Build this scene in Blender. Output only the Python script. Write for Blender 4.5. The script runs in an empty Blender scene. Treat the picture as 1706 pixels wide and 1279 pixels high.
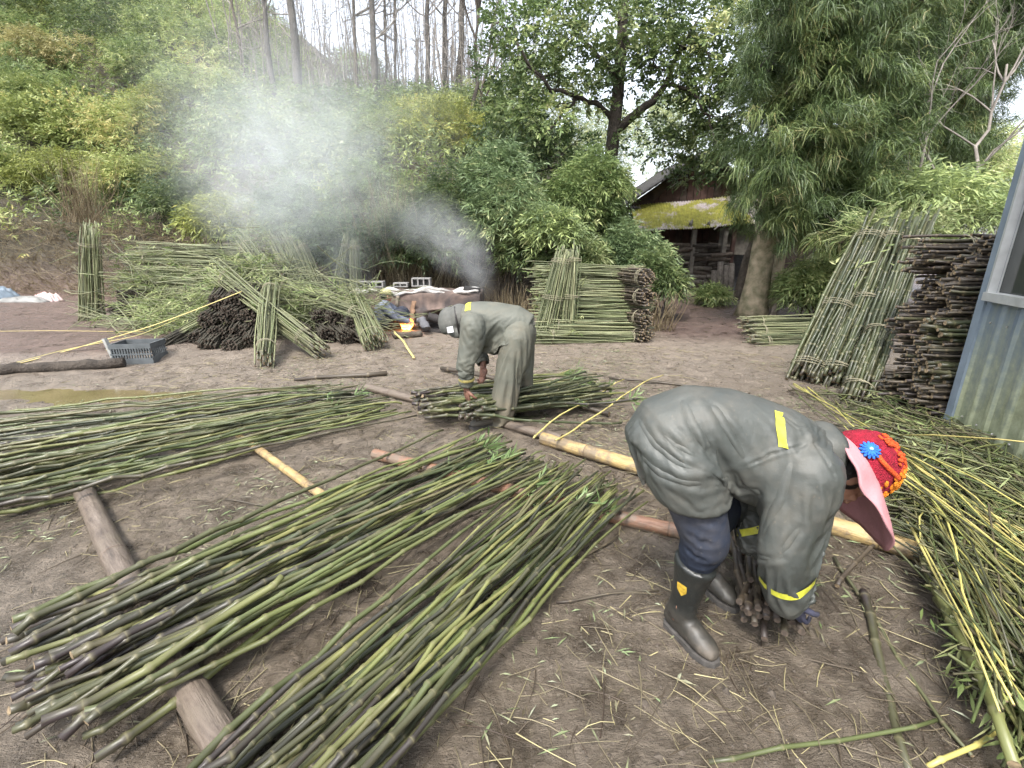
import bpy, bmesh, math, random
import numpy as np
from mathutils import Vector, Matrix
from mathutils.bvhtree import BVHTree

sc = bpy.context.scene
COL = sc.collection
rad = math.radians

# ------------------------------------------------------------------ camera, sky, sun, exposure
CAMZ, PITCH, FPX = 1.55, rad(17.0), 780.0          # focal length in pixels of a 1706 px wide frame
cam_d = bpy.data.cameras.new('camera')
cam_d.sensor_width = 36.0
cam_d.lens = 36.0 * FPX / 1706.0
cam_d.clip_start, cam_d.clip_end = 0.05, 600.0
cam = bpy.data.objects.new('camera', cam_d)
COL.objects.link(cam)
cam.location = (0, 0, CAMZ)
cam.rotation_euler = (rad(90) - PITCH, 0, 0)
sc.camera = cam

SUN_EL, SUN_AZ = rad(58), rad(200)                  # azimuth clockwise from +Y
w = bpy.data.worlds.new('World')
sc.world = w
w.use_nodes = True
wn = w.node_tree
bg = wn.nodes['Background']
sky = wn.nodes.new('ShaderNodeTexSky')
sky.sky_type = 'NISHITA'
sky.sun_disc = False
sky.sun_elevation = SUN_EL
sky.sun_rotation = SUN_AZ
sky.air_density = 1.0
sky.dust_density = 3.0
sky.ozone_density = 1.0
hs = wn.nodes.new('ShaderNodeHueSaturation')          # thin overcast: the sky has little colour
hs.inputs['Saturation'].default_value = 0.38
wn.links.new(sky.outputs[0], hs.inputs['Color'])
wn.links.new(hs.outputs[0], bg.inputs[0])
bg.inputs[1].default_value = 0.15

sun_d = bpy.data.lights.new('sun', 'SUN')
sun_d.energy = 1.5
sun_d.angle = rad(14)
sun_d.color = (1.0, 0.96, 0.9)
sun = bpy.data.objects.new('sun', sun_d)
COL.objects.link(sun)
sdir = Vector((math.sin(SUN_AZ) * math.cos(SUN_EL), math.cos(SUN_AZ) * math.cos(SUN_EL), math.sin(SUN_EL)))
sun.rotation_euler = sdir.to_track_quat('Z', 'Y').to_euler()

sc.view_settings.view_transform = 'Standard'
sc.view_settings.look = 'None'
sc.view_settings.exposure = 1.75
sc.view_settings.gamma = 1.0
sc.view_settings.use_curve_mapping = False
sc.render.engine = 'CYCLES'
sc.cycles.use_denoising = True
sc.cycles.use_adaptive_sampling = True
sc.cycles.adaptive_threshold = 0.03
sc.cycles.max_bounces = 6
sc.cycles.diffuse_bounces = 3
sc.cycles.glossy_bounces = 2
sc.cycles.transmission_bounces = 4
sc.cycles.transparent_max_bounces = 4
sc.cycles.volume_bounces = 2
sc.cycles.volume_step_rate = 4.0
sc.cycles.volume_max_steps = 64
sc.cycles.use_light_tree = False
sc.cycles.caustics_reflective = False
sc.cycles.caustics_refractive = False

# ------------------------------------------------------------------ placing by sight line and depth
CT, ST = math.cos(PITCH), math.sin(PITCH)
def ray(px, py):
    u = (640.0 - py) / FPX
    return Vector(((px - 853.0) / FPX, CT + ST * u, -ST + CT * u))
def at(px, py, Y):
    d = ray(px, py)
    t = Y / d.y
    return Vector((d.x * t, Y, CAMZ + d.z * t))
def gp(px, py, z=0.0):
    d = ray(px, py)
    t = (z - CAMZ) / d.z
    return Vector((d.x * t, d.y * t, z))

# ------------------------------------------------------------------ noise
def _hash(ix, iy, iz, seed):
    h = (ix.astype(np.int64) * 374761393 + iy.astype(np.int64) * 668265263 + iz.astype(np.int64) * 2147483647 + seed * 1274126177) & 0xFFFFFFFF
    h = ((h ^ (h >> 13)) * 1274126177) & 0xFFFFFFFF
    h = ((h ^ (h >> 16)) * 2246822519) & 0xFFFFFFFF
    return ((h ^ (h >> 15)) & 0xFFFFFF) / float(0xFFFFFF)
def vnoise(P, seed=0):
    P = np.asarray(P, float)
    f = np.floor(P)
    i = f.astype(np.int64)
    t = P - f
    t = t * t * (3 - 2 * t)
    x, y, z = i[:, 0], i[:, 1], i[:, 2]
    r = 0
    for dx in (0, 1):
        wx = t[:, 0] if dx else 1 - t[:, 0]
        for dy in (0, 1):
            wy = t[:, 1] if dy else 1 - t[:, 1]
            for dz in (0, 1):
                wz = t[:, 2] if dz else 1 - t[:, 2]
                r = r + wx * wy * wz * _hash(x + dx, y + dy, z + dz, seed)
    return r * 2 - 1
def fbm(P, octs=4, seed=0):
    P = np.asarray(P, float)
    a, s, r = 1.0, 0.0, 0
    for o in range(octs):
        r = r + a * vnoise(P * (2.03 ** o) + 17.3 * o, seed + o)
        s += a
        a *= 0.5
    return r / s
def sstep(a, b, x):
    t = np.clip((np.asarray(x, float) - a) / (b - a), 0, 1)
    return t * t * (3 - 2 * t)
def nrm(v):
    v = np.asarray(v, float)
    return v / np.maximum(np.linalg.norm(v, axis=-1, keepdims=True), 1e-9)

# ------------------------------------------------------------------ mesh building
class MB:
    def __init__(self):
        self.v, self.f, self.n, self.at = [], [], 0, []
    def add(self, V, faces, mat=0, smooth=True, **attrs):
        """faces: list of (m,k) index arrays, or of (array, mat, smooth)"""
        V = np.asarray(V, float).reshape(-1, 3)
        for F in faces:
            m, s = mat, smooth
            if isinstance(F, tuple):
                F, m, s = F
            F = np.asarray(F, np.int64)
            if F.size:
                self.f.append((F + self.n, m, s))
        self.v.append(V)
        self.at.append((len(V), attrs))
        self.n += len(V)
        return self
    def mesh(self, name, mats):
        V = np.concatenate(self.v)
        me = bpy.data.meshes.new(name)
        nl = sum(F.size for F, _, _ in self.f)
        npoly = sum(len(F) for F, _, _ in self.f)
        me.vertices.add(len(V))
        me.vertices.foreach_set('co', V.astype(np.float32).ravel())
        me.loops.add(nl)
        me.polygons.add(npoly)
        me.loops.foreach_set('vertex_index', np.concatenate([F.ravel() for F, _, _ in self.f]).astype(np.int32))
        tot = np.concatenate([np.full(len(F), F.shape[1]) for F, _, _ in self.f])
        st = np.concatenate([[0], np.cumsum(tot)[:-1]])
        me.polygons.foreach_set('loop_start', st.astype(np.int32))
        me.polygons.foreach_set('loop_total', tot.astype(np.int32))
        me.polygons.foreach_set('material_index', np.concatenate([np.full(len(F), m) for F, m, _ in self.f]).astype(np.int32))
        me.polygons.foreach_set('use_smooth', np.concatenate([np.full(len(F), s, bool) for F, _, s in self.f]))
        names = set()
        for _, a in self.at:
            names |= set(a)
        for k in sorted(names):
            arr = np.concatenate([np.broadcast_to(np.asarray(a.get(k, 0.0), float), (n,)) for n, a in self.at])
            me.attributes.new(k, 'FLOAT', 'POINT').data.foreach_set('value', arr.astype(np.float32))
        me.update(calc_edges=True)
        me.validate()
        for m in (mats if isinstance(mats, (list, tuple)) else [mats]):
            me.materials.append(m)
        return me
    def build(self, name, mats, parent=None, loc=None):
        return link(name, self.mesh(name, mats), parent, loc)

def link(name, data, parent=None, loc=None):
    o = bpy.data.objects.new(name, data)
    COL.objects.link(o)
    if parent is not None:
        o.parent = parent
    if loc is not None:
        o.location = loc
    return o
def tag(o, label=None, cat=None, group=None, kind=None):
    if label: o['label'] = label
    if cat: o['category'] = cat
    if group: o['group'] = group
    if kind: o['kind'] = kind
    return o
def thing(name, label, cat, loc=(0, 0, 0), group=None, rot=None):
    o = bpy.data.objects.new(name, None)
    o.empty_display_size = 0.1
    COL.objects.link(o)
    o.location = loc
    if rot is not None:
        o.rotation_euler = rot
    return tag(o, label, cat, group)

def frames(P):
    P = np.asarray(P, float)
    T = np.gradient(P, axis=0)
    T = nrm(T)
    ref = np.array([0, 0, 1.0]) if abs(T[0][2]) < 0.85 else np.array([0, 1.0, 0])
    n = nrm(np.cross(T[0], ref))
    Ns = []
    for t in T:
        n = nrm(n - t * np.dot(n, t))
        Ns.append(n)
    Ns = np.array(Ns)
    return T, Ns, np.cross(T, Ns)
def tube(mb, P, R, sides=8, mat=0, capmat=None, caps=True, smooth=True, flat=1.0, **attrs):
    P = np.asarray(P, float)
    k = len(P)
    R = np.broadcast_to(np.asarray(R, float), (k,))
    T, A, B = frames(P)
    th = np.arange(sides) / sides * 2 * np.pi
    V = P[:, None] + R[:, None, None] * (np.cos(th)[None, :, None] * A[:, None] + flat * np.sin(th)[None, :, None] * B[:, None])
    V = V.reshape(-1, 3)
    i = np.arange(k - 1)[:, None] * sides
    j = np.arange(sides)[None]
    j2 = (j + 1) % sides
    Q = np.stack([i + j, i + j2, i + sides + j2, i + sides + j], -1).reshape(-1, 4)
    F = [(Q, mat, smooth)]
    if caps:
        cm = mat if capmat is None else capmat
        F.append((np.arange(sides)[None, ::-1], cm, False))
        F.append((((k - 1) * sides + np.arange(sides))[None], cm, False))
    at2 = {}
    for a, x in attrs.items():
        x = np.asarray(x, float)
        at2[a] = np.repeat(x, sides) if x.ndim == 1 else x
    mb.add(V, F, **at2)
    return mb
def sticks(mb, P0, P1, r0, r1, rng, sides=4, nseg=2, bend=0.0, mat=0, capmat=None, **attrs):
    """many straight or slightly bent sticks at once"""
    P0, P1 = np.asarray(P0, float), np.asarray(P1, float)
    n = len(P0)
    D = P1 - P0
    L = np.linalg.norm(D, axis=1, keepdims=True)
    T = D / np.maximum(L, 1e-6)
    ref = np.where(np.abs(T[:, 2:3]) < 0.9, np.array([[0, 0, 1.0]]), np.array([[1.0, 0, 0]]))
    A = nrm(np.cross(T, ref))
    B = np.cross(T, A)
    r0 = np.broadcast_to(np.asarray(r0, float), (n,))
    r1 = np.broadcast_to(np.asarray(r1, float), (n,))
    u = np.linspace(0, 1, nseg + 1)
    bv = (A * rng.normal(size=(n, 1)) + B * rng.normal(size=(n, 1))) * bend * L
    C = P0[:, None] + D[:, None] * u[None, :, None] + bv[:, None] * (4 * u * (1 - u))[None, :, None]
    R = r0[:, None] + (r1 - r0)[:, None] * u[None]
    th = np.arange(sides) / sides * 2 * np.pi
    V = C[:, :, None] + R[:, :, None, None] * (np.cos(th)[None, None, :, None] * A[:, None, None] + np.sin(th)[None, None, :, None] * B[:, None, None])
    per = (nseg + 1) * sides
    i = np.arange(nseg)[:, None] * sides
    j = np.arange(sides)[None]
    q = np.stack([i + j, i + (j + 1) % sides, i + sides + (j + 1) % sides, i + sides + j], -1).reshape(-1, 4)
    Q = (q[None] + (np.arange(n) * per)[:, None, None]).reshape(-1, 4)
    F = [(Q, mat, True)]
    if capmat is not None:
        c = (np.arange(n) * per)[:, None]
        F.append((c + np.arange(sides)[None, ::-1], capmat, False))
        F.append((c + nseg * sides + np.arange(sides)[None], capmat, False))
    at2 = {'along': np.tile(np.repeat(u, sides), n)}
    for a, x in attrs.items():
        x = np.asarray(x, float)
        at2[a] = np.repeat(x, per) if x.ndim == 1 else x
    mb.add(V.reshape(-1, 3), F, **at2)
    return mb
def box(mb, c, s, rot=None, mat=0, bevel=0.0, **attrs):
    c, h = np.asarray(c, float), np.asarray(s, float) / 2
    V = np.array([[x, y, z] for x in (-1, 1) for y in (-1, 1) for z in (-1, 1)], float) * h
    if rot is not None:
        V = V @ np.array(rot).T
    F = np.array([[0, 1, 3, 2], [4, 6, 7, 5], [0, 4, 5, 1], [2, 3, 7, 6], [0, 2, 6, 4], [1, 5, 7, 3]])
    mb.add(V + c, [(F, mat, False)], **attrs)
    return mb
def rotm(axis, a):
    return np.array(Matrix.Rotation(a, 3, axis))

# ------------------------------------------------------------------ materials
def newmat(name):
    m = bpy.data.materials.new(name)
    m.use_nodes = True
    nt = m.node_tree
    return m, nt, nt.nodes['Principled BSDF'], nt.nodes['Material Output']
def nd(nt, typ, ins=None, **props):
    n = nt.nodes.new('ShaderNode' + typ)
    for k, v in props.items():
        setattr(n, k, v)
    for k, v in (ins or {}).items():
        s = n.inputs[k]
        if isinstance(v, bpy.types.NodeSocket):
            nt.links.new(v, s)
        else:
            s.default_value = v
    return n
def ramp(nt, fac, stops, interp='LINEAR'):
    r = nd(nt, 'ValToRGB', {0: fac})
    cr = r.color_ramp
    cr.interpolation = interp
    while len(cr.elements) < len(stops):
        cr.elements.new(0.5)
    for e, (p, c) in zip(cr.elements, stops):
        e.position = p
        e.color = (*c, 1) if len(c) == 3 else c
    return r.outputs[0]
def mixc(nt, fac, a, b, blend='MIX'):
    n = nt.nodes.new('ShaderNodeMix')
    n.data_type = 'RGBA'
    n.blend_type = blend
    for s, v in ((n.inputs[0], fac), (n.inputs[6], a), (n.inputs[7], b)):
        if isinstance(v, bpy.types.NodeSocket):
            nt.links.new(v, s)
        else:
            s.default_value = v if not isinstance(v, tuple) or len(v) == 4 else (*v, 1)
    return n.outputs[2]
def math_(nt, op, a, b=0.0, clamp=False):
    n = nt.nodes.new('ShaderNodeMath')
    n.operation = op
    n.use_clamp = clamp
    for s, v in ((n.inputs[0], a), (n.inputs[1], b)):
        if isinstance(v, bpy.types.NodeSocket):
            nt.links.new(v, s)
        else:
            s.default_value = v
    return n.outputs[0]
def noise(nt, vec, scale, detail=4.0, rough=0.55, dist=0.0):
    return nd(nt, 'TexNoise', {'Vector': vec, 'Scale': scale, 'Detail': detail, 'Roughness': rough, 'Distortion': dist}).outputs[0]
def objco(nt):
    return nd(nt, 'TexCoord').outputs['Object']
def geopos(nt):
    return nd(nt, 'NewGeometry').outputs['Position']
def attr(nt, name):
    return nd(nt, 'Attribute', attribute_name=name).outputs['Fac']
def scaled(nt, vec, s):
    return nd(nt, 'Mapping', {'Vector': vec, 'Scale': s}).outputs[0]
def bump(nt, bs, h, strength=0.4, dist=0.01):
    b = nd(nt, 'Bump', {'Height': h, 'Strength': strength, 'Distance': dist})
    nt.links.new(b.outputs[0], bs.inputs['Normal'])
def setc(nt, bs, col):
    if isinstance(col, bpy.types.NodeSocket):
        nt.links.new(col, bs.inputs['Base Color'])
    else:
        bs.inputs['Base Color'].default_value = (*col, 1)

def plain(name, col, rough=0.7, var=0.25, scale=12.0, bmp=0.15, spec=0.4, metal=0.0, col2=None, bdist=0.01):
    m, nt, bs, _ = newmat(name)
    co = objco(nt)
    n1 = noise(nt, co, scale, 5)
    c2 = col2 if col2 is not None else tuple(c * (1 - var) for c in col)
    c = ramp(nt, n1, [(0.3, c2), (0.7, tuple(min(1, x * (1 + var * 0.6)) for x in col))])
    setc(nt, bs, c)
    bs.inputs['Roughness'].default_value = rough
    bs.inputs['Specular IOR Level'].default_value = spec
    bs.inputs['Metallic'].default_value = metal
    if bmp:
        bump(nt, bs, noise(nt, co, scale * 4, 5), bmp, bdist)
    return m

def bamboo_mat(name, greens, dark, ringc, rough=0.38, dark_pos=0.25, dark_amt=0.8, spec=0.5):
    """greens: list of base colours picked per culm, dark: colour of the old lower internodes"""
    m, nt, bs, _ = newmat(name)
    co = objco(nt)
    r = math_(nt, 'FRACT', math_(nt, 'ADD', nd(nt, 'ObjectInfo').outputs['Random'], attr(nt, 'rnd')))
    k = len(greens)
    c = ramp(nt, r, [(i / max(1, k - 1), g) for i, g in enumerate(greens)])
    along = attr(nt, 'along')
    n1 = noise(nt, scaled(nt, co, (3.0, 18, 18)), 1.2, 4, 0.6)
    d = math_(nt, 'SUBTRACT', 1.0, math_(nt, 'DIVIDE', along, dark_pos), True)
    d = math_(nt, 'ADD', math_(nt, 'MULTIPLY', d, dark_amt), math_(nt, 'MULTIPLY', math_(nt, 'SUBTRACT', n1, 0.5), 1.5), True)
    r2 = math_(nt, 'FRACT', math_(nt, 'MULTIPLY', r, 7.31))
    d = math_(nt, 'MULTIPLY', d, math_(nt, 'ADD', 0.35, math_(nt, 'MULTIPLY', r2, 0.9)), True)
    c = mixc(nt, d, c, dark)
    n2 = noise(nt, scaled(nt, co, (2.0, 60, 60)), 3.0, 3)
    c = mixc(nt, math_(nt, 'MULTIPLY', n2, 0.5), c, (0.5, 0.5, 0.5), 'SOFT_LIGHT')
    ring = attr(nt, 'ring')
    c = mixc(nt, math_(nt, 'MULTIPLY', ring, 0.75), c, ringc)
    setc(nt, bs, c)
    bs.inputs['Roughness'].default_value = rough
    bs.inputs['Specular IOR Level'].default_value = spec
    bump(nt, bs, n2, 0.12, 0.004)
    return m
def leaf_mat(name, stops, rough=0.45, trans=0.3, spec=0.4):
    m, nt, bs, out = newmat(name)
    c = ramp(nt, attr(nt, 'tint'), stops)
    setc(nt, bs, c)
    bs.inputs['Roughness'].default_value = rough
    bs.inputs['Specular IOR Level'].default_value = spec
    tr = nd(nt, 'BsdfTranslucent', {'Color': c})
    mx = nd(nt, 'MixShader', {0: trans, 1: bs.outputs[0], 2: tr.outputs[0]})
    nt.links.new(mx.outputs[0], out.inputs['Surface'])
    return m

M = {}
M['bamboo'] = bamboo_mat('bamboo_green', [(0.112, 0.136, 0.044), (0.047, 0.059, 0.028), (0.035, 0.032, 0.025), (0.147, 0.165, 0.053), (0.059, 0.047, 0.035), (0.094, 0.118, 0.041), (0.195, 0.195, 0.071), (0.071, 0.083, 0.035), (0.130, 0.118, 0.059)], (0.030, 0.022, 0.021), (0.15, 0.135, 0.075), 0.42, 0.3, 0.9)
M['bamboo_far'] = bamboo_mat('bamboo_pale_green', [(0.135, 0.155, 0.07), (0.085, 0.105, 0.05), (0.20, 0.215, 0.11), (0.105, 0.115, 0.058), (0.235, 0.24, 0.13), (0.07, 0.08, 0.04)], (0.06, 0.05, 0.035), (0.24, 0.22, 0.13), 0.5, 0.14)
M['bamboo_lean'] = bamboo_mat('bamboo_dark_green', [(0.048, 0.060, 0.025), (0.030, 0.038, 0.018), (0.068, 0.080, 0.034), (0.036, 0.040, 0.021), (0.084, 0.088, 0.040)], (0.036, 0.027, 0.02), (0.18, 0.165, 0.09), 0.45, 0.15)
M['bamboo_brown'] = bamboo_mat('bamboo_brown', [(0.075, 0.058, 0.038), (0.045, 0.035, 0.026), (0.10, 0.082, 0.052), (0.055, 0.046, 0.033), (0.085, 0.088, 0.042)], (0.032, 0.024, 0.02), (0.17, 0.135, 0.085), 0.55, 0.5)
M['stalk_yellow'] = bamboo_mat('stalk_yellow', [(0.48, 0.42, 0.13), (0.36, 0.34, 0.10), (0.55, 0.45, 0.17), (0.30, 0.32, 0.09)], (0.20, 0.16, 0.06), (0.4, 0.34, 0.15), 0.45, 0.1, 0.4)
M['stalk_mixed'] = bamboo_mat('stalk_mixed', [(0.11, 0.135, 0.045), (0.05, 0.048, 0.03), (0.08, 0.105, 0.035), (0.19, 0.19, 0.07), (0.07, 0.055, 0.036), (0.13, 0.16, 0.05)], (0.06, 0.05, 0.03), (0.2, 0.18, 0.09), 0.5, 0.2)
M['cut'] = plain('cut_bamboo_end', (0.22, 0.165, 0.10), 0.8, 0.6, 60)
M['cut_dark'] = plain('cut_bamboo_end_dark', (0.07, 0.052, 0.038), 0.8, 0.85, 35, col2=(0.018, 0.014, 0.012))
M['twine'] = plain('twine', (0.24, 0.22, 0.15), 0.8)
M['clump_leaf'] = leaf_mat('leaf_trim', [(0, (0.13, 0.19, 0.06)), (0.5, (0.25, 0.31, 0.12)), (1, (0.42, 0.44, 0.22))])

# ================================================================== THE GROUND (yard, bank and hillside in one sheet)
def hill(x, y):
    x, y = np.asarray(x, float), np.asarray(y, float)
    toe = np.interp(x, [-40, -14, -6, -2, 0, 2, 4, 8, 60], [16.0, 14.6, 12.2, 11.0, 11.4, 13.5, 17, 24, 40])
    s = y - toe
    cap = np.interp(x, [-40, -16, -10.5, -8, 0, 3, 7, 40], [22, 17, 8.8, 7.7, 7.0, 5.6, 3.0, 2.5])
    r = 1.1 * sstep(-0.1, 0.9, s) + np.interp(x, [-20, -6, 2, 8], [1.0, 0.8, 0.62, 0.25]) * np.maximum(s, 0)
    r = np.maximum(r, 1e-6)
    h = r * cap / (r ** 4 + cap ** 4) ** 0.25
    return h
def ground_z(x, y):
    x, y = np.asarray(x, float), np.asarray(y, float)
    P = np.stack([x, y, np.zeros_like(x)], -1)
    sh = x.shape
    P = P.reshape(-1, 3)
    h = hill(P[:, 0], P[:, 1])
    k = sstep(0.05, 1.5, h)
    z = h + k * (0.35 * fbm(P * 0.7, 3, 5)) 
    z = z + 0.014 * (fbm(P * [1.1, 1.1, 1], 3, 11) - 0.1)
    near = 1 - sstep(6, 11, np.hypot(P[:, 0], P[:, 1]))
    rut = 1 - np.abs(fbm(P * [5.5, 7.5, 1] + 3.1, 3, 23))
    z = z + near * (0.02 * fbm(P * 5.0, 3, 31) + 0.016 * (rut - 0.8) + 0.011 * np.abs(fbm(P * 17.0, 2, 37)))
    # the puddle's shallow hollow and the low earth bed at the left
    pud = np.exp(-(((P[:, 0] + 4.35) / 1.5) ** 2 + ((P[:, 1] - 4.72) / 0.34) ** 2))
    z = z - 0.05 * pud
    bed = sstep(6.0, 6.25, P[:, 1]) * (1 - sstep(-4.95, -4.55, P[:, 0])) * (1 - sstep(11, 13, P[:, 1]))
    z = z + 0.09 * bed
    return z.reshape(sh)

def axis(segs):
    out = []
    for a, b, n in segs:
        out.append(np.linspace(a, b, n, endpoint=False))
    return np.concatenate(out + [[segs[-1][1]]])
gx = axis([(-90, -30, 14), (-30, -14, 40), (-14, -4.5, 90), (-4.5, -2.2, 60), (-2.2, 3.6, 210), (3.6, 8, 60), (8, 20, 40), (20, 90, 20)])
gy = axis([(-12, 0.5, 14), (0.5, 4.6, 180), (4.6, 8, 80), (8, 14, 70), (14, 30, 70), (30, 120, 24)])
GX, GY = np.meshgrid(gx, gy)
GZ = ground_z(GX, GY)
nxg, nyg = len(gx), len(gy)
idx = np.arange(nxg * nyg).reshape(nyg, nxg)
gq = np.stack([idx[:-1, :-1], idx[:-1, 1:], idx[1:, 1:], idx[1:, :-1]], -1).reshape(-1, 4)
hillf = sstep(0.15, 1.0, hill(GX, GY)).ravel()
far_bed = (sstep(6.0, 6.4, GY) * (1 - sstep(-5.2, -4.4, GX + 0.3 * np.sin(GY * 2.1)))).ravel()
path = (sstep(6.8, 8.2, GY) * sstep(2.2, 2.9, GX)).ravel()

def mud_material():
    m, nt, bs, _ = newmat('wet_mud')
    p = geopos(nt)
    big = noise(nt, p, 0.55, 4, 0.6, 0.4)
    mid = noise(nt, p, 5.0, 6, 0.65, 0.6)
    fine = noise(nt, p, 38.0, 6, 0.75)
    strand = noise(nt, scaled(nt, p, (14, 60, 30)), 1.0, 4, 0.7, 2.5)
    f = math_(nt, 'ADD', math_(nt, 'MULTIPLY', mid, 0.7), math_(nt, 'MULTIPLY', fine, 0.3))
    c = ramp(nt, f, [(0.30, (0.036, 0.027, 0.019)), (0.43, (0.10, 0.08, 0.058)), (0.57, (0.20, 0.163, 0.122)), (0.75, (0.31, 0.26, 0.20))])
    y = nd(nt, 'SeparateXYZ', {0: p}).outputs[1]
    x = nd(nt, 'SeparateXYZ', {0: p}).outputs[0]
    # trampled mud round the workers at the right is darker and wetter, the far yard paler
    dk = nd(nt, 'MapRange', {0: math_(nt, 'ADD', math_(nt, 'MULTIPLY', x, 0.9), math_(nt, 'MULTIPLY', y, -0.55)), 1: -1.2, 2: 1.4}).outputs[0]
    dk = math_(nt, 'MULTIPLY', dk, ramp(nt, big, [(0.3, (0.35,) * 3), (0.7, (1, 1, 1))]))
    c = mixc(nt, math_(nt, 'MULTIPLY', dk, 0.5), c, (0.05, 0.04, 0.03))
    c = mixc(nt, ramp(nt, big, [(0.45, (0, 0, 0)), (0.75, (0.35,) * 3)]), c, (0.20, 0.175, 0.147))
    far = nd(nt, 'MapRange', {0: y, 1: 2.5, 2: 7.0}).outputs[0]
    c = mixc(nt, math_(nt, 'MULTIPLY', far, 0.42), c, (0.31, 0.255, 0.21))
    c = mixc(nt, ramp(nt, strand, [(0.60, (0, 0, 0)), (0.72, (0.45,) * 3)]), c, (0.30, 0.27, 0.20))
    c = mixc(nt, ramp(nt, strand, [(0.28, (0.6,) * 3), (0.38, (0, 0, 0))]), c, (0.05, 0.038, 0.03))
    bedc = ramp(nt, mid, [(0.3, (0.075, 0.05, 0.04)), (0.7, (0.19, 0.135, 0.11))])
    c = mixc(nt, attr(nt, 'bed'), c, bedc)
    pathc = ramp(nt, mid, [(0.3, (0.055, 0.035, 0.03)), (0.7, (0.15, 0.105, 0.085))])
    c = mixc(nt, attr(nt, 'path'), c, pathc)
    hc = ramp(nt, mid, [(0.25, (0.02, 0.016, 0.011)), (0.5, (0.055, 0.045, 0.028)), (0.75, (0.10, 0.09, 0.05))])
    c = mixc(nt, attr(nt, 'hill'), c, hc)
    setc(nt, bs, c)
    wet = ramp(nt, mid, [(0.38, (0.22,) * 3), (0.6, (0.62,) * 3)])
    nt.links.new(wet, bs.inputs['Roughness'])
    bs.inputs['Specular IOR Level'].default_value = 0.45
    h = math_(nt, 'ADD', math_(nt, 'MULTIPLY', noise(nt, p, 16, 6, 0.7, 0.8), 1.0), math_(nt, 'MULTIPLY', strand, 0.35))
    h = math_(nt, 'ADD', h, math_(nt, 'MULTIPLY', fine, 0.4))
    bump(nt, bs, h, 1.0, 0.045)
    return m
M['mud'] = mud_material()
g = MB()
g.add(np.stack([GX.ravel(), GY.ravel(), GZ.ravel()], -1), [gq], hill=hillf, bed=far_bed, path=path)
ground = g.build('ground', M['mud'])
tag(ground, 'muddy brown yard rising to a wooded bank', kind='structure')

def gz(x, y):
    return float(ground_z(np.array([x]), np.array([y]))[0])
def hill_hit(px, py, y0=8.0, y1=45.0):
    d = ray(px, py)
    Y = np.linspace(y0, y1, 400)
    X = d.x / d.y * Y
    Z = CAMZ + d.z / d.y * Y
    k = np.nonzero(hill(X, Y) > Z)[0]
    return None if len(k) == 0 else float(Y[k[0]])

# puddle
def puddle():
    m, nt, bs, _ = newmat('muddy_water')
    p = geopos(nt)
    setc(nt, bs, ramp(nt, noise(nt, p, 2.0, 4), [(0.3, (0.10, 0.08, 0.04)), (0.7, (0.17, 0.135, 0.075))]))
    bs.inputs['Roughness'].default_value = 0.08
    bump(nt, bs, noise(nt, p, 6, 3), 0.03, 0.02)
    M['puddle'] = m
    th = np.linspace(0, 2 * np.pi, 72, endpoint=False)
    rr = 1 + 0.16 * np.sin(3 * th + 1) + 0.1 * np.sin(5 * th) + 0.05 * np.sin(11 * th)
    V = np.stack([-4.35 + 1.55 * rr * np.cos(th), 4.72 + 0.36 * rr * np.sin(th), np.full(72, -0.026)], -1)
    mb = MB().add(V, [(np.arange(72)[None], 0, False)])
    tag(mb.build('puddle', m), 'shallow brown puddle on the mud at the left', kind='structure')
puddle()

# ================================================================== LEAVES
def spray_leaves(mb, rng, C, D, nl, L, W, twig, droop=0.3, spread=0.9, tint=None, mat=0):
    C, D = np.asarray(C, float), nrm(D)
    n = len(C)
    S = nrm(np.cross(D, np.array([0, 0, 1.0]) + rng.normal(0, 0.35, (n, 3))))
    U = np.cross(S, D)
    k = np.arange(nl)
    s = (k + 0.4) / nl
    base = C[:, None] + D[:, None] * (s * twig)[None, :, None]
    base[:, :, 2] -= droop * twig * 0.6 * (s ** 2)[None]
    sg = np.where(k % 2 == 0, 1.0, -1.0)[None, :] * np.ones((n, 1))
    a = spread * (0.55 + 0.6 * rng.random((n, nl)))
    b = rng.normal(0, 0.5, (n, nl))
    d = D[:, None] * np.cos(a)[..., None] + (S[:, None] * (sg * np.cos(b))[..., None] + U[:, None] * np.sin(b)[..., None]) * np.sin(a)[..., None]
    d[:, :, 2] -= droop * (0.4 + 0.9 * rng.random((n, nl)))
    d = nrm(d)
    Wd = nrm(np.cross(d, U[:, None] + rng.normal(0, 0.45, (n, nl, 3))))
    Nn = np.cross(Wd, d)
    Ls = (L * (0.65 + 0.6 * rng.random((n, nl))))[..., None]
    Ws = (W * (0.75 + 0.5 * rng.random((n, nl))))[..., None] * 0.5
    mid = base + d * Ls * 0.4
    tip = base + d * Ls
    tip[:, :, 2] -= (Ls[..., 0] * droop * 0.25)
    V = np.stack([base, mid + Wd * Ws - Nn * Ws * 0.3, tip, mid - Wd * Ws - Nn * Ws * 0.3], 2).reshape(-1, 3)
    Q = np.arange(n * nl * 4).reshape(-1, 4)
    t0 = (rng.random(n) if tint is None else tint)
    t = np.clip(t0[:, None] + rng.normal(0, 0.14, (n, nl)), 0, 1)
    mb.add(V, [(Q, mat, False)], tint=np.repeat(t.ravel(), 4))
    return mb
def ball(rng, n, up=-0.6):
    v = nrm(rng.normal(size=(n * 3 + 30, 3)))
    v = v[v[:, 2] > up]
    return v[:n]
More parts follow.
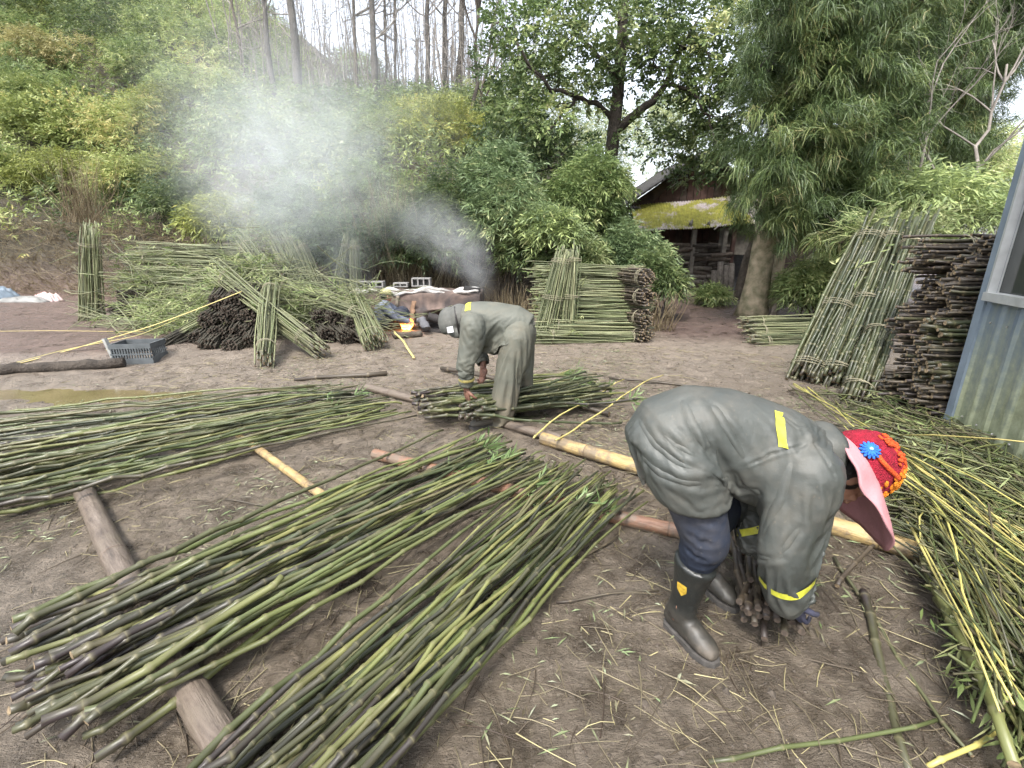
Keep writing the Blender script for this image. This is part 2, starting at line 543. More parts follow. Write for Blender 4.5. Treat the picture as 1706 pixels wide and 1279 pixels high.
def lobe_sprays(mb, rng, c, r, n, leaf, out=0.8, lift=0.25, up=-0.6, tint0=0.5, **kw):
    """leaf = (leaves per spray, length, width, twig length, droop, spread)"""
    v = ball(rng, n, up)
    n = len(v)
    rr = 0.45 + 0.6 * np.sqrt(rng.random(n))
    r = np.asarray(r, float) * np.ones(3)
    # uneven outline
    lump = 1 + 0.35 * vnoise(v * 2.2 + np.asarray(c) * 3.7, 3)
    C = np.asarray(c, float) + v * r * (rr * lump)[:, None]
    D = nrm(v * out + np.array([0, 0, lift]) + rng.normal(0, 0.35, (n, 3)))
    t = np.clip(tint0 + 0.25 * vnoise(C * 1.6, 9) + rng.normal(0, 0.12, n), 0, 1)
    spray_leaves(mb, rng, C, D, *leaf, tint=t, **kw)

BAM = (7, 0.15, 0.026, 0.26, 0.45, 0.95)      # bamboo leaf spray
BROAD = (7, 0.115, 0.058, 0.28, 0.25, 0.9)    # broad evergreen leaf spray
FINE = (8, 0.085, 0.03, 0.25, 0.2, 0.9)

M['leaf_mid'] = leaf_mat('leaf_mid_green', [(0, (0.059, 0.097, 0.036)), (0.45, (0.142, 0.203, 0.074)), (0.8, (0.286, 0.353, 0.132)), (1, (0.454, 0.466, 0.215))])  # mid, pale, olive and blue-green leaf colours are lightened in place of haze
M['leaf_pale'] = leaf_mat('leaf_pale_green', [(0, (0.102, 0.146, 0.069)), (0.45, (0.248, 0.317, 0.130)), (0.8, (0.407, 0.476, 0.183)), (1, (0.582, 0.582, 0.304))])
M['leaf_yellow'] = leaf_mat('leaf_yellow_green', [(0, (0.119, 0.143, 0.043)), (0.45, (0.285, 0.321, 0.086)), (0.8, (0.451, 0.451, 0.128)), (1, (0.594, 0.499, 0.185))])
M['leaf_gold'] = leaf_mat('leaf_golden', [(0, (0.138, 0.128, 0.058)), (0.45, (0.276, 0.261, 0.110)), (0.8, (0.414, 0.375, 0.161)), (1, (0.506, 0.436, 0.220))])
M['leaf_olive'] = leaf_mat('leaf_olive', [(0, (0.069, 0.098, 0.032)), (0.45, (0.195, 0.242, 0.079)), (0.8, (0.348, 0.394, 0.135)), (0.95, (0.472, 0.499, 0.206)), (1, (0.529, 0.454, 0.190))])
M['leaf_dark'] = leaf_mat('leaf_dark_green', [(0, (0.033, 0.058, 0.025)), (0.5, (0.083, 0.123, 0.047)), (0.85, (0.167, 0.213, 0.080)), (1, (0.287, 0.317, 0.144))])
M['leaf_blue'] = leaf_mat('leaf_blue_green', [(0, (0.055, 0.090, 0.042)), (0.5, (0.144, 0.206, 0.095)), (0.85, (0.287, 0.359, 0.167)), (1, (0.479, 0.497, 0.262))])
M['needle'] = leaf_mat('conifer_needles', [(0, (0.033, 0.057, 0.022)), (0.5, (0.086, 0.129, 0.044)), (0.85, (0.166, 0.209, 0.069)), (1, (0.252, 0.231, 0.101))], trans=0.2)
M['dry'] = leaf_mat('dry_grass', [(0, (0.12, 0.085, 0.05)), (0.5, (0.25, 0.20, 0.12)), (1, (0.42, 0.36, 0.24))])
M['bark'] = plain('bark', (0.11, 0.09, 0.07), 0.9, 0.5, 9, 0.8, bdist=0.04)
M['bark_pale'] = plain('bark_pale', (0.22, 0.185, 0.145), 0.9, 0.45, 8, 0.7, bdist=0.04)
M['bark_moss'] = plain('bark_mossy', (0.33, 0.27, 0.19), 0.9, 0.5, 5, 0.7, col2=(0.09, 0.10, 0.045), bdist=0.04)
M['bark_grey'] = plain('bark_grey', (0.095, 0.085, 0.075), 0.9, 0.5, 4, 0.8, bdist=0.04)
M['bark_dark'] = plain('bark_dark', (0.055, 0.045, 0.036), 0.9, 0.5, 9, 0.8, bdist=0.04)
M['twig'] = plain('twig', (0.24, 0.215, 0.19), 0.9, 0.4, 9, 0)

def rel(pts, o):
    return [np.asarray(p, float) - np.asarray(o, float) for p in pts]

def shrub(label, px, py, rw, rh, n, matname, leaf=BAM, Y=None, nl=7, name='bamboo_shrub', group='shrubs on the wooded bank', seed=0, tint=0.5, depth=0.8, up=-0.55, sink=0.0):
    rng = np.random.default_rng(seed + int(px * 7 + py))
    n = int(n * 1.6)
    if Y is None:
        Y = hill_hit(px, py)
        Y = (Y or 26.0) - 0.35 * rw
    c = np.array(at(px, py, Y))
    base = np.array([c[0], c[1] + 0.3, 0])
    base[2] = gz(base[0], base[1]) - 0.03
    root = thing(name, label, 'shrub', base, group)
    mb = MB()
    cs = []
    for i in range(nl):
        v = ball(rng, 1, -0.5)[0]
        cc = c + v * np.array([rw, rw * depth, rh]) * (0.62 if i else 0)
        r = np.array([rw, rw * depth, rh]) * rng.uniform(0.38, 0.62)
        cs.append(cc)
        lobe_sprays(mb, rng, cc - base, r, n // nl, leaf, tint0=tint + rng.normal(0, 0.10), up=up)
    mb.build('foliage', M[matname], root)
    st = MB()
    for cc in cs:
        p1 = cc - base
        p0 = np.array([rng.normal(0, 0.15), rng.normal(0, 0.1), 0])
        mid = (p0 + p1) / 2 + np.array([rng.normal(0, 0.12), rng.normal(0, 0.1), 0.15 * rh])
        u = np.linspace(0, 1, 7)[:, None]
        P = (1 - u) ** 2 * p0 + 2 * u * (1 - u) * mid + u ** 2 * p1
        tube(st, P, np.linspace(0.02, 0.007, 7), 5)
    st.build('stem', M['bark'], root)
    return root

# the wooded bank, left to right
S = shrub
S('golden-leaved bamboo shrub high on the bank at the upper left', 100, 95, 1.7, 1.2, 700, 'leaf_gold', tint=0.55)
S('olive shrub high above the golden shrub', 80, 20, 2.6, 1.8, 900, 'leaf_olive', tint=0.5)
S('pale green shrub at the very top left edge', 5, 70, 2.2, 1.6, 800, 'leaf_mid', tint=0.6)
S('bright green tall shrub on the skyline left of the ridge trunks', 250, 15, 2.4, 1.8, 900, 'leaf_pale', tint=0.45)
S('pale green shrub on the skyline beside the leaning thin trunk', 330, 25, 2.2, 1.6, 800, 'leaf_pale', tint=0.5)
S('mid green shrub between the golden shrub and the olive one below', 60, 150, 1.8, 1.2, 900, 'leaf_mid', tint=0.6)
S('yellow-green shrub in the hollow above the smoke', 330, 150, 1.6, 1.2, 900, 'leaf_pale', tint=0.55)
S('dark tangled shrub in the top left corner of the bank', 30, 25, 2.4, 1.5, 700, 'leaf_dark')
S('dark shrub with bare brown twigs right of the golden shrub', 190, 60, 1.9, 1.6, 700, 'leaf_dark', tint=0.45)
S('blue-green shrub below the top edge of the bank', 170, 10, 2.2, 1.3, 600, 'leaf_blue', tint=0.35)
S('pale green bamboo high on the bank under the ridge', 290, 60, 2.0, 1.7, 900, 'leaf_pale', tint=0.45)
S('bright green bamboo at the top of the bank left of the ridge trees', 370, 75, 1.5, 1.2, 700, 'leaf_pale', tint=0.62)
S('pale grey-green bamboo drooping beside the dark shrub', 240, 120, 1.3, 1.1, 700, 'leaf_mid', tint=0.65)
S('yellow-tinged bamboo shrub in the middle of the left bank', 230, 225, 1.5, 1.25, 1100, 'leaf_olive', tint=0.72)
S('pale yellow bamboo shrub left of the smoke', 285, 195, 1.3, 1.0, 800, 'leaf_yellow', tint=0.3)
S('leafy olive shrub with orange leaves on the left bank', 95, 215, 1.7, 1.1, 1000, 'leaf_olive', tint=0.55, leaf=BROAD)
S('mid green shrub at the left edge halfway up the bank', 20, 180, 1.8, 1.2, 800, 'leaf_olive', tint=0.5)
S('yellow-green bamboo overhanging the dark bank at the lower left', 110, 300, 1.5, 0.85, 1100, 'leaf_yellow', tint=0.35)
S('green bush at the left edge above the bare bank', 10, 290, 1.0, 1.0, 600, 'leaf_mid', tint=0.7, leaf=BROAD)
S('drooping bamboo with long leaves above the stacked bundles', 235, 310, 1.3, 1.0, 900, 'leaf_olive', tint=0.6)
S('dark green shrub low on the bank behind the stacked bundles', 310, 350, 1.0, 0.9, 700, 'leaf_dark', tint=0.5)
S('yellowish bamboo tuft just above the stacked bundles', 375, 375, 0.7, 0.6, 500, 'leaf_yellow', tint=0.3, Y=10.9)
S('grey-green bamboo shrouded by the thick smoke', 430, 250, 1.7, 1.5, 1300, 'leaf_blue', tint=0.6)
S('pale green bamboo at the upper edge of the smoke', 450, 150, 1.8, 1.3, 1000, 'leaf_pale', tint=0.45)
S('grey-green bamboo right of the thick smoke', 550, 270, 1.5, 1.3, 1100, 'leaf_blue', tint=0.6)
S('dark green shrub behind the leaning pale bundles', 500, 370, 1.1, 0.9, 900, 'leaf_blue', tint=0.5)
S('green shrub on the slope under the ridge trunks', 560, 180, 1.5, 1.0, 700, 'leaf_mid', tint=0.7)
S('bright green shrub at the foot of the ridge trunks', 590, 130, 1.6, 1.0, 600, 'leaf_pale', tint=0.55)
S('fresh lime-green shrub under the ridge trunks', 650, 160, 1.4, 0.6, 500, 'leaf_yellow', tint=0.35, leaf=FINE)
S('olive shrub beside the bright yellow-green bush', 640, 240, 1.2, 0.9, 700, 'leaf_olive', tint=0.5)
S('bright yellow-green layered bush on the slope left of the broadleaf tree', 735, 255, 1.35, 1.25, 1700, 'leaf_yellow', tint=0.45, leaf=FINE, Y=16.0)
S('yellow-green low bush under the bare twiggy trees', 710, 195, 1.3, 0.6, 600, 'leaf_yellow', tint=0.4, leaf=FINE)
S('dim green thicket behind the standing reeds', 620, 330, 1.1, 0.9, 800, 'leaf_mid', tint=0.5)
S('dark green shrub right behind the furnace', 700, 420, 0.9, 0.7, 900, 'leaf_dark', tint=0.6, Y=10.9)
S('grey-green shrub left of the tall dry reeds', 560, 420, 0.9, 0.8, 900, 'leaf_blue', tint=0.5, Y=11.2)
S('low shrub between the dry reeds and the small smoke plume', 650, 390, 0.8, 0.7, 700, 'leaf_mid', tint=0.5, Y=11.4)
# thicket of bamboo behind the furnace and under the broadleaf tree
TH = 'bamboo thicket under the broadleaf tree'
S('dense bamboo clump directly behind the small smoke plume', 760, 380, 0.95, 1.1, 1200, 'leaf_dark', Y=11.0, group=TH, tint=0.5)
S('tall bamboo clump with drooping blue-green leaves', 850, 350, 1.0, 1.15, 1700, 'leaf_blue', Y=10.6, group=TH, tint=0.55)
S('dark bamboo clump behind the middle stack of bundles', 930, 420, 1.0, 0.9, 1500, 'leaf_dark', Y=10.2, group=TH, tint=0.6)
S('light green bamboo tuft left of the leaning middle bundles', 920, 385, 0.55, 0.4, 500, 'leaf_pale', Y=9.6, group=TH, tint=0.4)
S('bamboo clump at the foot of the broadleaf tree', 990, 360, 1.0, 1.1, 1600, 'leaf_mid', Y=11.0, group=TH, tint=0.55)
S('bushy bamboo clump left of the old house', 1062, 430, 0.7, 0.7, 1500, 'leaf_blue', Y=10.6, group=TH, tint=0.5)
S('grey-green bamboo clump at the corner of the mossy roof', 985, 320, 0.8, 0.6, 800, 'leaf_mid', Y=12.5, group=TH, tint=0.6)
S('shrub in the shade beside the dirt path', 1100, 470, 0.5, 0.5, 600, 'leaf_dark', Y=9.6, group=TH, tint=0.6)
S('leafy shrub rising above the thicket right of the yellow bush', 840, 285, 1.2, 0.8, 900, 'leaf_mid', Y=14.0, group=TH, tint=0.6)
S('hazy grey-green tree crown behind the old house', 1120, 235, 2.6, 2.2, 1500, 'leaf_blue', Y=24.0, group=TH, tint=0.85)  # this crown and the next two: haze painted in as paler leaf tints
S('hazy pale thicket behind the broadleaf trunk', 1000, 260, 2.4, 1.8, 1300, 'leaf_blue', Y=21.0, group=TH, tint=0.75)
S('pale hazy foliage behind the bare twiggy tree', 860, 190, 2.2, 2.0, 1000, 'leaf_mid', Y=20.0, group=TH, tint=0.75)
# right of the house
RG = 'shrubs behind the leaning bundles'
S('pale green bamboo behind the conifer trunk', 1400, 450, 1.3, 1.1, 1600, 'leaf_pale', Y=12.5, group=RG, tint=0.7)
S('bright pale bamboo between the conifer and the leaning bundles', 1440, 400, 1.2, 0.8, 1000, 'leaf_yellow', Y=14.0, group=RG, tint=0.4)
S('green shrub at the foot of the curved thin tree', 1370, 490, 0.7, 0.5, 800, 'leaf_mid', Y=9.4, group=RG, tint=0.75)
S('small leafy plant by the path beside the house', 1195, 495, 0.35, 0.2, 220, 'leaf_mid', Y=11.8, group=RG, tint=0.8)
S('leafy tops of bamboo rising behind the leaning bundles', 1560, 350, 0.9, 0.5, 700, 'leaf_pale', Y=8.0, group=RG, tint=0.45)
S('pale green bamboo thicket left of the blue shed wall', 1650, 340, 1.9, 1.2, 1500, 'leaf_pale', Y=13.0, group=RG, tint=0.75)
S('pale yellow-green bamboo under the bare branches at the right', 1690, 260, 2.4, 1.3, 1300, 'leaf_pale', Y=18.0, group=RG, tint=0.8)
S('dark evergreen shrub under the right-hand conifer', 1500, 330, 1.1, 0.9, 900, 'leaf_dark', Y=11.5, group=RG, tint=0.4)

# undergrowth on the slope
def undergrowth():
    rng = np.random.default_rng(77)
    n = 46000
    x = rng.uniform(-36, 6, n)
    y = rng.uniform(10.9, 38, n)
    h = hill(x, y)
    ok = (h > 1.0) & (np.abs(x) < y * 1.1)
    x, y = x[ok], y[ok]
    z = ground_z(x, y)
    C = np.stack([x, y, z + rng.uniform(0.05, 0.9, len(x))], -1)
    t = 0.5 + 0.5 * vnoise(C * 0.6, 4)
    mb = MB()
    mats = [M['leaf_mid'], M['leaf_olive'], M['leaf_pale'], M['leaf_dark']]
    sel = np.clip(((0.5 + 0.6 * vnoise(C * 0.45 + 9, 8)) * 4 + rng.normal(0, 0.5, len(C))).astype(int), 0, 3)
    D = nrm(rng.normal(0, 0.6, (len(C), 3)) + np.array([0, -0.5, 0.5]))
    for k in range(4):
        s = sel == k
        spray_leaves(mb, rng, C[s], D[s], 6, 0.2, 0.042, 0.32, 0.35, 0.95, tint=t[s], mat=k)
    tag(mb.build('undergrowth', mats), 'tangled green undergrowth covering the bank', 'undergrowth', kind='stuff')
    # dead grass and twigs on the cut face of the bank
    n = 4600
    x = np.where(rng.random(n) < 0.8, rng.uniform(-19, -5, n), rng.uniform(-5, 1.0, n))
    toe = np.interp(x, [-40, -14, -6, -2, 0, 2], [16.0, 14.6, 12.2, 11.0, 11.4, 13.5])
    y = toe + rng.uniform(-0.15, 1.0, n)
    z = ground_z(x, y) - 0.03
    P0 = np.stack([x, y, z], -1)
    d = nrm(np.stack([rng.normal(0, 0.7, n), rng.normal(-0.5, 0.4, n), rng.uniform(-0.35, 1.1, n)], -1))
    P1 = P0 + d * rng.uniform(0.25, 0.95, n)[:, None]
    mb = MB()
    sticks(mb, P0, P1, 0.007, 0.002, rng, 3, 3, 0.18, tint=rng.random(n))
    tag(mb.build('dead_grass', M['dry']), 'dead grass and roots hanging over the cut bank', 'dead grass', kind='stuff')
undergrowth()

# ------------------------------------------------------------------ ridge trunks and bare twiggy trees
def branchy(mb, rng, p, d, L, r, depth, spread=0.55, sides=5, kids=(2, 4), upb=0.15):
    n = 5
    P = [np.asarray(p, float)]
    dd = nrm(np.asarray(d, float))
    for i in range(n - 1):
        dd = nrm(dd + rng.normal(0, 0.13, 3) + np.array([0, 0, upb * 0.3]))
        P.append(P[-1] + dd * L / (n - 1))
    tube(mb, P, np.linspace(r, r * 0.55, n), sides, caps=False)
    if depth <= 0:
        return
    for k in range(rng.integers(*kids) + 0):
        i = rng.integers(2, n)
        nd_ = nrm(dd + rng.normal(0, spread, 3) + np.array([0, 0, upb]))
        branchy(mb, rng, P[i], nd_, L * rng.uniform(0.5, 0.75), r * 0.5, depth - 1, spread, max(3, sides - 1), kids, upb)

def ridge_tree(label, pb, top_px, Y, r, twigs=3, fork=False, leafy=0):
    rng = np.random.default_rng(int(pb[0] * 3 + 1))
    b = np.array(at(pb[0], pb[1], Y))
    b[2] = min(b[2], gz(b[0], b[1]))
    t = np.array(at(top_px, -160, Y))
    root = thing('ridge_tree', label, 'tree', b, 'trees along the ridge')
    h = t[2] - b[2]
    u = np.linspace(0, 1, 9)[:, None]
    P = np.array([0, 0, -0.2]) + u * (t - b + np.array([0, 0, 0.2])) + np.concatenate([np.zeros((1, 3)), rng.normal(0, 0.03, (8, 3)) * [1, 1, 0]])
    mb = MB()
    tube(mb, P, np.linspace(r, r * 0.7, 9) * 0.62 * (1 + 0.06 * rng.normal(size=9)), 8)
    mb.build('trunk', M['bark_grey'] if r > 0.12 else M['bark'], root)
    mb = MB()
    for k in range(twigs + 3):
        i = rng.integers(3, 9)
        branchy(mb, rng, P[i], [rng.normal(), rng.normal() * 0.5, 0.6], rng.uniform(0.8, 1.6), 0.03, 2, 0.6, 4)
    if fork:
        branchy(mb, rng, P[5], [0.35, 0, 1], h * 0.5, r * 0.6, 1, 0.3, 6)
    mb.build('branch', M['twig'], root)
    if leafy:
        lf = MB()
        for k in range(6):
            lobe_sprays(lf, rng, P[-1] * rng.uniform(0.6, 0.95) + rng.normal(0, 0.5, 3), 0.5, leafy, FINE)
        lf.build('foliage', M['leaf_mid'], root)
for lab, pb, tp, Y, r, kw in [
    ('slim ridge trunk at the left end of the ridge, half hidden by green bamboo', (447, 100), 420, 20.5, 0.17, {}),
    ('thick pale ridge trunk above the smoke', (492, 105), 466, 20.5, 0.27, {}),
    ('dark leafy ridge tree left of the paired trunks', (590, 118), 582, 21.5, 0.12, {'leafy': 60}),
    ('thick pale trunk, left of the pair in the middle of the ridge', (621, 125), 614, 21.0, 0.22, {}),
    ('slim trunk close beside the thick pale pair trunk', (641, 140), 636, 22.0, 0.1, {}),
    ('dark thin ridge tree with sparse needles', (656, 160), 663, 22.0, 0.1, {'leafy': 50}),
    ('forked ridge trunk left of the two straight brown trunks', (712, 172), 712, 22.0, 0.16, {'fork': True}),
    ('straight brown ridge trunk with short side branches', (741, 183), 743, 22.5, 0.2, {'twigs': 5}),
    ('rightmost thick ridge trunk beside the bare twiggy tree', (763, 186), 777, 22.5, 0.22, {'twigs': 4}),
    ('leaning thin ridge trunk at the far left of the skyline', (402, 90), 360, 22.0, 0.1, {}),
]:
    ridge_tree(lab, pb, tp, Y, r, **kw)

def bare_tree(label, p0, p1, Y, r, seed, depth=4, mat='bark', group=None, spread=0.5, extra=5):
    rng = np.random.default_rng(seed)
    b, t = np.array(at(*p0, Y)), np.array(at(*p1, Y))
    root = thing('bare_tree', label, 'tree', b, group)
    u = np.linspace(0, 1, 8)[:, None]
    P = u * (t - b) + np.concatenate([np.zeros((1, 3)), rng.normal(0, 0.05, (7, 3))])
    mb = MB()
    tube(mb, P, np.linspace(r, r * 0.4, 8), 7)
    mb.build('trunk', M[mat], root)
    mb = MB()
    for k in range(extra):
        i = rng.integers(2, 8)
        branchy(mb, rng, P[i], nrm((t - b) + rng.normal(0, 0.9, 3) * np.linalg.norm(t - b) * 0.6), np.linalg.norm(t - b) * rng.uniform(0.35, 0.6), r * 0.45, depth - 1, spread, 5)
    mb.build('branch', M[mat], root)
bare_tree('dark bare twiggy tree between the ridge trunks and the broadleaf tree', (782, 280), (800, 20), 17.5, 0.09, 5, 4, 'bark_dark')
bare_tree('leaning bare sapling beside the dark twiggy tree', (790, 230), (835, -40), 18.5, 0.06, 6, 3, 'bark')
bare_tree('fork of a leafless tree rising right of the leaning bundles', (1600, 345), (1680, 110), 8.5, 0.035, 8, 4, 'twig', 'leafless trees at the right', 0.4, 8)
bare_tree('straight pale bare sapling left of the leafless fork', (1522, 372), (1550, 130), 8.2, 0.03, 9, 3, 'twig', 'leafless trees at the right', 0.4, 5)
bare_tree('low leafless branches spreading over the leaning bundles', (1590, 340), (1500, 200), 8.8, 0.03, 12, 4, 'twig', 'leafless trees at the right', 0.5, 7)
bare_tree('bare branch reaching up through the drooping conifer needles', (1362, 290), (1430, 190), 8.6, 0.045, 14, 3, 'bark', 'leafless trees at the right', 0.45, 6)

def ridge_saplings():
    rng = np.random.default_rng(9)
    n = 240
    px = rng.uniform(380, 900, n)
    Y = rng.uniform(20.5, 26, n)
    P0 = []
    for a, b in zip(px, Y):
        d = ray(a, 150)
        x = d.x / d.y * b
        P0.append((x, b, float(hill(np.array([x]), np.array([b]))[0]) - 0.1))
    P0 = np.array(P0)
    P1 = P0 + np.stack([rng.normal(0, 0.35, n), rng.normal(0, 0.2, n), rng.uniform(1.5, 5.5, n)], -1)
    mb = MB()
    r = rng.uniform(0.012, 0.04, n)
    sticks(mb, P0, P1, r, r * 0.4, rng, 4, 4, 0.03)
    # side twigs
    m = 3000
    i = rng.integers(0, n, m)
    u = rng.uniform(0.2, 1, (m, 1))
    Q0 = P0[i] + (P1[i] - P0[i]) * u
    d = nrm(np.stack([rng.normal(0, 0.8, m), rng.normal(0, 0.5, m), rng.uniform(0.1, 1.2, m)], -1))
    sticks(mb, Q0, Q0 + d * rng.uniform(0.25, 1.0, (m, 1)), 0.011, 0.004, rng, 3, 2, 0.08)
    tag(mb.build('sapling_wood', M['twig']), 'hazy leafless saplings behind the ridge trunks', 'saplings', kind='stuff')
ridge_saplings()

# ------------------------------------------------------------------ the broadleaf tree
def broadleaf():
    rng = np.random.default_rng(31)
    Y = 12.4
    A = lambda px, py, dy=0: np.array(at(px, py, Y + dy))
    b = A(992, 470)
    b[2] = gz(b[0], b[1]) - 0.05
    root = thing('broadleaf_tree', 'dark-trunked broadleaf evergreen tree with glossy leaves left of the house', 'tree', b)
    def smooth(pts, n):
        pts = np.array(pts)
        t = np.linspace(0, len(pts) - 1, n)
        return np.stack([np.interp(t, np.arange(len(pts)), pts[:, k]) for k in range(3)], -1)
    tr = [b, A(1008, 380), A(1014, 300), A(1022, 225), A(1030, 150), A(1036, 70), A(1040, -20), A(1046, -140)]
    mb = MB()
    tube(mb, smooth(tr, 22) - b, np.linspace(0.2, 0.09, 22), 10)
    mb.build('trunk', M['bark_dark'], root)
    limbs = [([A(1024, 222), A(1060, 190, -0.2), A(1092, 168, -0.3), A(1108, 140, -0.3), A(1128, 95, -0.4), A(1160, 40, -0.5)], 0.11),
             ([A(1012, 292), A(975, 290, -0.3), A(940, 297, -0.5), A(915, 280, -0.6), A(905, 262, -0.6)], 0.05),
             ([A(1022, 205), A(1000, 175, -0.2), A(965, 162, -0.4), A(920, 150, -0.6), A(885, 110, -0.8), A(860, 70, -0.9)], 0.07),
             ([A(1030, 140), A(1000, 95, 0.2), A(960, 60, 0.3), A(930, 20, 0.4)], 0.06),
             ([A(1034, 90), A(1070, 50, 0.3), A(1110, 10, 0.5)], 0.06),
             ([A(1108, 140, -0.3), A(1150, 150, -0.6), A(1180, 190, -0.9), A(1190, 240, -1.0)], 0.05),
             ([A(965, 162, -0.4), A(930, 200, -0.6), A(900, 235, -0.8)], 0.04)]
    for pts, r in limbs:
        mb = MB()
        P = smooth(pts, 14) - b
        P[1:] += rng.normal(0, 0.025, (13, 3))
        tube(mb, P, np.linspace(r, r * 0.35, 14), 7)
        for k in range(7):
            i = rng.integers(5, 14)
            branchy(mb, rng, P[i], rng.normal(size=3), rng.uniform(0.4, 0.8), r * 0.25, 1, 0.6, 4)
        mb.build('limb', M['bark_dark'], root)
    lobes = [(880, 60, .7, 190), (835, 105, .55, 120), (850, 180, .6, 150), (905, 205, .55, 130), (960, 110, .6, 120), (1000, 40, .7, 150), (1060, 60, .65, 150), (1120, 50, .6, 150), (1170, 30, .6, 150), (1225, 70, .65, 190), (1190, 120, .5, 130), (1210, 190, .55, 160), (1175, 245, .45, 130), (1215, 270, .4, 90), (1150, 285, .35, 80),
             (1085, 100, .5, 100), (930, 30, .6, 130), (940, 250, .4, 110), (985, 160, .4, 60), (1050, 130, .4, 70), (905, 130, .5, 90), (1260, 20, .6, 140), (1250, 140, .5, 130), (1080, -40, .8, 120), (950, -40, .8, 120), (830, 240, .5, 110), (860, 15, .6, 120), (1130, 130, .35, 50), (1060, 210, .3, 25), (890, 250, .4, 70), (1010, 250, .35, 35), (1000, 110, .4, 50), (1140, 200, .5, 90), (1160, 150, .5, 100), (1100, 240, .4, 50), (1120, 90, .5, 90), (1230, 230, .45, 90), (1130, 250, .4, 60)]
    for k, mn in enumerate(['leaf_dark', 'leaf_mid']):
        lf = MB()
        for i, (px, py, r, n) in enumerate(lobes):
            if (i % 3 == 0) != (k == 1):
                continue
            lobe_sprays(lf, rng, A(px, py, rng.uniform(-1.0, 0.5)) - b, np.array([r, r, r * 0.75]) * 1.15, int(n * 1.1), BROAD, up=-0.9, tint0=rng.uniform(0.4, 0.75))
        lf.build('foliage', M[mn], root)
broadleaf()

# ------------------------------------------------------------------ conifers
def conifer(label, base_px, height, r, tufts, seed, Y=None, mat='needle', lean=0.0, group=None, strands=85, slen=0.31, barkm='bark_moss', crown_lo=1.6):
    rng = np.random.default_rng(seed)
    b = np.array(gp(*base_px)) if Y is None else np.array(at(*base_px, Y))
    b[2] = gz(b[0], b[1]) - 0.05
    root = thing('conifer_tree', label, 'tree', b, group)
    n = 26
    z = np.linspace(0, height, n)
    P = np.stack([lean * z + 0.04 * np.sin(z * 1.3), 0.03 * np.cos(z), z], -1)
    R = r * (1 - 0.72 * z / height) * (1 + 0.45 * np.exp(-z / 0.35))
    mb = MB()
    tube(mb, P, R, 14)
    mb.build('trunk', M[barkm], root)
    br, lf = MB(), MB()
    CS, DS, T0 = [], [], []
    for (px, py, dy) in tufts:
        c = np.array(at(px, py, b[1] + dy)) - b
        zt = max(0.8, min(height - 0.3, c[2] + rng.uniform(0.1, 0.7)))
        i = np.argmin(np.abs(z - zt))
        p0 = P[i]
        mid = (p0 + c) / 2 + np.array([0, 0, 0.35])
        u = np.linspace(0, 1, 9)[:, None]
        Q = (1 - u) ** 2 * p0 + 2 * u * (1 - u) * mid + u ** 2 * c
        tube(br, Q, np.linspace(0.04, 0.01, 9), 5, caps=False)
        out = c - p0
        out[2] = 0
        out = nrm(out)
        m = rng.integers(4, 7)
        tt = rng.uniform(0.25, 0.75)
        for k in range(m):
            CS.append(c + rng.normal(0, 0.22, 3) * [1, 1, 0.8])
            DS.append(nrm(out * 0.7 + rng.normal(0, 0.5, 3) + np.array([0, 0, 0.1])))
            T0.append(tt)
    br.build('branch', M['bark_dark'], root)
    CS, DS, T0 = np.array(CS), np.array(DS), np.array(T0)
    # each tuft: long thin drooping strands
    N = len(CS)
    D = nrm(DS[:, None] + rng.normal(0, 0.5, (N, strands, 3)))
    L = slen * rng.uniform(0.5, 1.2, (N, strands, 1))
    s0 = CS[:, None] + DS[:, None] * rng.uniform(-0.15, 0.2, (N, strands, 1)) + rng.normal(0, 0.05, (N, strands, 3))
    p1 = s0 + D * L * 0.45
    d2 = nrm(D * 0.75 + np.array([0, 0, -0.85]) + rng.normal(0, 0.15, D.shape))
    p2 = p1 + d2 * L * 0.6
    Wd = nrm(np.cross(D, rng.normal(size=D.shape))) * 0.005
    V = np.stack([s0 - Wd * .6, s0 + Wd * .6, p1 + Wd, p1 - Wd, p2 + Wd * .25, p2 - Wd * .25], 2).reshape(-1, 3)
    o = np.arange(N * strands)[:, None] * 6
    Q1 = o + np.array([[0, 1, 2, 3]])
    Q2 = o + np.array([[3, 2, 4, 5]])
    t = np.clip(T0[:, None] + rng.normal(0, 0.18, (N, strands)), 0, 1)
    lf.add(V, [(Q1, 0, False), (Q2, 0, False)], tint=np.repeat(t.ravel(), 6))
    lf.build('foliage', M[mat], root)
    return root
def region(seed, n, poly_rows, dy):
    """tufts scattered between left/right borders given per image row"""
    rng = np.random.default_rng(seed)
    ys = np.array([p[0] for p in poly_rows])
    ls = np.array([p[1] for p in poly_rows])
    rs = np.array([p[2] for p in poly_rows])
    out = []
    for k in range(n):
        y = rng.uniform(ys[0], ys[-1])
        l, r = np.interp(y, ys, ls), np.interp(y, ys, rs)
        out.append((rng.uniform(l, r), y, rng.uniform(*dy)))
    return out
conifer('tall conifer with drooping needles and a pale mossy trunk beside the house', (1252, 527), 8.5, 0.25,
        region(1, 300, [(-60, 1290, 1560), (40, 1270, 1540), (120, 1260, 1520), (180, 1250, 1520), (240, 1215, 1510), (290, 1235, 1490), (345, 1262, 1450), (385, 1275, 1400)], (-2.0, 0.7)), 51)
conifer('second conifer behind the leaning bundles, darker and farther back', (1500, 470), 9.0, 0.2,
        region(2, 230, [(-60, 1430, 1740), (40, 1420, 1720), (110, 1450, 1670), (200, 1440, 1630), (300, 1450, 1610), (350, 1460, 1600)], (-1.5, 1.0)), 52, Y=12.0, mat='needle', barkm='bark_dark')
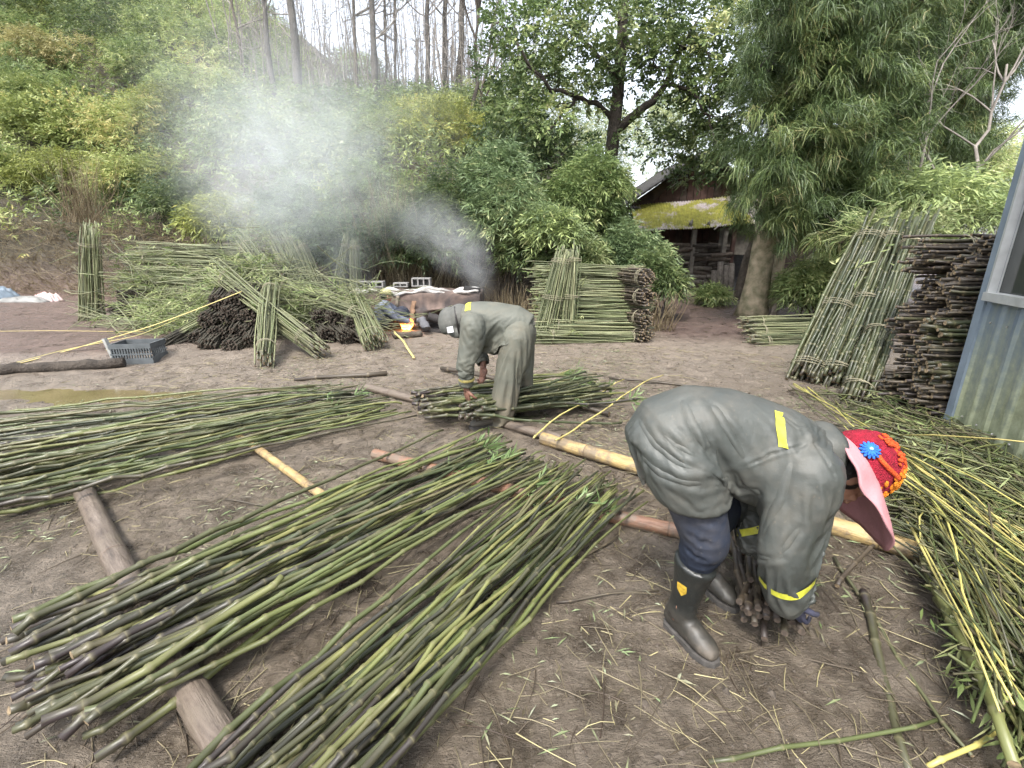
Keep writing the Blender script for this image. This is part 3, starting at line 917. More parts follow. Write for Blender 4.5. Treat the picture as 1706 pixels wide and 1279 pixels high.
conifer('dark conifer with upswept tips behind the right-hand branches', (1575, 440), 6.0, 0.14,
        region(3, 90, [(100, 1540, 1610), (180, 1530, 1640), (260, 1520, 1640), (330, 1515, 1640)], (-0.8, 0.6)), 53, Y=13.5, barkm='bark_dark', slen=0.3)
conifer('conifer bough hanging into the top right corner', (1790, 420), 9.0, 0.2,
        region(4, 55, [(-40, 1640, 1760), (40, 1630, 1760), (90, 1640, 1740)], (-1.0, 0.5)), 54, Y=12.5, barkm='bark_dark')

def thin_trunk(label, pts, Y, r, mat, name='thin_tree', n=20):
    P = np.array([np.array(at(px, py, Y + dy)) for px, py, dy in pts])
    b = P[0].copy()
    b[2] = gz(b[0], b[1]) - 0.05
    P[0] = b
    t = np.linspace(0, len(P) - 1, n)
    Q = np.stack([np.interp(t, np.arange(len(P)), P[:, k]) for k in range(3)], -1) - b
    Q[2:-1] = (Q[1:-2] + Q[2:-1] + Q[3:]) / 3
    mb = MB()
    tube(mb, Q, np.linspace(r, r * 0.4, n), 8)
    o = mb.build(name, M[mat], None, b)
    tag(o, label, 'tree')
thin_trunk('thin curved tree bending right beside the conifer trunk', [(1285, 530, 0), (1305, 480, 0), (1335, 428, 0), (1375, 403, 0), (1420, 402, 0), (1450, 412, 0)], 9.8, 0.07, 'bark_pale')
thin_trunk('slim reddish trunk leaning against the house front', [(1228, 490, 0), (1240, 440, 0), (1262, 380, 0), (1280, 330, 0)], 13.0, 0.11, 'bark')
thin_trunk('second mossy trunk just right of the conifer trunk', [(1287, 500, 0), (1300, 420, 0), (1312, 340, 0), (1322, 250, 0)], 11.4, 0.16, 'bark_moss')

# reeds standing behind the furnace, dry grass at the left edge
def reeds(name, label, centre, n, h, wid, lean, matname, seed, r=0.006, cat='reeds', group=None):
    rng = np.random.default_rng(seed)
    c = np.array(centre)
    P0 = np.stack([rng.normal(0, wid, n), rng.normal(0, wid * 0.4, n), np.zeros(n)], -1)
    P1 = P0 + np.stack([rng.normal(lean, 0.22 * h, n), rng.normal(-0.1, 0.1 * h, n), h * rng.uniform(0.45, 1.05, n)], -1)
    mb = MB()
    sticks(mb, P0, P1, r, r * 0.4, rng, 4, 5, 0.06, rnd=rng.random(n), tint=rng.random(n))
    o = mb.build(name, M[matname], None, c)
    tag(o, label, cat, group)
reeds('dry_reed_clump', 'tall dry reed clump standing behind the furnace', (-2.4, 10.9, 0.0), 260, 2.9, 0.42, 0.15, 'dry', 3)
reeds('dry_reed_clump', 'dry grass tuft with arching pale blades at the left edge of the bank', (-10.9, 12.6, 2.0), 160, 1.6, 0.3, 0.3, 'dry', 4)
reeds('dry_reed_clump', 'small dry orange weeds behind the bent worker in the hood', (0.15, 9.4, 0.0), 110, 0.75, 0.3, 0.0, 'dry', 5)
reeds('dry_reed_clump', 'dry stems at the foot of the thicket beside the path', (2.55, 8.4, 0.0), 90, 0.7, 0.2, 0.0, 'dry', 6)

# ================================================================== BAMBOO CULMS
def culm_geo(mb, L, r0, r1, spacing, sides, rng, bend=0.02, zig=0.004, hi=True, capmat=1, rnd=None, curve=None):
    s, P = [], []
    x, first = 0.0, rng.uniform(0.3, 0.9)
    nodes = []
    x = spacing * first * 0.6
    while x < L - 0.03:
        nodes.append(x)
        x += spacing * rng.uniform(0.8, 1.2) * (0.75 + 0.6 * min(1, x / (0.5 * L)))
    S, K, RG = [0.0], [1.0], [0.0]
    for a in nodes:
        rr = r0 + (r1 - r0) * a / L
        e = max(rr * 0.55, 0.006)
        if hi:
            S += [a - 2.2 * e, a - 0.7 * e, a - 0.15 * e, a + 0.35 * e, a + 1.6 * e]
            K += [0.98, 1.32, 1.2, 1.27, 0.97]
            RG += [0.0, 0.25, 1.0, 0.3, 0.0]
        else:
            S += [a - 2 * e, a, a + 2 * e]
            K += [1.0, 1.25, 1.0]
            RG += [0.0, 0.9, 0.0]
    S.append(L); K.append(1.0); RG.append(0.0)
    S = np.array(S); o = np.argsort(S); S = S[o]; K = np.array(K)[o]; RG = np.array(RG)[o]
    S = np.clip(S, 0, L)
    # kinked line through the nodes plus one slow bend
    kn = np.array([0.0] + nodes + [L])
    off = rng.normal(0, zig, (len(kn), 2))
    off = off - np.linspace(0, 1, len(kn))[:, None] * off[-1]
    b = rng.normal(0, bend, 2) * L
    b2 = rng.normal(0, bend * 0.5, 2) * L
    u = S / L
    y = np.interp(S, kn, off[:, 0]) + b[0] * 4 * u * (1 - u) + b2[0] * np.sin(2 * np.pi * u)
    z = np.interp(S, kn, off[:, 1]) + b[1] * 4 * u * (1 - u) + b2[1] * np.sin(2 * np.pi * u)
    P = np.stack([S, y, z], -1)
    R = (r0 + (r1 - r0) * u ** 0.9) * K
    rv = rng.random() if rnd is None else rnd
    tube(mb, P, R, sides, capmat=capmat, along=u, ring=RG, rnd=np.full(len(S), rv))
    return P
def culm_mesh(L, r0, r1, spacing, sides, seed, matname, hi=True, bend=0.02, zig=0.004, cut='cut'):
    mb = MB()
    culm_geo(mb, L, r0, r1, spacing, sides, np.random.default_rng(seed), bend, zig, hi)
    return mb.mesh('culm', [M[matname], M[cut]])
_pool = {}
def pool(key, n, **kw):
    if key not in _pool:
        _pool[key] = [culm_mesh(seed=hash_seed(key) + i, **kw) for i in range(n)]
    return _pool[key]
def hash_seed(k):
    return sum((i + 1) * ord(c) for i, c in enumerate(k)) * 13 % 100000
def xrot(d, roll=0.0):
    """rotation taking local +X to direction d"""
    q = Vector((1, 0, 0)).rotation_difference(Vector(d).normalized())
    return (q.to_matrix() @ Matrix.Rotation(roll, 3, 'X')).to_euler()

# leafy twig ends that stay on some poles
def leafy_twig_mesh(seed, n=4):
    rng = np.random.default_rng(seed)
    mb = MB()
    C = np.stack([np.zeros(n), rng.normal(0, 0.01, n), rng.normal(0, 0.01, n)], -1)
    D = nrm(np.stack([np.ones(n), rng.normal(0, 0.6, n), rng.normal(0.1, 0.3, n)], -1))
    spray_leaves(mb, rng, C, D, 5, 0.10, 0.014, 0.10, 0.15, 0.6, tint=rng.uniform(0.0, 0.8, n))
    return mb.mesh('leafy_twig', M['pole_leaf'])
M['pole_leaf'] = leaf_mat('pole_leaf', [(0, (0.10, 0.16, 0.055)), (0.5, (0.17, 0.245, 0.095)), (1, (0.28, 0.34, 0.18))])
TW = [leafy_twig_mesh(900 + i) for i in range(6)]

def spread(label, group, n, butt, tip, r0, r1, seed, z0=(0.05, 0.2), z1=(0.05, 0.14), leafp=0.3, matname='bamboo', special=None, cross=1.0, spacing=0.15):
    """loose poles fanned out over the rollers; butt/tip: pixel segments the ends lie on"""
    rng = np.random.default_rng(seed)
    for i in range(n):
        a = (i + rng.uniform(-0.6, 0.6)) / n
        c = np.clip(a + rng.normal(0, 0.13 * cross), 0, 1)
        a = min(1, max(0, a))
        jit = rng.normal(0, 1)
        zb, zt = rng.uniform(*z0), rng.uniform(*z1)
        pb = gp(butt[0][0] + (butt[1][0] - butt[0][0]) * a + rng.uniform(-1, 1) * butt[2][0], butt[0][1] + (butt[1][1] - butt[0][1]) * a + rng.uniform(-1, 1) * butt[2][1], zb)
        pt = gp(tip[0][0] + (tip[1][0] - tip[0][0]) * c + rng.uniform(-1, 1) * tip[2][0], tip[0][1] + (tip[1][1] - tip[0][1]) * c + rng.uniform(-1, 1) * tip[2][1], zt)
        L = (pt - pb).length
        me = culm_mesh(L, r0 * rng.uniform(0.72, 1.15), r1 * rng.uniform(0.7, 1.2), spacing * rng.uniform(0.85, 1.2), 9, seed * 997 + i, matname, True, 0.012, 0.008)
        o = link('bamboo_pole', me, None, pb)
        o.rotation_euler = xrot(pt - pb, rng.uniform(0, 6.28))
        tag(o, label, 'bamboo pole', group)
        if rng.random() < leafp:
            t = link('leafy_twig', TW[rng.integers(0, 6)], o, (L * rng.uniform(0.78, 0.99), 0, 0))
            t.rotation_euler = (rng.uniform(0, 6.28), rng.uniform(-0.3, 0.3), rng.uniform(-0.5, 0.5))
            s = rng.uniform(0.7, 1.2)
            t.scale = (s, s, s)

# the four spreads of loose poles
spread('loose green bamboo pole in the long spread running out at the left edge', 'poles in the left spread', 64,
       [(-230, 712), (-190, 890), (60, 6)], [(560, 642), (655, 690), (50, 4)], 0.0145, 0.008, 11, (0.06, 0.26), (0.04, 0.12), 0.22, cross=0.8)
spread('loose green bamboo pole in the middle spread, thick end at the lower left', 'poles in the middle spread', 58,
       [(62, 1040), (85, 1225), (70, 16)], [(785, 722), (900, 787), (50, 9)], 0.0138, 0.0075, 12, (0.07, 0.18), (0.06, 0.15), 0.2, cross=0.9)
spread('loose green bamboo pole in the spread nearest the camera, cut off by the bottom edge', 'poles in the front spread', 54,
       [(165, 1420), (530, 1425), (12, 12)], [(945, 775), (1045, 825), (35, 12)], 0.0130, 0.007, 13, (0.06, 0.2), (0.05, 0.14), 0.16, cross=1.2)
spread('loose thin bamboo pole in the spread behind the bent worker in the hood', 'poles in the far spread', 42,
       [(690, 655), (715, 692), (16, 6)], [(960, 622), (1035, 664), (40, 5)], 0.0155, 0.008, 14, (0.05, 0.2), (0.05, 0.2), 0.25, cross=0.8)

# single poles with a character of their own
def pole(label, p0, p1, r0, r1, matname='bamboo', z0=0.03, z1=0.03, seed=1, spacing=0.17, bend=0.012, sides=9, name='bamboo_pole', cat='bamboo pole', group=None, Ys=None):
    a, b = gp(*p0, z0), gp(*p1, z1)
    L = (b - a).length
    o = link(name, culm_mesh(L, r0, r1, spacing, sides, seed, matname, True, bend, 0.005), None, a)
    o.rotation_euler = xrot(b - a, seed * 1.7)
    return tag(o, label, cat, group)
pole('crooked dark pole lying across the middle spread, splayed toward the camera', (70, 1205), (470, 960), 0.0155, 0.0135, z0=0.19, z1=0.24, seed=41, bend=0.03)
pole('bright green pole along the near edge of the middle spread', (160, 1265), (700, 850), 0.016, 0.012, z0=0.05, z1=0.13, seed=42, bend=0.012)
pole('curved pole splayed off the upper edge of the middle spread', (60, 1018), (320, 960), 0.0155, 0.0145, z0=0.05, z1=0.15, seed=43, bend=0.03)
pole('curved green stick on the mud below the gloved hands at the right', (1440, 985), (1520, 1300), 0.017, 0.014, z0=0.02, z1=0.02, seed=44, bend=0.02)
pole('thick green pole slanting down the right edge of the frame', (1540, 930), (1690, 1275), 0.019, 0.016, z0=0.13, z1=0.12, seed=45, bend=0.02)
pole('dark green pole beside the thick one at the right edge', (1560, 1000), (1640, 1130), 0.016, 0.014, 'bamboo', 0.05, 0.05, 46)
pole('dry brown stick lying across the mud at the lower right', (1390, 930), (1620, 1260), 0.009, 0.006, 'bamboo_brown', 0.02, 0.02, 47)
pole('short dark stick beside the gloved hand', (1395, 975), (1460, 905), 0.011, 0.009, 'bamboo_brown', 0.02, 0.03, 48)
pole('pale dry cane lying near the bottom right corner', (1545, 1275), (1665, 1215), 0.008, 0.007, 'stalk_yellow', 0.02, 0.03, 49)
pole('long green cane along the bottom edge at the right', (1180, 1270), (1560, 1200), 0.008, 0.006, 'bamboo', 0.015, 0.03, 50)
pole('thin pale stick on the mud in front of the mud furnace', (656, 553), (690, 598), 0.012, 0.016, 'stalk_yellow', 0.25, 0.02, 51)
pole('long bleached cane behind the bent worker at the right', (1015, 630), (1250, 655), 0.014, 0.012, 'bamboo_brown', 0.03, 0.03, 52, 0.3)
pole('long yellow cane springing up over the middle poles', (888, 730), (1040, 632), 0.008, 0.005, 'stalk_yellow', 0.1, 0.12, 53)
pole('second yellow cane crossing beside the springing one', (925, 735), (1105, 625), 0.008, 0.005, 'stalk_yellow', 0.1, 0.1, 54)
pole('dark half-buried branch on the mud behind the left spread', (490, 632), (645, 622), 0.022, 0.03, 'bamboo_brown', 0.02, 0.03, 55, 0.5)
pole('thin dark pole under the far spread, left of the hooded worker', (735, 615), (1015, 690), 0.028, 0.024, 'bamboo_brown', 0.03, 0.03, 56, 0.35)
pole('small twig in the mud between the left and middle spreads', (375, 832), (492, 850), 0.006, 0.004, 'bamboo_brown', 0.012, 0.012, 57)
pole('thin stick lying on the mud right of the front spread', (955, 940), (1030, 892), 0.007, 0.005, 'bamboo_brown', 0.012, 0.03, 58)
pole('thin dark twig on the mud left of the black boot', (925, 1002), (1098, 985), 0.006, 0.004, 'bamboo_brown', 0.012, 0.012, 59)

# rollers: thick logs and bamboo rails under the spreads
def log_mat(name, c1, c2, c3):
    m, nt, bs, _ = newmat(name)
    co = objco(nt)
    n1 = noise(nt, scaled(nt, co, (5, 26, 26)), 1.0, 6, 0.7, 0.8)
    c = ramp(nt, n1, [(0.3, c1), (0.5, c2), (0.72, c3)])
    n2 = noise(nt, co, 7, 6, 0.75)
    c = mixc(nt, ramp(nt, n2, [(0.46, (0, 0, 0)), (0.58, (0.8,) * 3)]), c, (0.13, 0.105, 0.08))
    c = mixc(nt, ramp(nt, noise(nt, scaled(nt, co, (2, 9, 9)), 2.0, 4, 0.7), [(0.3, (0.8,) * 3), (0.42, (0, 0, 0))]), c, (0.045, 0.035, 0.027))
    ring = attr(nt, 'ring')
    c = mixc(nt, ring, c, (0.09, 0.06, 0.04))
    setc(nt, bs, c)
    bs.inputs['Roughness'].default_value = 0.5
    bump(nt, bs, math_(nt, 'ADD', noise(nt, scaled(nt, co, (5, 50, 50)), 1.0, 5), n2), 0.6, 0.015)
    return m
M['log_brown'] = log_mat('log_brown', (0.055, 0.042, 0.033), (0.115, 0.09, 0.07), (0.19, 0.155, 0.125))
M['rail_yellow'] = log_mat('rail_yellow', (0.25, 0.165, 0.07), (0.38, 0.27, 0.115), (0.43, 0.34, 0.17))
M['rail_red'] = log_mat('rail_reddish', (0.13, 0.065, 0.042), (0.22, 0.115, 0.07), (0.27, 0.18, 0.115))
M['hollow'] = plain('hollow_dark', (0.03, 0.02, 0.015), 0.9)
def rail(label, p0, p1, r0, r1, matname, seed, sp=0.3, name='bamboo_rail', cat='pole', rough=0.05):
    rng = np.random.default_rng(seed)
    a, b = gp(*p0, r0 * 0.85), gp(*p1, r1 * 0.85)
    L = (b - a).length
    S, K, RG = [0.0], [1.0], [0.0]
    x = rng.uniform(0.1, sp)
    while x < L - 0.05:
        S += [x - 0.03, x - 0.006, x, x + 0.006, x + 0.03]
        K += [1, 1.06, 0.985, 1.06, 1]
        RG += [0, 0.1, 0.9, 0.1, 0]
        x += sp * rng.uniform(0.85, 1.2)
    S += [L]; K += [1]; RG += [0]
    S = np.array(S)
    P = np.stack([S, 0.012 * np.sin(S * 2 + seed), 0.006 * np.sin(S * 3)], -1)
    R = (r0 + (r1 - r0) * S / L) * np.array(K) * (1 + rough * vnoise(P * 4, seed))
    mb = MB()
    tube(mb, P, R, 16, caps=False, ring=np.array(RG))
    # hollow cut ends
    for e, sgn in ((0, -1), (len(S) - 1, 1)):
        th = np.arange(16) / 16 * 2 * np.pi
        T, A, B = frames(P)
        o = P[e] + R[e] * (np.cos(th)[:, None] * A[e] + np.sin(th)[:, None] * B[e])
        i = P[e] + R[e] * 0.72 * (np.cos(th)[:, None] * A[e] + np.sin(th)[:, None] * B[e])
        d = i - sgn * T[e] * 0.03
        V = np.concatenate([o, i, d])
        j = np.arange(16); k = (j + 1) % 16
        mb.add(V, [(np.stack([j, k, 16 + k, 16 + j], -1), 1, False), (np.stack([16 + j, 16 + k, 32 + k, 32 + j], -1), 2, False), ((32 + j)[None], 2, False)])
    o = mb.build(name, [M[matname], M['cut'], M['hollow']], None, a)
    o.rotation_euler = xrot(b - a)
    return tag(o, label, cat, 'rollers under the loose poles')
rail('muddy brown log under the left and middle spreads', (118, 790), (420, 1330), 0.049, 0.056, 'log_brown', 1, 0.75, 'wooden_log', 'log', 0.12)
rail('short tan bamboo rail with hollow end below the left spread', (395, 728), (542, 824), 0.027, 0.029, 'rail_yellow', 2, 0.35)
rail('long reddish rail with a yellow end under the middle and front spreads', (624, 757), (1365, 948), 0.042, 0.04, 'rail_red', 3, 0.33)
rail('thick yellow bamboo rail behind the bent worker in the flowered hat', (905, 730), (1545, 926), 0.05, 0.052, 'rail_yellow', 4, 0.42)
rail('brown muddy rail under the hooded worker', (612, 645), (936, 732), 0.042, 0.04, 'log_brown', 5, 0.45)

# ================================================================== TIED BUNDLES
def bundle(label, p0, p1, R, n, kind, seed, group, ties=(0.12, 0.86), flare=0.25, flat=1.0, leaves=0, name='bamboo_bundle', shell=False, wig=0.012, flareb=0.12):
    """a tied bundle: each culm, tie and leafy end is a part. kind: key of a pool of culms"""
    rng = np.random.default_rng(seed)
    p0, p1 = Vector(p0), Vector(p1)
    L = (p1 - p0).length
    spec = KINDS[kind]
    pl = pool('%s%.1f' % (kind, L), spec.get('n', 6), L=round(L, 1), **{k: v for k, v in spec.items() if k != 'n'})
    root = thing(name, label, 'bundle', p0, group, xrot(p1 - p0))
    for i in range(n):
        if shell:
            a = 2.39996 * i
            rr = R * math.sqrt(0.45 + 0.55 * (i + 0.5) / n)
        else:
            a = 2.39996 * i
            rr = R * math.sqrt((i + 0.5) / n)
        y, z = rr * math.cos(a), rr * math.sin(a) * flat
        o = link('culm', pl[rng.integers(0, len(pl))], root)
        y0, z0 = y * (1 + flareb), z * (1 + flareb)
        y1, z1 = y * (1 + flare) + rng.normal(0, wig * L), z * (1 + flare) + rng.normal(0, wig * L)
        dx = rng.normal(0, 0.035) * L
        o.location = (dx, y0, z0)
        o.rotation_euler = xrot((L, y1 - y0, z1 - z0), rng.uniform(0, 6.28))
        s = rng.uniform(0.9, 1.06)
        k = rng.uniform(0.8, 1.15)
        o.scale = (s, k, k)
    for t in ties:
        mb = MB()
        th = np.linspace(0, 2 * np.pi, 21)
        rr = R * (1.04 + flareb * (1 - t) * 0.6 + flare * t * 0.6) + spec['r0'] * 0.6
        for q in range(3):
            P = np.stack([np.full(21, L * t) + (q - 1) * 0.014 + 0.02 * np.sin(th + seed + q), rr * np.cos(th), rr * flat * np.sin(th)], -1)
            tube(mb, P, 0.0045, 5, caps=False)
        mb.build('twine_tie', M['twine'], root)
    if leaves:
        mb = MB()
        c = np.stack([L * rng.uniform(0.5, 1.04, leaves), rng.normal(0, R * 0.9, leaves), rng.normal(0, R * 0.9 * flat, leaves)], -1)
        d = nrm(np.stack([np.ones(leaves), rng.normal(0, 0.7, leaves), rng.normal(0, 0.7, leaves)], -1))
        spray_leaves(mb, rng, c, d, 5, 0.13, 0.02, 0.14, 0.2, 0.7, tint=rng.uniform(0, 1, leaves))
        tag(mb.build('leaf_ends', M['clump_leaf'], root), kind='stuff')
    return root
KINDS = {
    'far': dict(r0=0.012, r1=0.0075, spacing=0.3, sides=5, matname='bamboo_far', hi=False, bend=0.008, zig=0.004, cut='cut'),
    'lean': dict(r0=0.018, r1=0.014, spacing=0.2, sides=7, matname='bamboo_lean', hi=True, bend=0.008, zig=0.004, cut='cut', n=8),
    'brown': dict(r0=0.0145, r1=0.012, spacing=0.22, sides=6, matname='bamboo_brown', hi=False, bend=0.006, zig=0.004, cut='cut', n=8),
    'butt': dict(r0=0.016, r1=0.010, spacing=0.3, sides=6, matname='bamboo_far', hi=False, bend=0.01, zig=0.004, cut='cut_dark'),
}

GL = 'pale bundles piled by the bank'
pb = gp(153, 540)
bundle('upright pale bundle standing at the left end of the piled bundles', pb, at(150, 385, pb.y + 0.05), 0.19, 46, 'far', 1, GL, flare=-0.35, flareb=0.15, leaves=10)
# lengthwise stack
ords = ['topmost', 'second from the top', 'third from the top', 'fourth from the top', 'fifth from the top', 'sixth from the top', 'seventh from the top', 'eighth from the top', 'lowest']
yy = [418, 436, 455, 472, 488, 504, 522]
for i, y in enumerate(yy):
    Yd = 9.7 - 0.06 * i
    l, r = (212, 432) if i == 0 else (205 + 8 * (i % 3), 440 + 5 * (i % 2))
    bundle('pale green bundle lying lengthwise in the left stack, ' + ords[i], at(r, y + 4, Yd), at(l, y - 2, Yd - 0.1), 0.105, 30, 'far', 20 + i, GL, flat=0.85, flare=0.5, leaves=26 if i else 8, wig=0.02)
for i, y in enumerate([428, 462, 496]):
    bundle('pale bundle at the back of the left stack, ' + ['upper', 'middle', 'lower'][i], at(425, y, 10.0), at(215, y, 10.0), 0.13, 26, 'far', 40 + i, GL, flat=0.9)
# leaning ones at the right end of that stack
for i, (b, t, Y0, Y1, R, lab) in enumerate([
    ((488, 508), (405, 398), 8.7, 9.9, 0.15, 'pale bundle leaning steeply against the right end of the left stack'),
    ((503, 492), (448, 392), 9.2, 10.2, 0.13, 'pale bundle second from the stack in the leaning row'),
    ((521, 490), (474, 392), 9.3, 10.3, 0.12, 'pale bundle third from the stack in the leaning row'),
    ((534, 488), (500, 405), 9.4, 10.3, 0.10, 'narrow pale bundle at the right end of the leaning row')]):
    bundle(lab, at(*b, Y0), at(*t, Y1), R, 36, 'far', 50 + i, GL, flare=0.1, leaves=18 if i == 0 else 6)
bundle('pale bundle lying diagonally over the dark heap, butts on the mud', gp(532, 582, 0.12), at(362, 452, 8.3), 0.11, 36, 'far', 60, GL, flare=0.7, leaves=30)
bundle('short-looking pale bundle pointing at the camera beside the dark heap', gp(442, 598, 0.11), at(452, 470, 7.9), 0.10, 30, 'far', 61, GL, flare=0.2, leaves=6)
bundle('pale bundle sloping down over the right-hand dark heap', at(612, 530, 7.3), at(462, 470, 8.6), 0.10, 34, 'far', 62, GL, flare=0.4, leaves=20)
bundle('flared pale bundle slumped at the right end of the heaps', gp(626, 574, 0.1), at(588, 490, 8.1), 0.15, 40, 'far', 63, GL, flare=0.1, flareb=0.3)
bundle('upright tall thin bundle left of the furnace, nearest the leaning row', at(562, 492, 10.0), at(578, 395, 10.2), 0.12, 26, 'far', 64, GL, flare=-0.3, flareb=0.2)
bundle('upright tall thin bundle left of the furnace, nearest the furnace', at(592, 492, 9.9), at(590, 400, 10.1), 0.12, 26, 'far', 65, GL, flare=-0.3, flareb=0.2)

# heaps seen end-on: dark cut butts towards the yard
M['butt_dark'] = plain('butt_dark', (0.045, 0.04, 0.028), 0.8, 0.5, 20, 0.2)
GH = 'dark heaps of cut ends'
def heap(label, spots, length, dirv, seed, R=0.14, n=80):
    for i, (px, py, Y) in enumerate(spots):
        rng = np.random.default_rng(seed + i)
        c = at(px, py, Y)
        d = nrm(np.array(dirv) + rng.normal(0, 0.05, 3))
        root = thing('bamboo_bundle', label % ords[i] if '%s' in label else label, 'bundle', c, GH, xrot(d))
        k = np.arange(n)
        rr = R * np.sqrt((k + 0.5) / n)
        a = 2.39996 * k
        P0 = np.stack([rng.uniform(-0.09, 0.06, n), rr * np.cos(a), rr * np.sin(a)], -1)
        P1 = P0 + np.stack([np.full(n, length) * rng.uniform(0.85, 1.05, n), rng.normal(0, 0.10, n), rng.normal(0, 0.08, n)], -1)
        mb = MB()
        sticks(mb, P0, P0 + (P1 - P0) * 0.28, 0.0125, 0.012, rng, 7, 1, 0.0, 1, 2, rnd=rng.random(n))
        sticks(mb, P0 + (P1 - P0) * 0.27, P1, 0.012, 0.008, rng, 5, 3, 0.01, 0, None, rnd=rng.random(n))
        tag(mb.build('culms', [M['bamboo_far'], M['butt_dark'], M['cut_dark']], root), kind='stuff')
def heap_labels(prefix, spots, length, dirv, seed, names, **kw):
    for nm, s in zip(names, spots):
        heap(prefix + nm, [s], length, dirv, seed, **kw)
        seed += 17
heap_labels('bundle of dark cut ends in the big central heap, ', [(330, 568, 7.0), (362, 560, 7.1), (397, 556, 7.1), (420, 572, 7.0), (345, 535, 7.25), (382, 525, 7.3), (412, 530, 7.3), (392, 500, 7.5), (362, 505, 7.5), (345, 580, 6.85), (385, 582, 6.8), (418, 500, 7.6)],
            2.1, (-0.25, 1.0, 0.12), 200, ['lowest at the left', 'lower row left of centre', 'lower row right of centre', 'lower right corner', 'middle row at the left', 'middle row centre', 'middle row at the right', 'top right of centre', 'top left', 'on the mud at the left', 'on the mud in the middle', 'top right under the diagonal bundle'])
heap_labels('bundle of dark cut ends in the right-hand heap, ', [(545, 560, 7.3), (578, 562, 7.2), (560, 530, 7.5), (590, 538, 7.4), (612, 560, 7.2), (535, 530, 7.6), (505, 555, 7.4)],
            1.8, (-0.55, 1.0, 0.10), 300, ['lower left', 'lower middle', 'upper left', 'upper right', 'lower right', 'top left corner', 'far left behind the diagonal bundle'])
heap_labels('bundle of dark cut ends in the small left heap, ', [(190, 520, 8.9), (222, 515, 8.9), (205, 495, 9.1), (235, 495, 9.2)], 1.6, (0.3, 1, 0.05), 400, ['lower left', 'lower right', 'upper left', 'upper right'])
heap('small bundle of cut ends on the mud right of the plastic crate', [(273, 578, 6.7)], 1.5, (0.25, 1, 0.15), 440, R=0.12, n=40)
heap('small bundle of cut ends low in front of the left stack', [(300, 572, 7.0)], 1.5, (0.1, 1, 0.15), 450, R=0.09, n=24)

def trimmings(name, label, pts, n, seed, zs=(0.02, 0.4), twig=True, size=0.14):
    """leafy trimmings lying on and between the bundles: (px,py,Y,spread)"""
    rng = np.random.default_rng(seed)
    mb = MB()
    for px, py, Y, s in pts:
        c = np.array(at(px, py, Y))
        C = c + rng.normal(0, 1, (n, 3)) * [s, s * 0.5, s * 0.45]
        C[:, 2] = np.maximum(C[:, 2], 0.02)
        D = nrm(rng.normal(size=(n, 3)) * [1, 0.6, 0.4] + np.array([-0.2, -0.4, 0.1]))
        spray_leaves(mb, rng, C, D, 6, size, 0.018, 0.2, 0.25, 0.7, tint=rng.uniform(0, 1, n))
        sticks(mb, C, C + D * 0.4, 0.005, 0.003, rng, 3, 2, 0.05, tint=rng.uniform(0.3, 1, n))
    tag(mb.build(name, M['clump_leaf']), label, 'leaves', kind='stuff')
trimmings('leafy_trimmings', 'leafy bamboo tops tangled in front of the left stack',
          [(235, 470, 9.3, .22), (260, 500, 8.8, .25), (320, 530, 8.2, .25), (345, 500, 8.0, .3), (300, 545, 7.6, .25), (430, 440, 9.0, .25), (480, 520, 7.9, .25), (515, 500, 8.0, .3), (250, 530, 8.0, .25), (400, 470, 8.2, .25), (420, 400, 10, .2), (590, 500, 8, .15)], 50, 61)
def offcuts():
    rng = np.random.default_rng(17)
    mb = MB()
    for px, py, Y, sx, sz, n in [(230, 480, 9.2, .5, .3, 70), (300, 520, 8.6, .6, .25, 90), (330, 545, 7.9, .45, .2, 80), (430, 480, 8.6, .5, .3, 90), (480, 530, 7.9, .45, .22, 90), (540, 505, 8.1, .5, .25, 90), (600, 520, 7.8, .35, .2, 60), (250, 545, 7.9, .4, .12, 50), (200, 540, 8.4, .3, .12, 40)]:
        c = np.array(at(px, py, Y))
        C = c + rng.normal(0, 1, (n, 3)) * [sx, sx * .6, sz]
        C[:, 2] = np.maximum(C[:, 2], 0.03)
        a = rng.normal(0, 0.6, n)
        D = np.stack([np.cos(a), np.sin(a) - .3, rng.normal(0.0, .3, n)], -1) * rng.uniform(0.3, 0.8, n)[:, None]
        P0, P1 = C - D, C + D
        P0[:, 2] = np.maximum(P0[:, 2], 0.02); P1[:, 2] = np.maximum(P1[:, 2], 0.02)
        r = rng.uniform(0.004, 0.009, n)
        sticks(mb, P0, P1, r, r * .6, rng, 4, 3, 0.03, rnd=rng.random(n))
    tag(mb.build('bamboo_offcuts', M['bamboo_far']), 'loose thin bamboo strewn over and between the piled bundles', 'offcuts', kind='stuff')
offcuts()
trimmings('leafy_trimmings', 'green leafy tops poking out above the leaning bundles at the right',
          [(1460, 372, 6.2, .16), (1500, 375, 6.3, .18), (1540, 368, 6.2, .16), (1480, 395, 6.0, .12), (1440, 390, 6.2, .1), (1570, 400, 6, .12)], 45, 62)

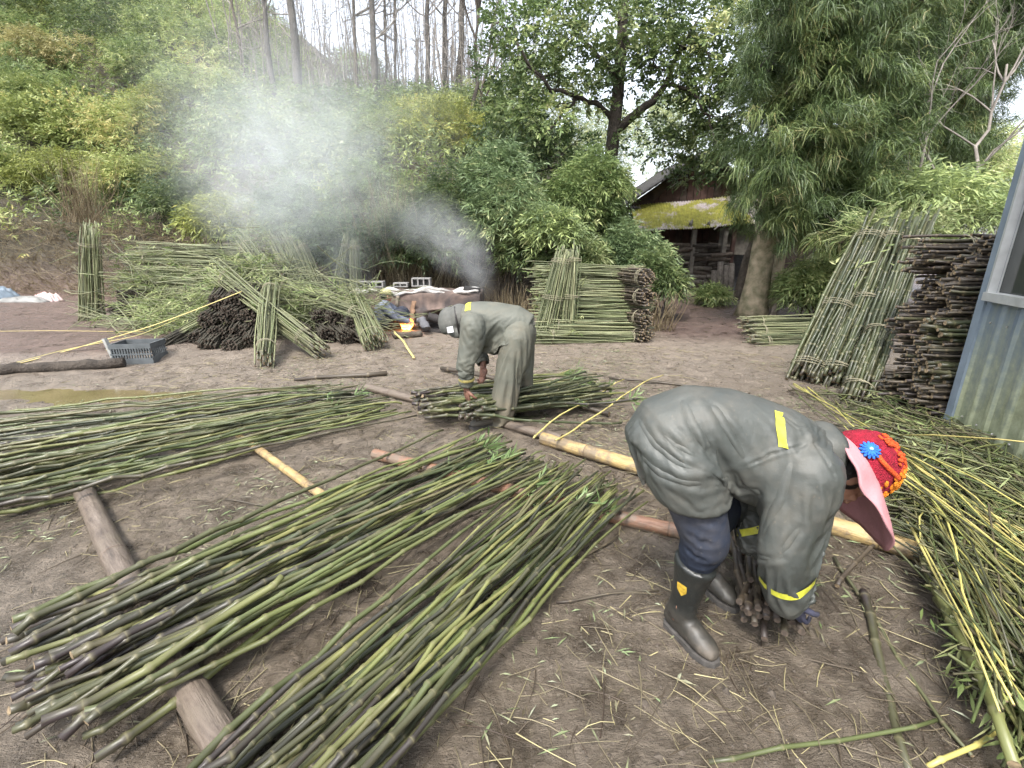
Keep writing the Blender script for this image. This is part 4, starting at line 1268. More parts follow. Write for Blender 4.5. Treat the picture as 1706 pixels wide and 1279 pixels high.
# middle stack and its two leaning bundles
GM = 'bundles of the middle stack'
for i, (y, Y0) in enumerate([(452, 8.0), (468, 7.95), (487, 7.85), (506, 7.75), (525, 7.65), (544, 7.5), (562, 7.35)]):
    bundle('green bundle lying in the middle stack beside the path, ' + ords[i], at(1072 + (i % 2) * 8, y + 2, Y0 + 0.15), at(892 + (i % 3) * 5, y, Y0 - 0.1), 0.105, 34, 'far', 500 + i, GM, flat=0.95, flare=0.2, leaves=8, wig=0.028)
for i, y in enumerate([458, 490, 525, 555]):
    bundle('brownish bundle at the right end of the middle stack, ' + ['topmost', 'second', 'third', 'lowest'][i], at(1082 - i * 2, y + 6, 7.5 - 0.05 * i), at(1000, y - 4, 8.6), 0.12, 34, 'brown', 520 + i, GM, flat=0.9, flareb=0.3)
bundle('pale bundle leaning on the middle stack, the wider left one', gp(905, 566, 0.02), at(938, 424, 7.6), 0.165, 52, 'far', 530, GM, flare=-0.25, flareb=0.15, ties=(0.08, 0.5, 0.92))
bundle('pale bundle leaning on the middle stack, the narrow right one', gp(945, 566, 0.02), at(958, 422, 7.6), 0.11, 30, 'far', 531, GM, flare=-0.2, flareb=0.15, ties=(0.08, 0.5, 0.92))
# low stack right of the path
GP = 'bundles right of the path'
for i, (y, Y0) in enumerate([(538, 7.9), (553, 7.5), (570, 7.2), (560, 8.2)]):
    bundle('pale green bundle in the low stack right of the path, ' + ['upper', 'middle', 'lowest', 'rear'][i], at(1240 + 6 * i, y, Y0), at(1440, y - 4, Y0 + 0.3), 0.105, 30, 'far', 540 + i, GP, flat=0.85, flare=0.1, flareb=0.35)
# the big leaning bundles at the right
GR = 'dark green bundles leaning at the right'
bundle('wide dark green bundle leaning at the left of the right-hand group', gp(1338, 632, 0.02), at(1458, 378, 6.0), 0.16, 46, 'lean', 550, GR, flare=0.05, flareb=0.12, leaves=14, ties=(0.08, 0.45, 0.9))
bundle('dark green leaning bundle in the middle of the right-hand group', gp(1386, 640, 0.02), at(1498, 380, 5.9), 0.15, 42, 'lean', 551, GR, flare=0.05, flareb=0.12, leaves=10, ties=(0.08, 0.5, 0.9))
bundle('narrow green leaning bundle, rightmost of the right-hand group', gp(1424, 666, 0.02), at(1535, 372, 5.6), 0.115, 30, 'lean', 552, GR, flare=-0.05, flareb=0.12, leaves=10, ties=(0.06, 0.35, 0.85))
bundle('dark leaning bundle behind the right-hand group', gp(1410, 640, 0.02), at(1510, 385, 6.3), 0.13, 26, 'lean', 553, GR, flare=0.05, leaves=6)
# the brown stack by the shed
GB = 'brown bundles stacked behind the shed wall'
for i in range(9):
    z = 1.50 - i * 0.175
    sh = [0.42, 0.26, 0.16, 0.20, 0.06, 0.02, 0.04, -0.02, 0.04][i]
    p0 = Vector((3.62 + sh, 4.18 + 0.02 * (i % 2) - 0.035 * i, z))
    k = 'brown' if i not in (4, 6) else 'lean'
    bundle('brown bamboo bundle stacked by the blue shed wall, ' + ords[i], p0, p0 + Vector((1.9, -0.35, 0.03 * (i % 3 - 1))), 0.097, 40, k, 560 + i, GB, flat=0.92, flare=0.05, flareb=0.28, ties=(0.22, 0.7), wig=0.008)
for i in range(5):
    p0 = Vector((3.75 + 0.12 * (i % 2), 4.48, 1.42 - i * 0.32))
    bundle('brown bundle in the rear row of the stack by the shed, ' + ['topmost', 'second', 'third', 'fourth', 'lowest'][i], p0, p0 + Vector((1.8, -0.33, 0)), 0.15, 34, 'brown', 580 + i, GB, ties=(0.2,))

# ================================================================== HEAP OF TRIMMED STALKS AT THE RIGHT
def stalk_heap():
    rng = np.random.default_rng(88)
    poly = np.array([(1300, 650), (1400, 650), (1560, 700), (1640, 760), (1800, 860), (1800, 1300), (1730, 1290), (1650, 1150), (1590, 990), (1575, 900), (1480, 850), (1490, 780), (1430, 700)], float)
    def inside(p):
        x, y = p
        c = False
        j = len(poly) - 1
        for i in range(len(poly)):
            if (poly[i, 1] > y) != (poly[j, 1] > y) and x < (poly[j, 0] - poly[i, 0]) * (y - poly[i, 1]) / (poly[j, 1] - poly[i, 1]) + poly[i, 0]:
                c = not c
            j = i
        return c
    pts = []
    while len(pts) < 2200:
        p = (rng.uniform(1290, 1800), rng.uniform(640, 1260))
        if inside(p) and rng.random() < 0.25 + 0.75 * (p[0] - 1290) / 500:
            pts.append(p)
    pts = np.array(pts)
    G = np.array([np.array(gp(*p)) for p in pts])
    n = len(G)
    ang = np.where(rng.random(n) < 0.65, rng.normal(-2.05, 0.4, n), rng.normal(-0.7, 0.5, n))    # most run from the shed towards the near right
    L = rng.uniform(0.25, 1.3, n) * np.clip((pts[:, 0] - 1250) / 350, 0.25, 1)
    z = rng.uniform(0.01, 0.16, n) * np.clip((pts[:, 0] - 1290) / 250, 0.2, 1)
    D = np.stack([np.cos(ang), np.sin(ang), rng.normal(0, 0.07, n)], -1)
    C = G + np.array([0, 0, 1]) * z[:, None]
    P0, P1 = C - D * L[:, None] / 2, C + D * L[:, None] / 2
    P0[:, 2] = np.maximum(P0[:, 2], 0.012); P1[:, 2] = np.maximum(P1[:, 2], 0.012)
    def pix(p):
        q = p - np.array([0, 0, CAMZ])
        f = q[1] * CT - q[2] * ST
        return 853 + FPX * q[0] / f, 640 - FPX * (q[1] * ST + q[2] * CT) / f
    keep = []
    for k in range(n):      # stalks stay within the heap's outline
        pa, pb_ = pix(P0[k]), pix(P1[k])
        ok = True
        for a in (pa, pb_):
            lim = np.interp(a[1], [640, 720, 800, 860, 930, 1000, 1150, 1300], [1290, 1380, 1450, 1450, 1530, 1560, 1610, 1690])
            ok &= a[0] > lim - 25 * rng.random() ** 2
        keep.append(ok)
    keep = np.array(keep)
    P0, P1, C, D, n = P0[keep], P1[keep], C[keep], D[keep], int(keep.sum())
    mb = MB()
    r = rng.uniform(0.003, 0.0085, n)
    sticks(mb, P0, P1, r, r * 0.6, rng, 5, 4, 0.025, rnd=rng.random(n))
    tag(mb.build('stalk_heap', M['stalk_mixed']), 'tangled heap of thin green and brown bamboo tops at the right', 'trimmings', kind='stuff')
    # leaves among them
    k = 1100
    i = rng.integers(0, n, k)
    mb = MB()
    CC = C[i] + rng.normal(0, 0.08, (k, 3)) * [1, 1, 0.3]
    CC[:, 2] = np.maximum(CC[:, 2], 0.015)
    spray_leaves(mb, rng, CC, nrm(D[i] + rng.normal(0, 0.5, (k, 3)) * [1, 1, 0.4]), 4, 0.11, 0.014, 0.1, 0.1, 0.6, tint=rng.uniform(0, 0.9, k))
    tag(mb.build('fallen_leaves', M['clump_leaf']), 'green leaves caught in the heap of bamboo tops', 'leaves', kind='stuff')
stalk_heap()
YG = 'long yellow stalks on the heap at the right'
def yellow_stalks():
    rng = np.random.default_rng(99)
    for i in range(62):
        u = rng.random()
        if i < 7:   # the tuft above the hat
            a = (1335 + rng.uniform(-25, 25), 645 + rng.uniform(-8, 8)); b = (1420 + rng.uniform(-20, 40), 715 + rng.uniform(-10, 14)); zz = (rng.uniform(0.02, 0.1), rng.uniform(0.1, 0.22))
            lab = 'yellow stalk in the tuft behind the flowered hat'
        elif i < 36:
            a = (1490 + rng.uniform(-15, 30), 735 + rng.uniform(-5, 60)); b = (1740 + rng.uniform(-20, 40), 880 + 170 * u + rng.uniform(-20, 20)); zz = (rng.uniform(0.12, 0.24), rng.uniform(0.16, 0.3))
            lab = 'long yellow-green stalk fanning right from beside the flowered hat'
        else:
            a = (1500 + rng.uniform(0, 60), 790 + rng.uniform(0, 90)); b = (1700 + rng.uniform(-50, 60), 1060 + 130 * u); zz = (rng.uniform(0.1, 0.22), rng.uniform(0.12, 0.26))
            lab = 'long yellow stalk slanting down toward the lower right corner'
        pole(lab, a, b, rng.uniform(0.004, 0.0075), rng.uniform(0.002, 0.004), 'stalk_yellow' if rng.random() < 0.62 else 'stalk_mixed', zz[0], zz[1], 1200 + i, 0.28, 0.02, 6, 'bamboo_stalk', 'stalk', YG)
yellow_stalks()
pole('long taut yellow bamboo strip crossing in front of the blue shed wall', (1500, 727), (1760, 742), 0.004, 0.004, 'stalk_yellow', 0.25, 0.6, 1300, 0.5, 0.004, 5, 'bamboo_strip', 'strip')
def strip(label, pts, r, seed):
    P = np.array([np.array(at(*p)) for p in pts])
    t = np.linspace(0, len(P) - 1, 24)
    Q = np.stack([np.interp(t, np.arange(len(P)), P[:, k]) for k in range(3)], -1)
    for _ in range(3):
        Q[1:-1] = (Q[:-2] + 2 * Q[1:-1] + Q[2:]) / 4
    b = Q[0].copy()
    mb = MB()
    tube(mb, Q - b, r, 6, flat=0.5, along=np.linspace(0.3, 1, 24), rnd=np.full(24, 0.2))
    tag(mb.build('bamboo_strip', M['stalk_yellow'], None, b), label, 'strip', 'yellow strips at the left')
strip('long yellow bamboo strip running from the left edge over the dark heap', [(-60, 630, 5.6), (100, 588, 6.3), (250, 545, 6.6), (330, 515, 6.9), (402, 486, 7.15)], 0.013, 1)
strip('thin yellow strip just below the long one, past the crate', [(-40, 622, 5.7), (110, 582, 6.3), (230, 560, 6.4), (300, 530, 6.8)], 0.007, 2)
strip('straight pale strip lying over the earth bed at the left edge', [(-60, 553, 7.6), (80, 551, 7.6), (240, 553, 7.4)], 0.006, 3)
strip('looped yellow strip hanging beside the crate', [(200, 552, 6.5), (178, 575, 6.4), (177, 592, 6.3), (196, 605, 6.2)], 0.005, 4)

# ================================================================== LITTER ON THE MUD
def litter():
    rng = np.random.default_rng(5)
    mb = MB()
    n = 16000
    r = rng.random(n) ** 0.7 * 6.2 + 0.9
    a = rng.uniform(-0.95, 0.95, n)
    x, y = r * np.sin(a), r * np.cos(a)
    dens = 0.5 + 0.5 * vnoise(np.stack([x, y, x * 0], -1) * 1.4, 6)
    ok = dens + rng.normal(0, 0.1, n) + np.where((x > 0.3) & (y < 3), 0.1, 0) > 0.56
    x, y = x[ok], y[ok]
    n = len(x)
    z = ground_z(x, y) + 0.006
    C = np.stack([x, y, z], -1)
    d = rng.uniform(0, 6.28, n)
    D = np.stack([np.cos(d), np.sin(d), rng.normal(0.03, 0.06, n)], -1)
    W = np.stack([-np.sin(d), np.cos(d), rng.normal(0, 0.35, n)], -1)
    L = rng.uniform(0.03, 0.085, n)[:, None]
    ww = rng.uniform(0.002, 0.005, n)[:, None]
    V = np.stack([C, C + D * L * 0.45 + W * ww + [0, 0, 0.004], C + D * L, C + D * L * 0.45 - W * ww + [0, 0, 0.004]], 1).reshape(-1, 3)
    mb.add(V, [(np.arange(n * 4).reshape(-1, 4), 0, False)], tint=np.repeat(rng.random(n) ** 0.8, 4))
    tag(mb.build('leaf_litter', M['litter']), 'fallen bamboo leaves scattered on the mud', 'litter', kind='stuff')
    mb = MB()
    n = 11000
    r = rng.random(n) ** 0.75 * 6.5 + 0.9
    a = rng.uniform(-0.95, 0.95, n)
    x, y = r * np.sin(a), r * np.cos(a)
    dens = 0.5 + 0.5 * vnoise(np.stack([x, y, x * 0], -1) * 1.1, 16)
    ok = dens + rng.normal(0, 0.2, n) + np.where((x > 0.4) & (y < 3), 0.25, 0) > 0.45
    x, y = x[ok], y[ok]
    n = len(x)
    C = np.stack([x, y, ground_z(x, y) + 0.004], -1)
    d = rng.uniform(0, 6.28, n)
    D = np.stack([np.cos(d), np.sin(d), rng.normal(0.02, 0.03, n)], -1)
    rr = rng.uniform(0.001, 0.003, n)
    sticks(mb, C, C + D * rng.uniform(0.05, 0.3, n)[:, None] ** 1.2, rr, rr * 0.6, rng, 4, 3, 0.05, tint=rng.random(n))
    tag(mb.build('twig_litter', M['litter_twig']), 'broken twigs and straw trodden into the mud', 'litter', kind='stuff')
M['litter'] = leaf_mat('litter_leaf', [(0, (0.06, 0.05, 0.03)), (0.3, (0.14, 0.12, 0.075)), (0.6, (0.24, 0.235, 0.15)), (0.85, (0.15, 0.20, 0.085)), (1, (0.30, 0.31, 0.22))], trans=0.1, spec=0.5)
M['litter_twig'] = leaf_mat('litter_twig', [(0, (0.05, 0.035, 0.025)), (0.4, (0.10, 0.08, 0.055)), (0.75, (0.21, 0.18, 0.11)), (1, (0.36, 0.32, 0.17))], trans=0.0)
litter()

# ================================================================== MUD FURNACE
def voxel_union(mb, voxel, smooth=4, factor=0.5):
    """one continuous skin over the closed shapes in mb; returns verts, polygons as a fresh mesh"""
    me = mb.mesh('tmp', [])
    o = link('tmp', me)
    r = o.modifiers.new('r', 'REMESH')
    r.mode = 'VOXEL'
    r.voxel_size = voxel
    r.use_smooth_shade = True
    if smooth:
        s = o.modifiers.new('s', 'SMOOTH')
        s.iterations = smooth
        s.factor = factor
    dg = bpy.context.evaluated_depsgraph_get()
    dg.update()
    new = bpy.data.meshes.new_from_object(o.evaluated_get(dg))
    bpy.data.objects.remove(o)
    bpy.data.meshes.remove(me)
    return new
def mesh_co(me):
    a = np.empty(len(me.vertices) * 3)
    me.vertices.foreach_get('co', a)
    return a.reshape(-1, 3)
def mesh_no(me):
    a = np.empty(len(me.vertices) * 3)
    me.vertices.foreach_get('normal', a)
    return a.reshape(-1, 3)
def set_co(me, V):
    me.vertices.foreach_set('co', np.asarray(V, np.float32).ravel())
    me.update()
def smooth_all(me):
    me.polygons.foreach_set('use_smooth', np.ones(len(me.polygons), bool))

def furnace():
    m, nt, bs, _ = newmat('sooty_clay')
    p = objco(nt)
    n1 = noise(nt, p, 3.0, 5, 0.6)
    n2 = noise(nt, p, 1.6, 4, 0.6, 0.5)
    c = ramp(nt, n1, [(0.3, (0.07, 0.05, 0.042)), (0.7, (0.165, 0.12, 0.10))])
    c = mixc(nt, ramp(nt, n2, [(0.45, (0, 0, 0)), (0.58, (0.9,) * 3)]), c, (0.035, 0.03, 0.03))
    setc(nt, bs, c)
    bs.inputs['Roughness'].default_value = 0.9
    bump(nt, bs, n1, 0.5, 0.05)
    ash = plain('white_ash', (0.40, 0.385, 0.365), 0.9, 0.5, 7, 0.5, bdist=0.03)
    soot = plain('soot', (0.02, 0.019, 0.019), 0.9)
    c0 = np.array([-1.75, 9.25, 0])
    root = thing('mud_furnace', 'low sooty mud furnace with a white ashy rim and smoking end', 'furnace', c0)
    mb = MB()
    box(mb, (0, 0, 0.28), (2.35, 0.85, 0.7))
    box(mb, (-0.1, -0.45, 0.14), (1.9, 0.3, 0.4))
    box(mb, (-1.2, 0.05, 0.22), (0.35, 0.6, 0.5))
    me = voxel_union(mb, 0.045, 6)
    V = mesh_co(me)
    V += mesh_no(me) * (0.05 * fbm(V * 3.0, 3, 2))[:, None]
    # arched fire mouth pushed into the front face
    mouth = np.exp(-(((V[:, 0] - 0.36) / 0.17) ** 4 + ((V[:, 2] - 0.10) / 0.2) ** 4)) * (V[:, 1] < -0.15)
    V[:, 1] += 0.38 * mouth
    set_co(me, V)
    me.materials.clear()
    me.materials.append(m)
    link('furnace_body', me, root)
    # rim of pale ash and lime along the top edge
    mb = MB()
    x = np.linspace(-1.3, 1.12, 40)
    P = np.stack([x, -0.37 + 0.05 * np.sin(x * 5), 0.63 + 0.025 * np.sin(x * 7 + 1) + 0.015 * np.sin(x * 19)], -1)
    tube(mb, P, 0.03 + 0.012 * np.sin(x * 11), 8)
    P2 = P + np.array([0, 0.35, 0.01])
    tube(mb, P2, 0.035 + 0.015 * np.sin(x * 9), 8)
    mb.build('ash_rim', ash, root)
    mb = MB()
    P = np.array([[0.98, -0.15, 0.5], [0.98, -0.15, 0.62], [0.99, -0.15, 0.7]])
    tube(mb, P, [0.19, 0.17, 0.16], 14)
    mb.build('flue', soot, root)
    # perforated white blocks lying on top
    blk = plain('pale_block', (0.22, 0.215, 0.205), 0.9, 0.2)
    def block(c, s, holes):
        o = thing('hollow_block', '', 'block', np.array(c) + c0, 'blocks on the furnace')
        mb = MB()
        lx, ly, lz = s
        t = 0.022
        box(mb, (0, 0, t / 2), (lx, ly, t)); box(mb, (0, 0, lz - t / 2), (lx, ly, t))
        for k in range(holes + 1):
            box(mb, (-lx / 2 + 0.013 + k * (lx - 0.026) / holes, 0, lz / 2), (0.026, ly - 0.004, lz - 2 * t))
        box(mb, (0, ly * 0.3, lz / 2), (lx - 0.06, 0.012, lz - 2 * t - 0.002))
        ob = mb.build('hollow_block', blk, None, np.array(c) + c0)
        bpy.data.objects.remove(o)
        return ob
    tag(block((-1.0, 0.05, 0.69), (0.52, 0.2, 0.11), 4), 'long pale hollow block on the left end of the furnace', 'block', 'blocks on the furnace')
    tag(block((-0.02, 0.1, 0.70), (0.36, 0.2, 0.16), 3), 'pale hollow block standing in the middle of the furnace top', 'block', 'blocks on the furnace')
    tag(block((-0.42, 0.1, 0.69), (0.28, 0.2, 0.08), 2), 'flat pale block between the other two on the furnace', 'block', 'blocks on the furnace')
    # fire
    fm, nt, bs, out = newmat('flame')
    em = nd(nt, 'Emission', {'Strength': 6.0})
    z = nd(nt, 'SeparateXYZ', {0: objco(nt)}).outputs[2]
    nt.links.new(ramp(nt, math_(nt, 'MULTIPLY', z, 3.5), [(0, (1, 0.42, 0.08)), (0.4, (1, 0.16, 0.02)), (1, (0.55, 0.05, 0.01))]), em.inputs[0])
    nt.links.new(em.outputs[0], out.inputs['Surface'])
    fp = np.array(at(681, 540, 8.42)); fp[2] = 0.02
    fr = thing('fire', 'small orange fire burning at the furnace mouth', 'fire', fp)
    rng = np.random.default_rng(3)
    for k in range(7):
        mb = MB()
        h = rng.uniform(0.08, 0.2)
        b = np.array([rng.normal(0, 0.05), rng.normal(0, 0.04), 0.0])
        u = np.linspace(0, 1, 7)
        P = b + np.stack([0.03 * np.sin(u * 4 + k), 0.02 * np.cos(u * 3 + k), u * h], -1)
        tube(mb, P, 0.045 * np.sin(np.pi * np.clip(u * 0.85 + 0.15, 0, 1)) + 0.002, 7, flat=0.7)
        mb.build('flame', fm, fr)
    char = plain('charred_wood', (0.03, 0.026, 0.025), 0.85, 0.5, 20, 0.6)
    wood = plain('split_wood', (0.19, 0.115, 0.07), 0.85, 0.35, 15, 0.4)
    def stick(label, a, b, r, mt, name='firewood', flat=1.0):
        a, b = np.array(a), np.array(b)
        mb = MB()
        u = np.linspace(0, 1, 9)[:, None]
        P = a + (b - a) * u + rng.normal(0, 0.008, (9, 3))
        tube(mb, P - a, r * (1 + 0.15 * rng.normal(size=9)), 8, flat=flat)
        tag(mb.build(name, mt, None, a), label, 'firewood', 'wood round the furnace fire')
    stick('split plank standing upright in the fire', at(686, 536, 8.5), at(690, 503, 8.75), 0.045, wood, flat=0.4)
    stick('bark-covered stick propped against the furnace left of the fire', at(656, 530, 8.7), at(664, 492, 8.85), 0.04, M['bark_pale'])
    for k, (a, b, r, l) in enumerate([((697, 540), (745, 545), 0.09, 'charred log right of the fire, uppermost'), ((705, 552), (765, 556), 0.1, 'charred log right of the fire, lowest on the mud'), ((712, 528), (760, 540), 0.09, 'charred log leaning on the furnace right of the fire'), ((700, 530), (712, 548), 0.08, 'grey burnt stump end beside the fire')]):
        stick(l, at(*a, 8.4 - 0.1 * k), at(*b, 8.3 - 0.1 * k), r, char if k < 3 else plain('grey_char', (0.14, 0.14, 0.15), 0.9))
    stick('brown branch lying on the mud in front of the furnace', gp(655, 560, 0.05), gp(703, 556, 0.05), 0.05, M['bark'])
furnace()

# ================================================================== OLD HOUSE
def house():
    Y = 15.2
    b = np.array(at(1185, 488, Y)); b[2] = gz(b[0], b[1])
    root = thing('old_house', 'old plank house with a mossy corrugated lean-to roof', 'house', b)
    def pt(px, py, dy=0.0):
        return np.array(at(px, py, Y + dy)) - b
    plank = plain('old_planks', (0.075, 0.055, 0.045), 0.9, 0.5, 6, 0.4)
    red = plain('red_planks', (0.08, 0.045, 0.038), 0.85, 0.4, 6, 0.4)
    dark = plain('dark_tiles', (0.05, 0.047, 0.045), 0.9, 0.4, 10, 0.5)
    white = plain('whitewashed_post', (0.6, 0.55, 0.53), 0.8, 0.2)
    # lean-to roof, corrugated, moss grown
    m, nt, bs, _ = newmat('mossy_sheet')
    p = objco(nt)
    n1 = noise(nt, p, 1.5, 5, 0.7, 0.3)
    n2 = noise(nt, p, 9, 4)
    x = nd(nt, 'SeparateXYZ', {0: p}).outputs[0]
    c = mixc(nt, ramp(nt, n2, [(0.35, (0, 0, 0)), (0.65, (1, 1, 1))]), (0.26, 0.22, 0.23, 1), (0.42, 0.38, 0.38, 1))
    mossc = ramp(nt, n2, [(0.3, (0.14, 0.14, 0.02)), (0.7, (0.27, 0.26, 0.04))])
    mk = math_(nt, 'SUBTRACT', n1, math_(nt, 'MULTIPLY', nd(nt, 'MapRange', {0: x, 1: 0.2, 2: 1.3}).outputs[0], 0.3))
    c = mixc(nt, ramp(nt, mk, [(0.40, (0, 0, 0)), (0.48, (1, 1, 1))]), c, mossc)
    setc(nt, bs, c)
    bs.inputs['Roughness'].default_value = 0.85
    bump(nt, bs, n2, 0.5, 0.03)
    e0, e1 = pt(1062, 386, -0.9), pt(1262, 372, -0.9)
    t0, t1 = pt(1050, 344, 0.5), pt(1262, 322, 0.5)
    nu, nv = 181, 10
    U, W = np.meshgrid(np.linspace(0, 1, nu), np.linspace(0, 1, nv))
    V = (e0 * (1 - U[..., None]) + e1 * U[..., None]) * (1 - W[..., None]) + (t0 * (1 - U[..., None]) + t1 * U[..., None]) * W[..., None]
    V[..., 2] += 0.016 * np.sin(U * 2 * np.pi * 46) + 0.02 * np.sin(U * 9)
    lo = V - np.array([0, 0.0, 0.02])
    ix = np.arange(nu * nv).reshape(nv, nu)
    q = np.stack([ix[:-1, :-1], ix[:-1, 1:], ix[1:, 1:], ix[1:, :-1]], -1).reshape(-1, 4)
    mb = MB()
    mb.add(V.reshape(-1, 3), [q]); mb.add(lo.reshape(-1, 3), [q[:, ::-1]])
    ed = ix[0]
    mb.add(np.concatenate([V[0], lo[0]]), [np.stack([np.arange(nu - 1), np.arange(1, nu), nu + np.arange(1, nu), nu + np.arange(nu - 1)], -1)])
    mb.build('lean_to_roof', m, root)
    # main gable behind
    w0, w1 = pt(1075, 345, 0.55), pt(1245, 330, 0.55)
    apex = pt(1163, 268, 0.55)
    rng = np.random.default_rng(4)
    n = 15
    for k in range(n):
        u0, u1 = k / n, (k + 1) / n
        mb = MB()
        a, c2 = w0 + (w1 - w0) * (u0 + 0.004), w0 + (w1 - w0) * (u1 - 0.004)
        h = lambda u: max(0.05, (apex[2] - w0[2]) * (1 - abs(u - 0.5) * 2) - 0.05)
        zt0, zt1 = h(u0), h(u1)
        dp = np.array([0, 0.03, 0])
        off = np.array([0, rng.uniform(0, 0.012), 0])
        F = np.array([a - [0, 0, 1.2], c2 - [0, 0, 1.2], c2 + [0, 0, zt1], a + [0, 0, zt0]]) + off
        mb.add(np.concatenate([F, F + dp]), [np.array([[0, 1, 2, 3], [7, 6, 5, 4], [0, 3, 7, 4], [1, 5, 6, 2], [3, 2, 6, 7]])], smooth=False)
        mb.build('gable_board', red if k % 5 else plank, root)
    mb = MB()
    G3 = np.array([w0 + [-0.85, 0, -0.3], w1 + [0.85, 0, -0.3], apex]) + [0, 0.06, 0.11]
    G3 = np.concatenate([G3, G3 + [0, 0.04, 0]])
    mb.add(G3, [np.array([[0, 1, 2], [5, 4, 3]]), np.array([[0, 3, 4, 1], [1, 4, 5, 2], [2, 5, 3, 0]])], smooth=False)
    mb.build('gable_backing', plank, root)
    for sgn, e in ((-1, w0 + [-0.9, 0, -0.25]), (1, w1 + [0.9, 0, -0.25])):
        mb = MB()
        a = apex + np.array([0, -0.5, 0.12]); bb = e + np.array([0, -0.5, 0.12])
        for k in range(14):
            u0, u1 = k / 14, (k + 1.15) / 14
            p0, p1 = bb + (a - bb) * u0, bb + (a - bb) * u1 + [0, 0, 0.015]
            Vv = np.array([p0, p1, p1 + [0, 5, 0], p0 + [0, 5, 0]])
            Vv = np.concatenate([Vv, Vv + [0, 0, 0.06]])
            mb.add(Vv, [np.array([[3, 2, 1, 0], [4, 5, 6, 7], [0, 1, 5, 4], [1, 2, 6, 5], [2, 3, 7, 6], [3, 0, 4, 7]])], smooth=False)
        mb.build('roof', dark, root)
    # ground floor: back wall planks, opening, posts
    g0, g1 = pt(1100, 488, 0.9), pt(1330, 488, 0.9)
    n = 22
    for k in range(n):
        u = (k + 0.5) / n
        c2 = g0 + (g1 - g0) * u
        mb = MB()
        box(mb, (c2[0], c2[1] + rng.uniform(0, 0.02), 1.3), ((g1 - g0)[0] / n - 0.012, 0.03, 2.6))
        mb.build('wall_plank', plank if k < 11 or k % 3 else red, root)
    mb = MB()
    box(mb, (g1[0], g1[1] + 2.5, 1.3), (0.05, 5, 2.6)); box(mb, (g0[0], g0[1] + 2.5, 1.3), (0.05, 5, 2.6)); box(mb, ((g0[0] + g1[0]) / 2, g0[1] + 5, 1.3), (g1[0] - g0[0], 0.05, 2.6))
    mb.build('side_wall', plank, root)
    grey = plain('grey_weathered_wood', (0.17, 0.155, 0.135), 0.9, 0.35, 10, 0.4)
    for i, (px, y0, y1, r, mt, dy) in enumerate([(1146, 488, 378, 0.06, grey, -0.75), (1196, 488, 376, 0.06, grey, -0.75), (1210, 490, 374, 0.05, red, -0.7), (1282, 497, 372, 0.08, white, -0.7), (1270, 497, 372, 0.07, red, -0.7)]):
        mb = MB()
        a = pt(px, y0, dy); a[2] = 0
        h = pt(px, y1, dy)[2] - 0.08
        box(mb, (a[0], a[1], h / 2), (2 * r, 2 * r, h))
        mb.build('post', mt, root)
    # slatted loft panel under the eave and a door board
    for k in range(9):
        mb = MB()
        c2 = pt(1201 + k * 6.5, 400, -0.55)
        box(mb, (c2[0], c2[1], c2[2] - 0.05), (0.11, 0.025, 0.75))
        mb.build('loft_slat', grey, root)
    mb = MB()
    c2 = pt(1222, 462, 0.0)
    box(mb, (c2[0], c2[1], 0.6), (0.42, 0.04, 1.2))
    mb.build('door', plain('blue_grey_door', (0.12, 0.125, 0.135), 0.8), root)
    for k in range(2):
        mb = MB()
        tube(mb, np.array([pt(1150 + 30 * k, 375, -0.8), pt(1160 + 30 * k, 352, 0.5)]), 0.05, 8)
        mb.build('rafter', grey, root)
    mb = MB()
    tube(mb, np.array([pt(1190, 383, -0.95), pt(1201, 373, -0.95)]), 0.02, 6)
    mb.build('white_pipe', white, root)
    mb = MB()
    s0, s1 = pt(1130, 491, -1.3), pt(1240, 491, -1.3)
    box(mb, ((s0[0] + s1[0]) / 2, s0[1] + 1.0, 0.03), (s1[0] - s0[0], 2.2, 0.12))
    mb.build('step', plain('earth_step', (0.30, 0.25, 0.18), 0.9), root)
    # firewood under the eave
    fb = np.array(at(1172, 486, Y - 0.7)); fb[2] = gz(fb[0], fb[1])
    fs = thing('firewood_stack', 'stack of dark split logs under the eave of the old house', 'firewood', fb)
    lm = [plain('stack_log', (0.10, 0.08, 0.065), 0.9, 0.5, 12, 0.5), plain('stack_log_grey', (0.16, 0.14, 0.12), 0.9, 0.5, 12, 0.5), plain('stack_log_dark', (0.05, 0.042, 0.036), 0.9, 0.5, 12, 0.5)]
    for row in range(11):
        for k in range(3):
            mb = MB()
            L = rng.uniform(0.45, 0.8)
            c2 = np.array([-0.75 + k * 0.55 + rng.normal(0, 0.05), rng.normal(0, 0.06), 0.12 + row * 0.13 + rng.normal(0, 0.01)])
            d = np.array([L / 2, rng.normal(0, 0.05), rng.normal(0, 0.03)])
            tube(mb, np.array([c2 - d, c2, c2 + d]), rng.uniform(0.055, 0.075), 7, smooth=False)
            mb.build('log', lm[rng.integers(0, 3)], fs)
    for k, (px, hh) in enumerate([(1188, 0.7), (1197, 0.95), (1207, 0.85), (1216, 0.9)]):
        mb = MB()
        c2 = np.array(at(px, 488, Y - 1.1)) - fb
        tube(mb, np.array([[c2[0], c2[1], 0], [c2[0] + 0.03, c2[1] + 0.1, hh * .5], [c2[0] + 0.05, c2[1] + 0.25, hh]]), 0.09, 8)
        mb.build('log', lm[1], fs)
house()

